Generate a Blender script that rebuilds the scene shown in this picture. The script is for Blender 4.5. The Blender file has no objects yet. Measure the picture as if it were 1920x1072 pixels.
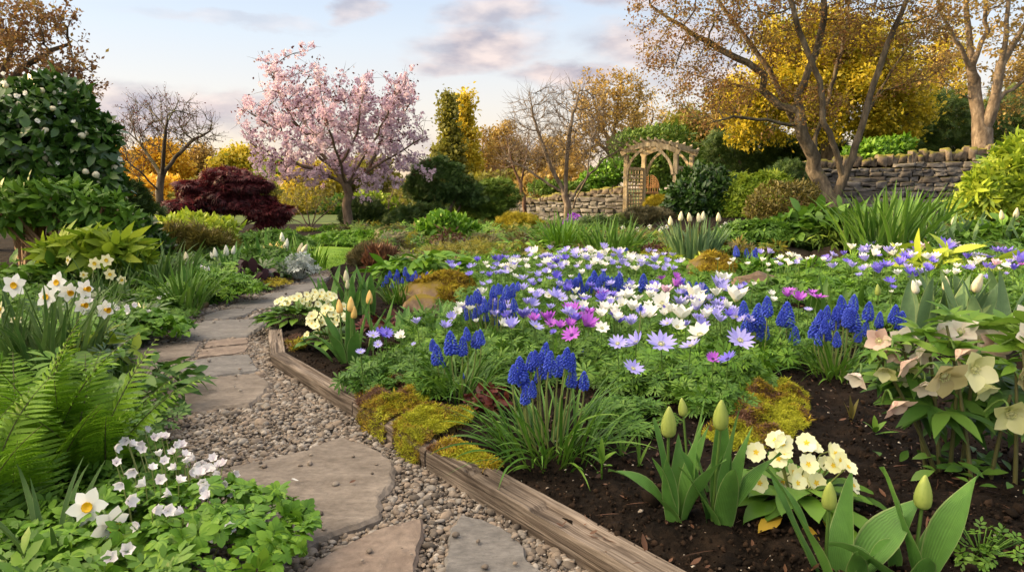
import bpy, math, random
import numpy as np
from mathutils import Vector, Quaternion

scene = bpy.context.scene
C = scene.collection
rng = np.random.default_rng(11)

# ------------------------------------------------------------------ camera
FPX, CAM_H, PITCH = 1280.0, 0.90, math.radians(8.1)     # 24 mm lens, low garden view
cam_d = bpy.data.cameras.new('camera')
cam_d.lens, cam_d.sensor_width = 24.0, 36.0
cam_d.clip_start, cam_d.clip_end = 0.02, 2000.0
cam = bpy.data.objects.new('camera', cam_d)
cam.location = (0, 0, CAM_H)
cam.rotation_euler = (math.pi / 2 - PITCH, 0, 0)
C.objects.link(cam)
scene.camera = cam

# ------------------------------------------------------------------ light
SUN_AZ, SUN_EL = math.radians(-85.0), math.radians(14.0)   # azimuth measured from +Y towards +X
S = Vector((math.sin(SUN_AZ) * math.cos(SUN_EL), math.cos(SUN_AZ) * math.cos(SUN_EL), math.sin(SUN_EL)))
sun_d = bpy.data.lights.new('sun', 'SUN')
sun_d.energy, sun_d.angle, sun_d.color = 5.0, math.radians(0.8), (1.0, 0.70, 0.34)
sun = bpy.data.objects.new('sun', sun_d)
sun.rotation_mode = 'QUATERNION'
sun.rotation_quaternion = S.to_track_quat('Z', 'Y')
sun.location = (-20, 20, 15)
C.objects.link(sun)

scene.view_settings.view_transform = 'Standard'
scene.view_settings.look = 'None'
scene.view_settings.gamma = 1.0
scene.view_settings.use_curve_mapping = False
scene.view_settings.exposure = 0.68

world = bpy.data.worlds.new('World')
scene.world = world
world.use_nodes = True
wt = world.node_tree
wt.nodes.clear()


def N(tree, kind, **kw):
    n = tree.nodes.new(kind)
    for k, v in kw.items():
        setattr(n, k, v)
    return n


def build_sky():
    L = wt.links.new
    out = N(wt, 'ShaderNodeOutputWorld')
    bg = N(wt, 'ShaderNodeBackground')
    bg.inputs['Strength'].default_value = 0.12
    L(bg.outputs[0], out.inputs[0])
    sky = N(wt, 'ShaderNodeTexSky')
    sky.sky_type = 'NISHITA'
    sky.sun_disc = False
    sky.sun_elevation, sky.sun_rotation = SUN_EL, SUN_AZ
    sky.air_density, sky.dust_density, sky.ozone_density = 1.0, 1.5, 1.5
    tc = N(wt, 'ShaderNodeTexCoord')
    sep = N(wt, 'ShaderNodeSeparateXYZ')
    L(tc.outputs['Generated'], sep.inputs[0])
    # thin high haze: pale blue above, cream near the horizon
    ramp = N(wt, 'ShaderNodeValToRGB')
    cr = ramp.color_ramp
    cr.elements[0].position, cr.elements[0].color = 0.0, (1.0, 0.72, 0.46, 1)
    cr.elements[1].position, cr.elements[1].color = 0.75, (1.25, 1.16, 1.08, 1)   # brightness added overhead, above the view, as fill for the ground
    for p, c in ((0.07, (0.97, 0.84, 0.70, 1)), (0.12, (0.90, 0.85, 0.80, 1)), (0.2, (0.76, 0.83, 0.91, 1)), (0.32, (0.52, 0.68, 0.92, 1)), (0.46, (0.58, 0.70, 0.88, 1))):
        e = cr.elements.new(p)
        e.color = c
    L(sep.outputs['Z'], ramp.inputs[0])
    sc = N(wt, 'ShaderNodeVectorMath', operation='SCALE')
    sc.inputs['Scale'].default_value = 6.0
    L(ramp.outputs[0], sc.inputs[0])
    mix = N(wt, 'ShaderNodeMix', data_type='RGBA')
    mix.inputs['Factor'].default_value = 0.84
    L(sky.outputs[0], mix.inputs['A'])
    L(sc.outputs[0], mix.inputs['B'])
    # clouds as soft banks in direction space (azimuth, elevation), broken up by noise
    az = N(wt, 'ShaderNodeMath', operation='ARCTAN2')
    L(sep.outputs['X'], az.inputs[0]); L(sep.outputs['Y'], az.inputs[1])
    el = N(wt, 'ShaderNodeMath', operation='ARCSINE')
    L(sep.outputs['Z'], el.inputs[0])
    comb = N(wt, 'ShaderNodeCombineXYZ')
    L(az.outputs[0], comb.inputs[0]); L(el.outputs[0], comb.inputs[1])
    mp = N(wt, 'ShaderNodeMapping')
    mp.inputs['Scale'].default_value = (7.0, 17.0, 1)
    L(comb.outputs[0], mp.inputs[0])
    nz = N(wt, 'ShaderNodeTexNoise')
    nz.inputs['Scale'].default_value = 1.0
    nz.inputs['Detail'].default_value = 7.0
    nz.inputs['Roughness'].default_value = 0.6
    L(mp.outputs[0], nz.inputs['Vector'])
    off = N(wt, 'ShaderNodeVectorMath', operation='SUBTRACT')
    L(nz.outputs['Color'], off.inputs[0]); off.inputs[1].default_value = (0.5, 0.5, 0.5)
    offs = N(wt, 'ShaderNodeVectorMath', operation='MULTIPLY')
    L(off.outputs[0], offs.inputs[0]); offs.inputs[1].default_value = (0.16, 0.07, 0)
    pos = N(wt, 'ShaderNodeVectorMath', operation='ADD')
    L(comb.outputs[0], pos.inputs[0]); L(offs.outputs[0], pos.inputs[1])
    # (azimuth, elevation, half widths, density) of the cloud banks
    banks = [(-0.045, 0.195, 0.11, 0.035, .95), (-0.02, 0.235, 0.09, 0.030, .8), (-0.085, 0.172, 0.07, 0.018, .8),
             (0.085, 0.162, 0.12, 0.022, 1.0), (0.20, 0.20, 0.13, 0.035, .9), (-0.215, 0.243, 0.035, 0.022, .7),
             (-0.46, 0.100, 0.20, 0.038, .95), (-0.36, 0.118, 0.13, 0.018, .7), (0.18, 0.27, 0.12, 0.03, .8),
             (0.30, 0.16, 0.15, 0.03, .6), (-0.36, 0.215, 0.16, 0.010, .30), (-0.10, 0.055, 0.3, 0.02, .45),
             (-1.0, 0.2, 0.3, 0.05, .7), (1.0, 0.25, 0.35, 0.06, .8), (0.3, 0.5, 0.5, 0.08, .5)]
    acc = None
    for a, e, ra, re, d in banks:
        s1 = N(wt, 'ShaderNodeVectorMath', operation='SUBTRACT')
        L(pos.outputs[0], s1.inputs[0]); s1.inputs[1].default_value = (a, e, 0)
        s2 = N(wt, 'ShaderNodeVectorMath', operation='MULTIPLY')
        L(s1.outputs[0], s2.inputs[0]); s2.inputs[1].default_value = (1 / ra, 1 / re, 0)
        ln = N(wt, 'ShaderNodeVectorMath', operation='LENGTH')
        L(s2.outputs[0], ln.inputs[0])
        mr = N(wt, 'ShaderNodeMapRange')
        mr.interpolation_type = 'SMOOTHSTEP'
        L(ln.outputs['Value'], mr.inputs['Value'])
        mr.inputs['From Min'].default_value, mr.inputs['From Max'].default_value = 1.15, 0.35
        mr.inputs['To Min'].default_value, mr.inputs['To Max'].default_value = 0.0, d
        if acc is None:
            acc = mr.outputs[0]
        else:
            mx = N(wt, 'ShaderNodeMath', operation='MAXIMUM')
            L(acc, mx.inputs[0]); L(mr.outputs[0], mx.inputs[1])
            acc = mx.outputs[0]
    nz2 = N(wt, 'ShaderNodeTexNoise')
    nz2.inputs['Scale'].default_value = 2.2
    nz2.inputs['Detail'].default_value = 6.0
    L(mp.outputs[0], nz2.inputs['Vector'])
    cc = N(wt, 'ShaderNodeValToRGB')
    cc.color_ramp.elements[0].position, cc.color_ramp.elements[0].color = 0.36, (2.7, 2.55, 2.95, 1)
    cc.color_ramp.elements[1].position, cc.color_ramp.elements[1].color = 0.66, (5.2, 4.4, 4.15, 1)
    L(nz2.outputs['Fac'], cc.inputs[0])
    fin = N(wt, 'ShaderNodeMix', data_type='RGBA')
    L(acc, fin.inputs['Factor'])
    L(mix.outputs['Result'], fin.inputs['A']); L(cc.outputs[0], fin.inputs['B'])
    # warm glow bank added out of view at upper left, for soft directional fill
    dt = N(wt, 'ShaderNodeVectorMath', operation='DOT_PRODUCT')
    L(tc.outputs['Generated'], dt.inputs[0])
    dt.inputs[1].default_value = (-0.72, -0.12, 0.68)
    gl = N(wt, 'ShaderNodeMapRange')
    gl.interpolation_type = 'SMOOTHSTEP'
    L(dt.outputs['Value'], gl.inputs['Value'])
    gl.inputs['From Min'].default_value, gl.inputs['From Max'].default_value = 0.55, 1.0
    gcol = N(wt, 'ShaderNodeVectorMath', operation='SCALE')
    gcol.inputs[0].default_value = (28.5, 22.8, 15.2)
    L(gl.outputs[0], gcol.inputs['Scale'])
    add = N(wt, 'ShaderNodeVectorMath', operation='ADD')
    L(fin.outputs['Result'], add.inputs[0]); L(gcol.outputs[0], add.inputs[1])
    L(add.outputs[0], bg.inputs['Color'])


build_sky()

# ------------------------------------------------------------------ picture <-> place
_f = np.array((0, math.cos(PITCH), -math.sin(PITCH)))
_u = np.array((0, math.sin(PITCH), math.cos(PITCH)))


def ray(px, py):
    d = _f + (536 - py) / FPX * _u
    d[0] += (px - 960) / FPX
    return d


def at_z(px, py, z):
    d = ray(px, py)
    t = (z - CAM_H) / d[2]
    return np.array((d[0] * t, d[1] * t, z))


def P(px, py, D):
    """the point at depth D (metres in front of the camera) seen at this place of the photograph"""
    d = ray(px, py)
    t = D / d[1]
    return np.array((d[0] * t, D, CAM_H + d[2] * t))


# ------------------------------------------------------------------ value noise
_tab = np.random.default_rng(5).random((256, 256))


def vnoise(x, y):
    xi, yi = np.floor(x).astype(int), np.floor(y).astype(int)
    fx, fy = x - xi, y - yi
    fx, fy = fx * fx * (3 - 2 * fx), fy * fy * (3 - 2 * fy)
    g = lambda a, b: _tab[a & 255, b & 255]
    return (g(xi, yi) * (1 - fx) + g(xi + 1, yi) * fx) * (1 - fy) + (g(xi, yi + 1) * (1 - fx) + g(xi + 1, yi + 1) * fx) * fy


def fbm(x, y, o=4):
    v, a = 0, 0.5
    for k in range(o):
        v = v + a * vnoise(x * 2 ** k + 17 * k, y * 2 ** k + 31 * k)
        a *= .5
    return v


def sstep(a, b, x):
    t = np.clip((x - a) / (b - a), 0, 1)
    return t * t * (3 - 2 * t)


def inside(poly, x, y):
    x, y = np.asarray(x), np.asarray(y)
    r = np.zeros(x.shape, bool)
    n = len(poly)
    for i in range(n):
        x1, y1 = poly[i][:2]
        x2, y2 = poly[(i + 1) % n][:2]
        if y1 == y2:
            continue
        c = ((y1 > y) != (y2 > y)) & (x < (x2 - x1) * (y - y1) / (y2 - y1) + x1)
        r ^= c
    return r


# ------------------------------------------------------------------ geometry builder
class G:
    def __init__(s):
        s.v, s.q, s.t, s.n, s.a = [], [], [], 0, []

    def add(s, V, Q=None, T=None, m=0, A=None):
        V = np.asarray(V, float).reshape(-1, 3)
        s.a.append(np.zeros(len(V)) if A is None else np.asarray(A, float).ravel())
        if Q is not None and len(Q):
            s.q.append((np.asarray(Q, int) + s.n, m))
        if T is not None and len(T):
            s.t.append((np.asarray(T, int) + s.n, m))
        s.v.append(V)
        s.n += len(V)
        return s

    def mesh(s, name, mats, smooth=True):
        me = bpy.data.meshes.new(name)
        V = np.concatenate(s.v) if s.v else np.zeros((0, 3))
        q = np.concatenate([a for a, _ in s.q]) if s.q else np.zeros((0, 4), int)
        t = np.concatenate([a for a, _ in s.t]) if s.t else np.zeros((0, 3), int)
        mq = np.concatenate([np.full(len(a), m) for a, m in s.q]) if s.q else np.zeros(0, int)
        mt = np.concatenate([np.full(len(a), m) for a, m in s.t]) if s.t else np.zeros(0, int)
        me.vertices.add(len(V))
        me.vertices.foreach_set('co', V.astype(np.float32).ravel())
        me.loops.add(q.size + t.size)
        me.loops.foreach_set('vertex_index', np.concatenate((q.ravel(), t.ravel())).astype(np.int32))
        nf = len(q) + len(t)
        me.polygons.add(nf)
        ls = np.concatenate((np.arange(len(q)) * 4, q.size + np.arange(len(t)) * 3)).astype(np.int32)
        me.polygons.foreach_set('loop_start', ls)
        me.polygons.foreach_set('loop_total', np.concatenate((np.full(len(q), 4), np.full(len(t), 3))).astype(np.int32))
        for m in (mats if isinstance(mats, (list, tuple)) else [mats]):
            me.materials.append(m)
        me.polygons.foreach_set('material_index', np.concatenate((mq, mt)).astype(np.int32))
        me.polygons.foreach_set('use_smooth', np.full(nf, smooth))
        A = np.concatenate(s.a)
        if A.any():      # how far across the blade, -1 to 1
            me.attributes.new('across', 'FLOAT', 'POINT').data.foreach_set('value', A.astype(np.float32))
        me.update(calc_edges=True)
        return me


def thing(name, label, cat, loc=(0, 0, 0), group=None):
    o = bpy.data.objects.new(name, None)
    o.empty_display_size = 0.05
    o.location = [float(a) for a in loc]
    C.objects.link(o)
    o['label'], o['category'] = label, cat
    if group:
        o['group'] = group
    return o


def part(name, geo, mats, parent=None, loc=(0, 0, 0), smooth=True):
    me = geo if isinstance(geo, bpy.types.Mesh) else geo.mesh(name, mats, smooth)
    o = bpy.data.objects.new(name, me)
    o.location = [float(a) for a in loc]
    C.objects.link(o)
    if parent is not None:
        o.parent = parent
    return o


def solo(name, geo, mats, label, cat, group=None, loc=(0, 0, 0), smooth=True):
    o = part(name, geo, mats, None, loc, smooth)
    o['label'], o['category'] = label, cat
    if group:
        o['group'] = group
    return o


def kind(o, k, label=None):
    o['kind'] = k
    if label:
        o['label'] = label
    return o


def unit(v):
    v = np.asarray(v, float)
    return v / np.maximum(np.linalg.norm(v, axis=-1, keepdims=True), 1e-9)


# templates ---------------------------------------------------------
def leaf_t(L=1.0, W=0.4, n=4, fold=0.2, bend=0.15, p=1.0, notch=0.0, wave=0.0, m=1.0):
    """a leaf or petal along +Y, upper side +Z: three verts per row"""
    s = np.linspace(0, 1, n + 1)
    w = np.maximum(W / 2 * np.sin(np.pi * s ** p) ** m, 0.02 * W)
    if notch:
        w[-1] = w[-2] * .62
    y, z = L * s, -bend * L * s ** 2
    V = np.zeros((n + 1, 3, 3))
    V[:, 0] = np.c_[-w, y, z + fold * w]
    V[:, 1] = np.c_[0 * w, y, z]
    V[:, 2] = np.c_[w, y, z + fold * w]
    if notch:
        V[-1, 1, 1] -= notch * L
    if wave:
        V[:, 0, 2] += wave * np.sin(s * 9)
        V[:, 2, 2] += wave * np.sin(s * 9 + 2)
    Q = []
    for i in range(n):
        for j in range(2):
            a = i * 3 + j
            Q.append((a, a + 1, a + 4, a + 3))
    return V.reshape(-1, 3), np.array(Q)


QUAD = (np.array([(0, 0, 0), (.32, .45, .06), (0, 1, -.08), (-.32, .45, .06)], float), np.array([(0, 1, 2, 3)]))
NARROW = (np.array([(0, 0, 0), (.1, .4, .03), (0, 1, -.1), (-.1, .4, .03)], float), np.array([(0, 1, 2, 3)]))


def join(parts):
    V, Q, k = [], [], 0
    for v, q in parts:
        V.append(v); Q.append(np.asarray(q) + k); k += len(v)
    return np.concatenate(V), np.concatenate(Q)


def rotz(V, a):
    c, s = math.cos(a), math.sin(a)
    return V @ np.array([(c, s, 0), (-s, c, 0), (0, 0, 1)])


def rotx(V, a):
    c, s = math.cos(a), math.sin(a)
    return V @ np.array([(1, 0, 0), (0, c, s), (0, -s, c)])


def scatter(g, tmpl, pos, yd, zd, scale, m=0):
    """copies of a template with its +Y along yd and its +Z near zd, all into one mesh"""
    tV, tQ = tmpl
    pos = np.asarray(pos, float).reshape(-1, 3)
    n = len(pos)
    if n == 0:
        return
    yd = unit(np.broadcast_to(yd, (n, 3)))
    x = unit(np.cross(yd, np.broadcast_to(zd, (n, 3)) + 1e-4))
    z = np.cross(x, yd)
    sc = np.broadcast_to(np.asarray(scale, float), (n,)).reshape(n, 1, 1)
    V = pos[:, None] + sc * (tV[None, :, 0:1] * x[:, None] + tV[None, :, 1:2] * yd[:, None] + tV[None, :, 2:3] * z[:, None])
    Q = (np.arange(n)[:, None, None] * len(tV) + tQ[None]).reshape(-1, tQ.shape[1])
    if tQ.shape[1] == 4:
        g.add(V.reshape(-1, 3), Q, None, m)
    else:
        g.add(V.reshape(-1, 3), None, Q, m)


def rdir(n, r=None):
    return unit((r or rng).normal(size=(n, 3)))


def blades(g, base, az, L, W, th0, droop, k=7, fold=.25, prof=None, m=0, twist=0.0, pw=1.6, wav=0.0):
    """strap leaves: base (n,3), azimuth, length, width, lean at the base and how far it droops"""
    base = np.asarray(base, float).reshape(-1, 3)
    n = len(base)
    b = lambda a: np.broadcast_to(np.asarray(a, float), (n,))
    az, L, W, th0, droop, twist = map(b, (az, L, W, th0, droop, twist))
    s = np.linspace(0, 1, k + 1)
    th = th0[:, None] + droop[:, None] * s[None] ** pw
    ds = L[:, None] / k
    r = np.concatenate((np.zeros((n, 1)), np.cumsum(np.sin((th[:, 1:] + th[:, :-1]) / 2) * ds, 1)), 1)
    h = np.concatenate((np.zeros((n, 1)), np.cumsum(np.cos((th[:, 1:] + th[:, :-1]) / 2) * ds, 1)), 1)
    ca, sa = np.cos(az)[:, None], np.sin(az)[:, None]
    ctr = np.stack((r * ca, r * sa, h), -1) + base[:, None]
    nrm = np.stack((-np.cos(th) * ca, -np.cos(th) * sa, np.sin(th)), -1)
    side = np.stack((-sa + 0 * s, ca + 0 * s, 0 * th), -1)
    tw = (twist[:, None] * s[None])[..., None]
    side2 = side * np.cos(tw) + nrm * np.sin(tw)
    nrm2 = nrm * np.cos(tw) - side * np.sin(tw)
    if prof is None:
        pr = np.clip(1.15 * (1 - s ** 3), .03, 1) * (0.65 + .35 * np.minimum(1, s * 4))
    else:
        pr = prof(s)
    w = (W[:, None] / 2 * pr[None])[..., None]
    wv = (wav * W[:, None] * np.sin(s[None] * 8 + az[:, None] * 3))[..., None] * nrm2 if wav else 0
    V = np.stack((ctr - side2 * w + nrm2 * w * fold + wv, ctr, ctr + side2 * w + nrm2 * w * fold - wv), 2)
    Q = []
    for i in range(k):
        for j in range(2):
            a = i * 3 + j
            Q.append((a, a + 1, a + 4, a + 3))
    Q = (np.arange(n)[:, None, None] * (3 * (k + 1)) + np.array(Q)[None]).reshape(-1, 4)
    g.add(V.reshape(-1, 3), Q, None, m, np.tile((-1.0, 0.0, 1.0), n * (k + 1)))


def tube(g, path, rad, n=6, m=0, cap=False):
    path = np.asarray(path, float)
    k = len(path)
    rad = np.broadcast_to(np.asarray(rad, float), (k,))
    t = unit(np.gradient(path, axis=0))
    ref = np.array((1.0, 0, 0)) if abs(np.mean(t, 0)[0]) < .75 else np.array((0, 1.0, 0))
    a = unit(np.cross(t, ref))
    b = np.cross(t, a)
    an = np.arange(n) * 2 * np.pi / n
    V = path[:, None] + rad[:, None, None] * (np.cos(an)[None, :, None] * a[:, None] + np.sin(an)[None, :, None] * b[:, None])
    i, j = np.meshgrid(np.arange(k - 1), np.arange(n), indexing='ij')
    j2 = (j + 1) % n
    Q = np.stack((i * n + j, i * n + j2, (i + 1) * n + j2, (i + 1) * n + j), -1).reshape(-1, 4)
    T = None
    V = V.reshape(-1, 3)
    if cap:
        V = np.concatenate((V, path[-1:]))
        T = [((k - 1) * n + q, (k - 1) * n + (q + 1) % n, k * n) for q in range(n)]
    g.add(V, Q, T, m)


def bez(a, b, c, n=6):
    s = np.linspace(0, 1, n)[:, None]
    return (1 - s) ** 2 * np.asarray(a) + 2 * s * (1 - s) * np.asarray(b) + s * s * np.asarray(c)


def lathe(prof, n=16, mod=None):
    """surface of revolution: prof = (radius, z) rows; mod(angle, s) scales the radius"""
    prof = np.asarray(prof, float)
    k = len(prof)
    an = np.arange(n) * 2 * np.pi / n
    s = np.linspace(0, 1, k)
    r = prof[:, :1] * np.ones((1, n))
    if mod is not None:
        r = r * mod(an[None], s[:, None])
    V = np.stack((r * np.cos(an), r * np.sin(an), prof[:, 1:2] + 0 * r), -1).reshape(-1, 3)
    i, j = np.meshgrid(np.arange(k - 1), np.arange(n), indexing='ij')
    j2 = (j + 1) % n
    return V, np.stack((i * n + j, i * n + j2, (i + 1) * n + j2, (i + 1) * n + j), -1).reshape(-1, 4)


def box(g, c, sx, sy, sz, R=None, m=0, bev=0.0):
    """a box with chamfered edges, centred at c, axes from the rows of R"""
    h = np.array((sx, sy, sz)) / 2
    b = min(bev, h.min() * .8)
    if b <= 0:
        V = np.array([(x, y, z) for x in (-1, 1) for y in (-1, 1) for z in (-1, 1)], float) * h
        Q = [(0, 1, 3, 2), (4, 6, 7, 5), (0, 4, 5, 1), (2, 3, 7, 6), (0, 2, 6, 4), (1, 5, 7, 3)]
        T = None
    else:
        V, idx = [], {}
        for x in (-1, 1):
            for y in (-1, 1):
                for z in (-1, 1):
                    for ax in range(3):
                        p = np.array((x, y, z)) * (h - b)
                        p[ax] = (x, y, z)[ax] * h[ax]
                        idx[(x, y, z, ax)] = len(V)
                        V.append(p)
        Q, T = [], []
        for ax in range(3):
            o = [a for a in range(3) if a != ax]
            for sgn in (-1, 1):
                loop = []
                for u, v in ((-1, -1), (1, -1), (1, 1), (-1, 1)):
                    k = [0, 0, 0]
                    k[ax], k[o[0]], k[o[1]] = sgn, u, v
                    loop.append(idx[(*k, ax)])
                Q.append(loop)
            for u in (-1, 1):
                for v in (-1, 1):
                    k1, k2 = [0, 0, 0], [0, 0, 0]
                    k1[ax], k1[o[0]], k1[o[1]] = -1, u, v
                    k2[ax], k2[o[0]], k2[o[1]] = 1, u, v
                    Q.append([idx[(*k1, o[0])], idx[(*k2, o[0])], idx[(*k2, o[1])], idx[(*k1, o[1])]])
        for x in (-1, 1):
            for y in (-1, 1):
                for z in (-1, 1):
                    T.append([idx[(x, y, z, a)] for a in range(3)])
        V = np.array(V)
    if R is not None:
        V = V @ np.asarray(R, float)
    g.add(V + np.asarray(c, float), Q, T, m)


def _ico(sub):
    import bmesh
    bm = bmesh.new()
    bmesh.ops.create_icosphere(bm, subdivisions=sub, radius=1.0)
    V = np.array([v.co[:] for v in bm.verts])
    T = np.array([[v.index for v in f.verts] for f in bm.faces])
    bm.free()
    return V, T


ICO1, ICO2, ICO3 = _ico(1), _ico(2), _ico(3)


def lumpy(tmpl, amp, seed, f=1.6):
    V, T = tmpl
    r = np.random.default_rng(seed)
    o = np.ones(len(V))
    for k in range(7):
        d = unit(r.normal(size=3))
        o += amp / (1 + .35 * k) * np.sin(V @ d * f * (1 + .55 * k) + r.random() * 6)
    return V * o[:, None], T
# ------------------------------------------------------------------ materials
def nodes_of(name):
    m = bpy.data.materials.new(name)
    m.use_nodes = True
    t = m.node_tree
    t.nodes.clear()
    out = N(t, 'ShaderNodeOutputMaterial')
    return m, t, out


def ramp_of(t, cols, pos=None):
    r = N(t, 'ShaderNodeValToRGB')
    cr = r.color_ramp
    k = len(cols)
    pos = pos or [i / max(1, k - 1) for i in range(k)]
    cr.elements[0].position, cr.elements[0].color = pos[0], (*cols[0], 1)
    cr.elements[1].position, cr.elements[1].color = pos[-1], (*cols[-1], 1)
    for c, p in zip(cols[1:-1], pos[1:-1]):
        e = cr.elements.new(p)
        e.color = (*c, 1)
    return r


def leafmat(name, cols, trans=0.22, rough=0.5, spec=0.35, clump=2.0, clumpamt=0.35, vein=0.0):
    """leaf or petal: every leaf its own tint out of cols, clumps drift, light passes through"""
    m, t, out = nodes_of(name)
    L = t.links.new
    geo = N(t, 'ShaderNodeNewGeometry')
    oi = N(t, 'ShaderNodeObjectInfo')
    tc = N(t, 'ShaderNodeTexCoord')
    nz = N(t, 'ShaderNodeTexNoise')
    nz.inputs['Scale'].default_value = clump
    nz.inputs['Detail'].default_value = 3.0
    L(tc.outputs['Object'], nz.inputs['Vector'])
    a = N(t, 'ShaderNodeMath', operation='MULTIPLY_ADD')
    L(geo.outputs['Random Per Island'], a.inputs[0]); a.inputs[1].default_value = 0.7; a.inputs[2].default_value = 0.15
    b = N(t, 'ShaderNodeMath', operation='SUBTRACT')
    L(nz.outputs['Fac'], b.inputs[0]); b.inputs[1].default_value = 0.5
    c = N(t, 'ShaderNodeMath', operation='MULTIPLY_ADD')
    L(b.outputs[0], c.inputs[0]); c.inputs[1].default_value = clumpamt * 3; L(a.outputs[0], c.inputs[2])
    d = N(t, 'ShaderNodeMath', operation='MULTIPLY_ADD')
    L(oi.outputs['Random'], d.inputs[0]); d.inputs[1].default_value = 0.24; L(c.outputs[0], d.inputs[2])
    e = N(t, 'ShaderNodeMath', operation='SUBTRACT', use_clamp=True)
    L(d.outputs[0], e.inputs[0]); e.inputs[1].default_value = 0.12
    r = ramp_of(t, cols)
    L(e.outputs[0], r.inputs[0])
    p = N(t, 'ShaderNodeBsdfPrincipled')
    col = r.outputs[0]
    if vein:      # parallel veins, a pale midrib and margin
        at = N(t, 'ShaderNodeAttribute', attribute_name='across')
        sn = N(t, 'ShaderNodeMath', operation='MULTIPLY'); L(at.outputs['Fac'], sn.inputs[0]); sn.inputs[1].default_value = 46.0
        si = N(t, 'ShaderNodeMath', operation='SINE'); L(sn.outputs[0], si.inputs[0])
        nv = N(t, 'ShaderNodeTexNoise'); nv.inputs['Scale'].default_value = 45.0; nv.inputs['Detail'].default_value = 4.0
        L(tc.outputs['Object'], nv.inputs['Vector'])
        nm = N(t, 'ShaderNodeMath', operation='MULTIPLY_ADD'); L(nv.outputs['Fac'], nm.inputs[0]); nm.inputs[1].default_value = .55; nm.inputs[2].default_value = .73
        k = N(t, 'ShaderNodeMath', operation='MULTIPLY_ADD'); L(si.outputs[0], k.inputs[0]); k.inputs[1].default_value = .10 * vein; L(nm.outputs[0], k.inputs[2])
        vs = N(t, 'ShaderNodeVectorMath', operation='SCALE'); L(col, vs.inputs[0]); L(k.outputs[0], vs.inputs['Scale'])
        ab = N(t, 'ShaderNodeMath', operation='ABSOLUTE'); L(at.outputs['Fac'], ab.inputs[0])
        mg = N(t, 'ShaderNodeMapRange'); mg.inputs['From Min'].default_value, mg.inputs['From Max'].default_value, mg.inputs['To Max'].default_value = .88, 1.0, .75
        L(ab.outputs[0], mg.inputs['Value'])
        mc = N(t, 'ShaderNodeMix', data_type='RGBA'); L(mg.outputs[0], mc.inputs['Factor']); L(vs.outputs[0], mc.inputs['A']); mc.inputs['B'].default_value = (.30, .36, .15, 1)
        col = mc.outputs['Result']
        bp = N(t, 'ShaderNodeBump'); bp.inputs['Strength'].default_value = .35; bp.inputs['Distance'].default_value = .002
        L(si.outputs[0], bp.inputs['Height']); L(bp.outputs[0], p.inputs['Normal'])
        rg = N(t, 'ShaderNodeMapRange'); rg.inputs['To Min'].default_value, rg.inputs['To Max'].default_value = rough - .12, rough + .2
        L(nv.outputs['Fac'], rg.inputs['Value']); L(rg.outputs[0], p.inputs['Roughness'])
    L(col, p.inputs['Base Color'])
    p.inputs['Roughness'].default_value = rough
    p.inputs['Specular IOR Level'].default_value = spec
    if trans > 0:
        tr = N(t, 'ShaderNodeBsdfTranslucent')
        L(col, tr.inputs['Color'])
        mx = N(t, 'ShaderNodeMixShader')
        mx.inputs[0].default_value = trans
        L(p.outputs[0], mx.inputs[1]); L(tr.outputs[0], mx.inputs[2])
        L(mx.outputs[0], out.inputs[0])
    else:
        L(p.outputs[0], out.inputs[0])
    return m


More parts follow.
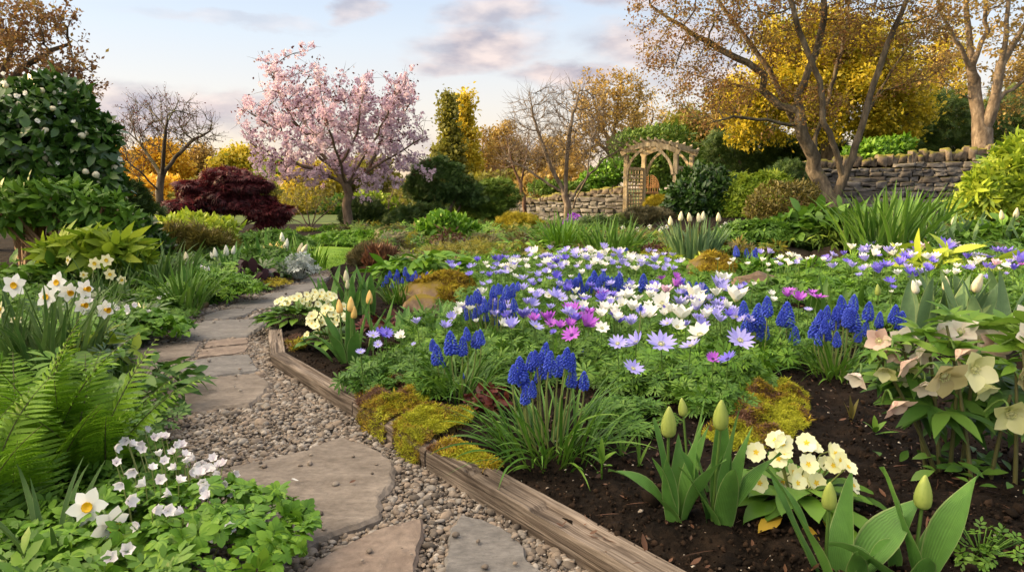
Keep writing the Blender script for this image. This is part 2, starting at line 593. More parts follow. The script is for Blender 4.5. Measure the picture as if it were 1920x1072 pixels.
def rockmat(name, cols, scale=3.0, rough=0.85, bump=0.5, bscale=14.0, dist=0.02, stretch=(1, 1, 1), island=0.0, spec=0.3, moss=None, coord='Object', mossup=0.55):
    m, t, out = nodes_of(name)
    L = t.links.new
    tc = N(t, 'ShaderNodeTexCoord')
    mp = N(t, 'ShaderNodeMapping')
    mp.inputs['Scale'].default_value = stretch
    L(tc.outputs[coord], mp.inputs[0])
    nz = N(t, 'ShaderNodeTexNoise')
    nz.inputs['Scale'].default_value = scale
    nz.inputs['Detail'].default_value = 9.0
    nz.inputs['Roughness'].default_value = 0.62
    nz.inputs['Distortion'].default_value = 0.4
    L(mp.outputs[0], nz.inputs['Vector'])
    k = N(t, 'ShaderNodeMapRange')
    k.inputs['From Min'].default_value, k.inputs['From Max'].default_value = 0.30, 0.70
    L(nz.outputs['Fac'], k.inputs['Value'])
    fac = k.outputs[0]
    if island:
        geo = N(t, 'ShaderNodeNewGeometry')
        mm = N(t, 'ShaderNodeMix')
        mm.inputs['Factor'].default_value = island
        L(fac, mm.inputs['A']); L(geo.outputs['Random Per Island'], mm.inputs['B'])
        fac = mm.outputs['Result']
    r = ramp_of(t, cols)
    L(fac, r.inputs[0])
    col = r.outputs[0]
    nb = N(t, 'ShaderNodeTexNoise')
    nb.inputs['Scale'].default_value = bscale
    nb.inputs['Detail'].default_value = 8.0
    nb.inputs['Roughness'].default_value = 0.65
    L(mp.outputs[0], nb.inputs['Vector'])
    # fine mottling
    mot = N(t, 'ShaderNodeMapRange')
    mot.inputs['From Min'].default_value, mot.inputs['From Max'].default_value = 0.3, 0.72
    mot.inputs['To Min'].default_value, mot.inputs['To Max'].default_value = 0.68, 1.25
    L(nb.outputs['Fac'], mot.inputs['Value'])
    ml = N(t, 'ShaderNodeVectorMath', operation='SCALE')
    L(col, ml.inputs[0]); L(mot.outputs[0], ml.inputs['Scale'])
    col = ml.outputs[0]
    if moss:
        g2 = N(t, 'ShaderNodeNewGeometry')
        sp = N(t, 'ShaderNodeSeparateXYZ')
        L(g2.outputs['Normal'], sp.inputs[0])
        ad = N(t, 'ShaderNodeMath', operation='MULTIPLY_ADD')
        L(nb.outputs['Fac'], ad.inputs[0]); ad.inputs[1].default_value = 1.3; L(sp.outputs['Z'], ad.inputs[2])
        ms = N(t, 'ShaderNodeMapRange')
        ms.inputs['From Min'].default_value, ms.inputs['From Max'].default_value = mossup + .55, mossup + .95
        L(ad.outputs[0], ms.inputs['Value'])
        mx = N(t, 'ShaderNodeMix', data_type='RGBA')
        L(ms.outputs[0], mx.inputs['Factor']); L(col, mx.inputs['A']); mx.inputs['B'].default_value = (*moss, 1)
        col = mx.outputs['Result']
    p = N(t, 'ShaderNodeBsdfPrincipled')
    L(col, p.inputs['Base Color'])
    p.inputs['Roughness'].default_value = rough
    p.inputs['Specular IOR Level'].default_value = spec
    bp = N(t, 'ShaderNodeBump')
    bp.inputs['Strength'].default_value = bump
    bp.inputs['Distance'].default_value = dist
    L(nb.outputs['Fac'], bp.inputs['Height'])
    L(bp.outputs[0], p.inputs['Normal'])
    L(p.outputs[0], out.inputs[0])
    return m


def woodmat(name, c1, c2, c3, axis=0, grain=60.0):
    """weathered timber: grain stretched along one local axis, dark splits"""
    m, t, out = nodes_of(name)
    L = t.links.new
    tc = N(t, 'ShaderNodeTexCoord')
    mp = N(t, 'ShaderNodeMapping')
    sc = [grain, grain, grain]
    sc[axis] = grain * .035
    mp.inputs['Scale'].default_value = sc
    L(tc.outputs['Object'], mp.inputs[0])
    nz = N(t, 'ShaderNodeTexNoise')
    nz.inputs['Scale'].default_value = 1.0
    nz.inputs['Detail'].default_value = 6.0
    nz.inputs['Roughness'].default_value = 0.6
    nz.inputs['Distortion'].default_value = 0.6
    L(mp.outputs[0], nz.inputs['Vector'])
    r = ramp_of(t, [c1, c2, c3, c3], [0.30, 0.46, 0.62, 0.8])
    L(nz.outputs['Fac'], r.inputs[0])
    n2 = N(t, 'ShaderNodeTexNoise')
    n2.inputs['Scale'].default_value = 5.0
    n2.inputs['Detail'].default_value = 6.0
    L(tc.outputs['Object'], n2.inputs['Vector'])
    k = N(t, 'ShaderNodeMapRange')
    k.inputs['From Min'].default_value, k.inputs['From Max'].default_value = 0.3, 0.7
    k.inputs['To Min'].default_value, k.inputs['To Max'].default_value = 0.55, 1.25
    L(n2.outputs['Fac'], k.inputs['Value'])
    ml = N(t, 'ShaderNodeVectorMath', operation='SCALE')
    L(r.outputs[0], ml.inputs[0]); L(k.outputs[0], ml.inputs['Scale'])
    p = N(t, 'ShaderNodeBsdfPrincipled')
    L(ml.outputs[0], p.inputs['Base Color'])
    p.inputs['Roughness'].default_value = 0.85
    p.inputs['Specular IOR Level'].default_value = 0.2
    bp = N(t, 'ShaderNodeBump')
    bp.inputs['Strength'].default_value = 0.9
    bp.inputs['Distance'].default_value = 0.006
    L(nz.outputs['Fac'], bp.inputs['Height'])
    L(bp.outputs[0], p.inputs['Normal'])
    L(p.outputs[0], out.inputs[0])
    return m


M = {}
M['soil'] = rockmat('dark_soil', [(.005, .0033, .0023), (.012, .008, .0055), (.028, .018, .012)], 9, .98, 1.0, 60, .014, spec=.12)
M['crumb'] = rockmat('soil_crumb', [(.004, .003, .002), (.014, .009, .006), (.045, .027, .017)], 20, .98, .6, 80, .004, island=.75, spec=.12)
M['chip'] = rockmat('pale_chip', [(.06, .042, .03), (.20, .15, .11), (.50, .45, .38)], 30, .8, .3, 90, .002, island=.9)
M['pathbed'] = rockmat('path_grit', [(.06, .048, .04), (.13, .105, .088), (.22, .18, .15)], 30, .95, 1.0, 90, .01)
M['pebble'] = rockmat('pebble', [(.055, .046, .038), (.14, .115, .095), (.25, .195, .15), (.20, .182, .165), (.44, .39, .34)], 25, .75, .35, 70, .003, island=.85)
M['slab_warm'] = rockmat('flagstone_warm', [(.125, .102, .083), (.185, .155, .13), (.245, .208, .176)], 7, .78, .9, 34, .007, (1, 1.7, 1))
M['slab_grey'] = rockmat('flagstone_grey', [(.115, .108, .104), (.16, .15, .143), (.22, .206, .195)], 7, .76, .9, 36, .007, (1, 2.0, 1))
M['slab_pink'] = rockmat('flagstone_pink', [(.15, .112, .09), (.205, .158, .128), (.26, .206, .168)], 8, .78, .9, 36, .007)
M['timber'] = woodmat('weathered_timber', (.02, .014, .011), (.115, .088, .069), (.25, .205, .168), 0, 90)
M['timber_brown'] = woodmat('brown_timber', (.05, .03, .018), (.2, .125, .072), (.32, .21, .13), 0, 90)
M['arbor'] = woodmat('sunlit_arbor_wood', (.17, .13, .08), (.40, .32, .20), (.55, .45, .30), 2, 30)  # golden sunlight on the arch is put into the wood colour
M['wallstone'] = rockmat('wall_stone', [(.04, .036, .035), (.11, .10, .097), (.19, .178, .172), (.29, .275, .265)], 4, .9, .7, 22, .01, island=.6, moss=(.13, .12, .025), mossup=.72)
M['coping'] = rockmat('coping_stone', [(.07, .055, .045), (.16, .13, .105), (.26, .21, .17)], 4, .9, .7, 22, .01, island=.55, moss=(.17, .16, .025), mossup=.3)
M['rock'] = rockmat('mossy_rock', [(.10, .065, .042), (.24, .165, .11), (.40, .30, .21)], 6, .9, .8, 20, .012, moss=(.16, .115, .012), mossup=.5)
M['log'] = rockmat('ledge_stone', [(.06, .042, .032), (.16, .115, .085), (.28, .21, .16)], 4, .9, .8, 20, .012, (.5, 3, 3))
M['bark'] = rockmat('brown_bark', [(.05, .035, .024), (.13, .095, .065), (.22, .165, .115)], 9, .9, .8, 26, .02, (1, 1, .35))
M['bark_grey'] = rockmat('grey_bark', [(.035, .028, .02), (.10, .08, .058), (.21, .17, .125)], 8, .9, .8, 24, .02, (1, 1, .35), moss=(.12, .13, .03), mossup=.6)
M['bark_red'] = rockmat('twig_bark', [(.06, .032, .022), (.15, .085, .055), (.24, .15, .09)], 9, .9, .6, 30, .01, (1, 1, .35))
M['bark_pale'] = rockmat('pale_bark', [(.07, .052, .038), (.17, .13, .095), (.32, .26, .20)], 9, .9, .6, 26, .01, (1, 1, .4))
M['stem'] = leafmat('green_stem', [(.07, .14, .025), (.12, .21, .04)], .15, .5)
M['stem_pale'] = leafmat('pale_stem', [(.17, .22, .06), (.25, .27, .09)], .15, .5)
M['stem_red'] = leafmat('dark_stem', [(.06, .07, .025), (.12, .11, .04)], .1, .5)
M['tan_stem'] = leafmat('tan_stem', [(.17, .095, .045), (.27, .16, .085)], .0, .7)

WARM = ('leaf_mid', 'leaf_bright', 'leaf_strap', 'leaf_muscari', 'leaf_fern', 'leaf_tulip', 'leaf_daffodil', 'leaf_dark', 'leaf_conifer', 'leaf_hellebore')


def LM(n, cols, **k):
    if n in WARM:
        cols = [(c[0] * 1.4, c[1] * 1.18, c[2] * .9) for c in cols]
    if n in ('leaf_tulip', 'leaf_blue', 'leaf_daffodil', 'leaf_strap'):
        k['vein'] = 1.0
    M[n] = leafmat(n, cols, **k)



LM('leaf_mid', [(.028, .085, .012), (.065, .17, .022), (.11, .24, .032)])
LM('leaf_bright', [(.035, .115, .010), (.08, .215, .018), (.15, .31, .03)])
LM('leaf_pine', [(.022, .055, .014), (.055, .11, .022), (.11, .18, .035)], trans=.15, rough=.6)
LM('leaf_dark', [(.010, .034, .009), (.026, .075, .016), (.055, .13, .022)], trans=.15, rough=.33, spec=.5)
LM('leaf_conifer', [(.014, .042, .014), (.036, .082, .02), (.075, .13, .025)], trans=.15, rough=.6)
LM('leaf_juniper', [(.05, .11, .015), (.11, .19, .022), (.18, .26, .03)], trans=.2, rough=.6)
LM('leaf_lime', [(.14, .24, .015), (.28, .38, .03), (.42, .48, .05)], trans=.35)
LM('leaf_gold', [(.22, .24, .018), (.58, .44, .03), (.74, .62, .08)], trans=.45)
LM('leaf_amber', [(.48, .27, .02), (.74, .45, .035), (.84, .58, .07)], trans=.45)  # low-sun glow on the far left trees, painted into the leaf colour
LM('leaf_camellia', [(.016, .05, .010), (.045, .11, .018), (.10, .19, .03)], trans=.18, rough=.32, spec=.5)
LM('leaf_olive', [(.10, .11, .018), (.22, .21, .03), (.33, .31, .05)], trans=.4)
LM('leaf_copper', [(.17, .075, .04), (.30, .17, .06), (.36, .30, .06)], trans=.45)
LM('leaf_tan', [(.25, .16, .045), (.42, .28, .07), (.52, .40, .12)], trans=.4)
LM('leaf_maroon', [(.03, .005, .009), (.11, .018, .025), (.24, .05, .05)], trans=.35)
LM('leaf_wine', [(.05, .012, .010), (.11, .025, .018), (.18, .05, .035)], trans=.25)
LM('leaf_heuchera', [(.018, .008, .012), (.04, .016, .024), (.075, .035, .045)], trans=.1, rough=.4)
LM('leaf_blue', [(.05, .12, .05), (.11, .20, .085), (.19, .29, .14)], trans=.2, rough=.5)
LM('leaf_tulip', [(.035, .115, .028), (.065, .185, .045), (.10, .25, .06)], rough=.45, clump=9, clumpamt=.3)
LM('leaf_strap', [(.03, .095, .014), (.065, .175, .025), (.12, .26, .04)])
LM('leaf_muscari', [(.028, .095, .014), (.06, .17, .022), (.125, .25, .04)])
LM('leaf_daffodil', [(.025, .075, .022), (.05, .125, .034), (.09, .18, .05)])
LM('leaf_fern', [(.055, .15, .012), (.115, .27, .018), (.20, .39, .035)], trans=.35)
LM('leaf_bronze', [(.06, .055, .012), (.12, .10, .02), (.17, .16, .03)], trans=.3)
LM('leaf_hellebore', [(.02, .07, .012), (.045, .125, .02), (.085, .19, .032)], trans=.25)
LM('bract', [(.08, .19, .018), (.15, .28, .03), (.24, .36, .05)], trans=.35)
LM('leaf_heath', [(.04, .042, .018), (.10, .09, .04), (.17, .14, .06)], trans=.2)
LM('leaf_brown', [(.045, .022, .014), (.12, .055, .03), (.20, .10, .055)], trans=.2)
LM('leaf_silver', [(.25, .30, .27), (.45, .49, .46), (.68, .71, .68)], trans=.2)
LM('leaf_dead', [(.28, .22, .02), (.45, .33, .03), (.30, .13, .03)], trans=.3)
LM('moss_gold', [(.09, .045, .008), (.28, .19, .012), (.48, .38, .022)], trans=.25, rough=.8, clump=14, clumpamt=.5)
LM('moss_green', [(.15, .15, .008), (.34, .36, .014), (.52, .52, .04)], trans=.3, rough=.8, clump=10, clumpamt=.5)
LM('sedum_yellow', [(.24, .20, .012), (.42, .34, .02), (.55, .46, .04)], trans=.2, rough=.7)
LM('lawn_grass', [(.10, .20, .012), (.16, .29, .02), (.22, .34, .03)], trans=.3)
LM('petal_white', [(.82, .82, .77), (.86, .86, .83), (.88, .88, .87)], trans=.3, rough=.6, spec=.2)
LM('petal_blush', [(.84, .74, .80), (.86, .82, .85), (.88, .87, .88)], trans=.3, rough=.6, spec=.2)
LM('petal_lavender', [(.30, .28, .78), (.42, .39, .85), (.56, .53, .90)], trans=.25, rough=.6, spec=.2)
LM('petal_violet', [(.13, .10, .62), (.20, .16, .72), (.30, .24, .80)], trans=.25, rough=.6, spec=.2)
LM('petal_magenta', [(.34, .06, .52), (.48, .12, .66), (.58, .22, .72)], trans=.25, rough=.6, spec=.2)
LM('petal_pink', [(.72, .42, .60), (.80, .56, .70), (.84, .68, .76)], trans=.25, rough=.6, spec=.2)
LM('muscari_blue', [(.022, .045, .42), (.045, .085, .62), (.12, .19, .80)], trans=.1, rough=.45, spec=.35)
LM('blossom', [(.50, .33, .45), (.68, .53, .64), (.83, .76, .80)], trans=.4, rough=.6, spec=.1, clump=1.2)
LM('petal_cream', [(.78, .72, .34), (.84, .80, .50), (.86, .84, .62)], trans=.3, rough=.6, spec=.2)
LM('petal_primrose', [(.84, .83, .42), (.86, .86, .54), (.88, .88, .66)], trans=.3, rough=.6, spec=.2)
LM('yolk', [(.66, .42, .02), (.76, .54, .03), (.82, .64, .08)], trans=.2, rough=.6)
LM('corona', [(.80, .44, .008), (.84, .52, .012), (.86, .60, .03)], trans=.25, rough=.5)
LM('anther', [(.42, .46, .16), (.60, .60, .28), (.75, .72, .40)], trans=.1, rough=.7)
LM('anther_dark', [(.03, .02, .08), (.06, .04, .14)], trans=.0, rough=.7)
LM('bud_green', [(.24, .32, .06), (.33, .40, .09), (.40, .44, .13)], trans=.15, rough=.45)
LM('bud_orange', [(.72, .40, .10), (.80, .55, .18), (.82, .66, .28)], trans=.2, rough=.5)
LM('bud_cream', [(.60, .55, .34), (.72, .66, .46), (.80, .76, .60)], trans=.2, rough=.5)
LM('bud_white', [(.70, .70, .58), (.80, .80, .70), (.84, .84, .78)], trans=.2, rough=.5)
LM('hell_pink', [(.46, .27, .24), (.62, .44, .37), (.72, .60, .48)], trans=.3, rough=.5)
LM('hell_green', [(.48, .52, .18), (.64, .65, .32), (.76, .75, .48)], trans=.3, rough=.5)
LM('hell_blush', [(.74, .58, .52), (.82, .72, .63), (.85, .81, .72)], trans=.3, rough=.5)
LM('hell_brown', [(.34, .27, .12), (.48, .42, .2), (.58, .5, .3)], trans=.3, rough=.5)
LM('wicker', [(.22, .11, .04), (.32, .17, .06)], trans=0, rough=.7)
# ------------------------------------------------------------------ terrain
def G0(px, py):
    return at_z(px, py, 0.0)


# front face of the timber edging on the bed side (on the path's level), from far to near
TOPZ = 0.07
EDGE = [at_z(px, py, TOPZ)[:2] for px, py in ((503, 603), (506, 662), (660, 755), (798, 845), (986, 955))]
EDGE.append(EDGE[-1] + (EDGE[-1] - EDGE[-2]) * 1.6)
EDGE = np.array(EDGE)
FAR_R = [G0(px, py)[:2] for px, py in ((525, 588), (560, 562), (590, 545), (612, 528), (622, 514))]
LEFT = [G0(px, py)[:2] for px, py in ((300, 1140), (330, 980), (330, 860), (268, 760), (238, 690), (262, 640), (303, 615), (394, 575), (436, 558),
                                      (485, 546), (562, 526), (596, 514), (618, 504))]
PATH = np.array([tuple(p) for p in EDGE[::-1]] + [tuple(p) for p in FAR_R] + [tuple(p) for p in LEFT[::-1]])
LAWN = np.array([G0(px, py)[:2] for px, py in ((560, 503), (600, 512), (640, 505), (700, 470), (690, 458), (600, 458), (545, 466), (535, 480))])


def gz(x, y):
    """height of the ground: beds a hand above the path, a low terrace behind the stone ledge"""
    x, y = np.asarray(x, float), np.asarray(y, float)
    z = 0.05 + 0.03 * (fbm(x * 2.5 + 40, y * 2.5 + 40) - .47)
    z = z + .13 * sstep(8.2, 8.9, y) * sstep(2.2, 2.9, x) + .14 * sstep(9, 13, y) * sstep(1.0, 4.0, x)
    z = z + .05 * sstep(1.2, 3.0, x) * sstep(2.0, 3.5, y)
    return z


def gh(x, y):
    return float(gz(x, y))


def on_ground(px, py, dz=0.0):
    d = ray(px, py)
    p = at_z(px, py, 0.06 + dz)
    for _ in range(25):
        p = at_z(px, py, min(gh(p[0], p[1]) + dz, .8))
    return p


def build_terrain():
    ny, nx = 520, 560
    ys = 1.15 * (70 / 1.15) ** (np.linspace(0, 1, ny + 1) ** 1.15)
    xs = np.linspace(-1.15, 1.15, nx + 1)
    Y = ys[:, None] * np.ones((1, nx + 1))
    X = xs[None] * (Y + .25)
    Z = gz(X, Y)
    cell = Y / 300
    rough = np.clip(1.6 - cell * 12, 0, 1)
    lum = (fbm(X * 14, Y * 14, 4) - .47) * .055 + np.abs(fbm(X * 38 + 9, Y * 38, 3) - .44) * .035
    Z = Z + lum * (rough * .8 + .1) * np.exp(-np.maximum(0, Y - 6) * .2)
    # the path lies in a shallow trough; on the bed side the step hides under the timber boards
    mid = EDGE[:-1] * .5 + EDGE[1:] * .5
    nrm = np.array([unit(np.array((b[1] - a[1], a[0] - b[0]))) for a, b in zip(EDGE[:-1], EDGE[1:])])
    nv = unit(np.concatenate((nrm[:1], nrm[:-1] + nrm[1:], nrm[-1:])))
    nv = np.where((nv[:, :1] > 0), nv, -nv)
    big = np.array([tuple(p) for p in (EDGE + nv * .045)[::-1]] + [tuple(p) for p in FAR_R] + [tuple(p) for p in LEFT[::-1]])
    inp = inside(big, X, Y)
    inl = inside(LAWN, X, Y)

    def dist(poly, closed):
        d = np.full(X.shape, 9.0)
        n = len(poly)
        for i in range(n if closed else n - 1):
            a, b = np.array(poly[i]), np.array(poly[(i + 1) % n])
            t = np.clip(((X - a[0]) * (b[0] - a[0]) + (Y - a[1]) * (b[1] - a[1])) / ((b - a) @ (b - a)), 0, 1)
            d = np.minimum(d, np.hypot(X - a[0] - t * (b[0] - a[0]), Y - a[1] - t * (b[1] - a[1])))
        return d

    dl = dist(LEFT, False)
    dl = np.minimum(dl, dist([EDGE[0]] + list(FAR_R), False))
    Z = np.where(inp, -.05, -.02 + (Z + .02) * sstep(-.01, .10, dl))
    near = inside(PATH, X, Y) | (dist(PATH, True) < .03 + Y * .006)
    Zp = -0.012 + (fbm(X * 20, Y * 20) - .45) * .015
    i, j = np.meshgrid(np.arange(ny), np.arange(nx), indexing='ij')
    a = i * (nx + 1) + j
    Q = np.stack((a, a + 1, a + nx + 2, a + nx + 1), -1).reshape(-1, 4)
    cells = lambda m: (m[:-1, :-1].astype(int) + m[1:, :-1] + m[:-1, 1:] + m[1:, 1:]).reshape(-1)
    back = (i >= int(np.searchsorted(ys, 16.8))).reshape(-1)
    for nm, mask, z_, mt in (('soil', (cells(inl & ~near) < 4) & ~back, Z, M['soil']), ('meadow', back, Z, M['ground']), ('path', cells(near & ~inl) >= 1, Zp, M['pathbed']),
                             ('lawn', cells(inl) >= 2, np.full(X.shape, .008) + .03 * sstep(0, .6, dist(LAWN, True)), M['lawn_ground'])):
        q = Q[mask]
        used, inv = np.unique(q, return_inverse=True)
        V = np.stack((X, Y, np.where(inl, np.minimum(z_, .0), z_) if nm == 'soil' else z_), -1).reshape(-1, 3)
        o = part(nm, G().add(V[used], inv.reshape(-1, 4)), mt)
        kind(o, 'structure', {'soil': 'dark crumbly soil of the planting beds', 'path': 'gritty bed of the winding garden path', 'meadow': 'rough green ground beyond the garden',
                              'lawn': 'small lawn beyond the end of the path'}[nm])
    g = G()
    n = 40
    a = np.linspace(0, 2 * np.pi, n + 1)[:-1]
    rr = [0.0, 30, 120, 500]
    V = [(0, 8, -.05)] + [(r * math.cos(t), 8 + r * math.sin(t), -.05) for r in rr[1:] for t in a]
    T = [(0, 1 + k, 1 + (k + 1) % n) for k in range(n)]
    Q = [(1 + s * n + k, 1 + (s + 1) * n + k, 1 + (s + 1) * n + (k + 1) % n, 1 + s * n + (k + 1) % n) for s in range(2) for k in range(n)]
    g.add(V, Q, T)
    kind(part('ground', g, M['ground']), 'structure', 'rough grassy ground stretching away behind the garden')


M['lawn_ground'] = rockmat('lawn_turf', [(.09, .19, .012), (.14, .26, .02), (.19, .31, .03)], 6, .9, .6, 60, .02)
M['ground'] = rockmat('rough_grass', [(.03, .05, .012), (.055, .09, .016), (.10, .13, .025)], .8, .95, .6, 6, .05)
build_terrain()


# ------------------------------------------------------------------ lawn grass
def grow_lawn():
    g = G()
    n = 9000
    lo, hi = LAWN.min(0), LAWN.max(0)
    p = rng.uniform(lo, hi, (n * 2, 2))
    p = p[inside(LAWN, p[:, 0], p[:, 1])][:n]
    blades(g, np.c_[p, np.full(len(p), .02)], rng.random(len(p)) * 6.28, rng.uniform(.012, .024, len(p)), .006, rng.uniform(0, .5, len(p)), .6, k=2)
    kind(part('grass', g, M['lawn_grass']), 'stuff', 'short mown grass of the little lawn')


grow_lawn()

# ------------------------------------------------------------------ flagstones
SLABS = [
    # outline in the photograph, top height, material, label
    ([(428, 872), (500, 858), (565, 842), (640, 815), (690, 832), (722, 846), (746, 866), (738, 905), (716, 930), (715, 966), (640, 992), (560, 1022), (510, 1040), (474, 1036), (440, 1000), (415, 940)], .030, 'slab_warm', 'largest buff flagstone, strewn with pebbles and fallen petals beside the timber edging'),
    ([(560, 1075), (586, 1052), (640, 1022), (690, 996), (740, 978), (792, 967), (797, 985), (788, 1020), (780, 1078), (770, 1150), (520, 1150)], .026, 'slab_pink', 'pinkish flagstone with a broken edge, below the largest flagstone'),
    ([(862, 960), (905, 968), (960, 995), (985, 1022), (990, 1050), (1040, 1085), (1060, 1150), (800, 1150), (832, 1075), (838, 1020), (845, 985)], .026, 'slab_grey', 'blue-grey flagstone against the split end of the timber edging'),
    ([(300, 744), (331, 714), (400, 705), (482, 699), (512, 716), (495, 738), (468, 757), (400, 762), (330, 772), (288, 776)], .026, 'slab_warm', 'wide cracked flagstone just above the patch of open gravel'),
    ([(340, 677), (400, 668), (468, 662), (478, 678), (486, 694), (420, 702), (336, 711), (337, 692)], .024, 'slab_grey', 'slate grey rectangular flagstone lying beside the bend in the timber edging'),
    ([(228, 682), (270, 680), (335, 676), (326, 692), (314, 709), (270, 711), (225, 700)], .022, 'slab_warm', 'narrow flagstone half hidden by leaves, left of the slate grey one'),
    ([(240, 655), (262, 648), (330, 643), (378, 639), (370, 655), (360, 667), (320, 672), (258, 681), (232, 676)], .024, 'slab_warm', 'brown flagstone touching the leafy border, left of the two small pink ones'),
    ([(378, 655), (420, 649), (470, 646), (462, 658), (440, 663), (366, 671)], .022, 'slab_pink', 'small pink flagstone, lower of the pair in the path'),
    ([(388, 640), (430, 634), (468, 632), (466, 643), (420, 648), (380, 652)], .022, 'slab_pink', 'small pink flagstone, upper of the pair in the path'),
    ([(318, 628), (352, 610), (385, 600), (440, 598), (500, 596), (498, 606), (478, 622), (462, 631), (400, 633), (330, 636)], .026, 'slab_grey', 'big grey flagstone level with the far end of the timber edging'),
    ([(380, 592), (405, 582), (440, 577), (484, 577), (470, 586), (455, 592), (420, 597), (380, 598)], .022, 'slab_grey', 'small grey flagstone next beyond the big grey one'),
    ([(425, 573), (450, 564), (490, 560), (525, 560), (520, 569), (500, 577), (460, 577)], .022, 'slab_grey', 'grey flagstone where the path narrows beside the pale primroses'),
    ([(482, 556), (505, 549), (540, 545), (566, 546), (556, 553), (535, 558), (500, 559)], .022, 'slab_grey', 'thin grey flagstone third from the far end of the path'),
    ([(520, 543), (545, 534), (580, 530), (604, 530), (596, 538), (575, 545), (540, 546)], .022, 'slab_grey', 'pale grey flagstone second from the far end of the path'),
    ([(560, 527), (580, 519), (606, 516), (618, 519), (606, 526), (585, 529)], .022, 'slab_grey', 'farthest flagstone in the path near the lawn'),
]
SLAB_POLY = []


def build_slab(px, z, mt, label, seed):
    r = np.random.default_rng(seed)
    pts = np.array([at_z(a, b, z)[:2] for a, b in px])
    SLAB_POLY.append(pts)
    out = []
    n = len(pts)
    for i in range(n):
        a, b = pts[i], pts[(i + 1) % n]
        k = max(2, int(np.linalg.norm(b - a) / .022))
        nrm = np.array((b[1] - a[1], a[0] - b[0])) / (np.linalg.norm(b - a) + 1e-6)
        for s in np.linspace(0, 1, k + 1)[:-1]:
            q = a + (b - a) * s
            out.append(q + nrm * (vnoise(q[0] * 45 + seed, q[1] * 45) - .5) * .012)
    out = np.array(out)
    c = out.mean(0)
    k = len(out)
    # rings: foot, side, bevel, and inner rings to the centre so that the top can undulate
    V = []
    ch = np.array([vnoise(q[0] * 30 + 7, q[1] * 30 + seed) for q in out])
    V.append(np.c_[out, np.full(k, -.02)])
    V.append(np.c_[out, np.full(k, z - .010) - .006 * ch])
    inn = c + (out - c) * (1 - .010 / np.maximum(.05, np.linalg.norm(out - c, axis=1)))[:, None]
    V.append(np.c_[inn, z - .002 - .005 * (ch > .6)])
    for f in (.93, .8, .62, .4, .18):
        q = c + (out - c) * f
        V.append(np.c_[q, z + .006 * (fbm(q[:, 0] * 6 + seed, q[:, 1] * 6) - .47) + .0025 * (fbm(q[:, 0] * 25, q[:, 1] * 12 + seed) - .47)])
    V = np.concatenate(V + [np.array([[*c, z]])])
    Q, T = [], []
    for s in range(7):
        for i in range(k):
            j = (i + 1) % k
            Q.append((s * k + i, s * k + j, (s + 1) * k + j, (s + 1) * k + i))
    for i in range(k):
        T.append((7 * k + i, 7 * k + (i + 1) % k, 8 * k))
    Q = np.array(Q)
    T = np.array(T)
    area = sum(out[i][0] * out[(i + 1) % k][1] - out[(i + 1) % k][0] * out[i][1] for i in range(k))
    if area < 0:
        Q, T = Q[:, ::-1], T[:, ::-1]
    o3 = np.array((c[0], c[1], 0))
    g = G().add(V - o3, Q, T)
    solo('flagstone', g, M[mt], label, 'flagstone', 'flagstones of the garden path', o3, smooth=False)


for i, (px, z, mt, lb) in enumerate(SLABS):
    build_slab(px, z, mt, lb, i + 1)


# ------------------------------------------------------------------ gravel
def spread_gravel():
    g = G()
    tm = [lumpy(ICO1, .16, s, 1.3) for s in range(6)]
    tm2 = [lumpy(ICO2, .13, s + 20, 1.5) for s in range(5)]

    def put(p, size, tl, zlift):
        n = len(p)
        which = rng.integers(0, len(tl), n)
        R = np.linalg.qr(rng.normal(size=(n, 3, 3)))[0]
        sc = size[:, None] * np.stack((rng.uniform(.8, 1.35, n), rng.uniform(.65, 1.0, n), rng.uniform(.42, .7, n)), -1)
        ang = rng.random(n) * 6.28
        ca, sa = np.cos(ang), np.sin(ang)
        tilt = rng.normal(0, .35, n)
        for w, (tV, tT) in enumerate(tl):
            k = which == w
            if not k.any():
                continue
            V = tV[None] * sc[k][:, None]
            ct, st = np.cos(tilt[k])[:, None], np.sin(tilt[k])[:, None]
            y, z = V[..., 1] * ct - V[..., 2] * st, V[..., 1] * st + V[..., 2] * ct
            x = V[..., 0] * ca[k][:, None] - y * sa[k][:, None]
            y = V[..., 0] * sa[k][:, None] + y * ca[k][:, None]
            W = np.stack((x, y, z), -1) + np.c_[p[k], zlift[k]][:, None]
            T = np.arange(len(W))[:, None, None] * len(tV) + tT[None]
            g.add(W.reshape(-1, 3), None, T.reshape(-1, 3))

    lo, hi = PATH.min(0), PATH.max(0)
    for y0, y1, n, s0, tl in ((1.2, 2.6, 8500, .0074, tm2), (1.2, 3.4, 9000, .0042, tm), (2.6, 3.9, 10500, .0074, tm2), (3.9, 8.5, 11000, .0092, tm)):
        p = rng.uniform((lo[0], y0), (hi[0], y1), (n * 6, 2))
        p = p[inside(PATH, p[:, 0], p[:, 1])]
        ok = np.ones(len(p), bool)
        for sp in SLAB_POLY:
            c = sp.mean(0)
            shr = c + (sp - c) * (1 - .010 / np.linalg.norm(sp - c, axis=1))[:, None]
            ok &= ~inside(shr, p[:, 0], p[:, 1])
        p = p[ok][:n]
        size = s0 * rng.lognormal(-.04, .42, len(p))
        put(p, size, tl, rng.uniform(-.006, .014, len(p)))
    # strays lying on the flagstones
    q = []
    for sp, k in zip(SLAB_POLY, (20, 5, 12, 7, 4, 3, 3, 2, 2, 6, 2, 2, 2, 1, 1)):
        lo2, hi2 = sp.min(0), sp.max(0)
        a = rng.uniform(lo2, hi2, (k * 3, 2))
        q.append(a[inside(sp, a[:, 0], a[:, 1])][:k])
    q = np.concatenate(q)
    put(q, .0065 * rng.lognormal(0, .35, len(q)), tm2, np.full(len(q), .034))
    kind(part('gravel', g, M['pebble']), 'stuff', 'mixed brown, grey and white gravel filling the path between flagstones')


spread_gravel()


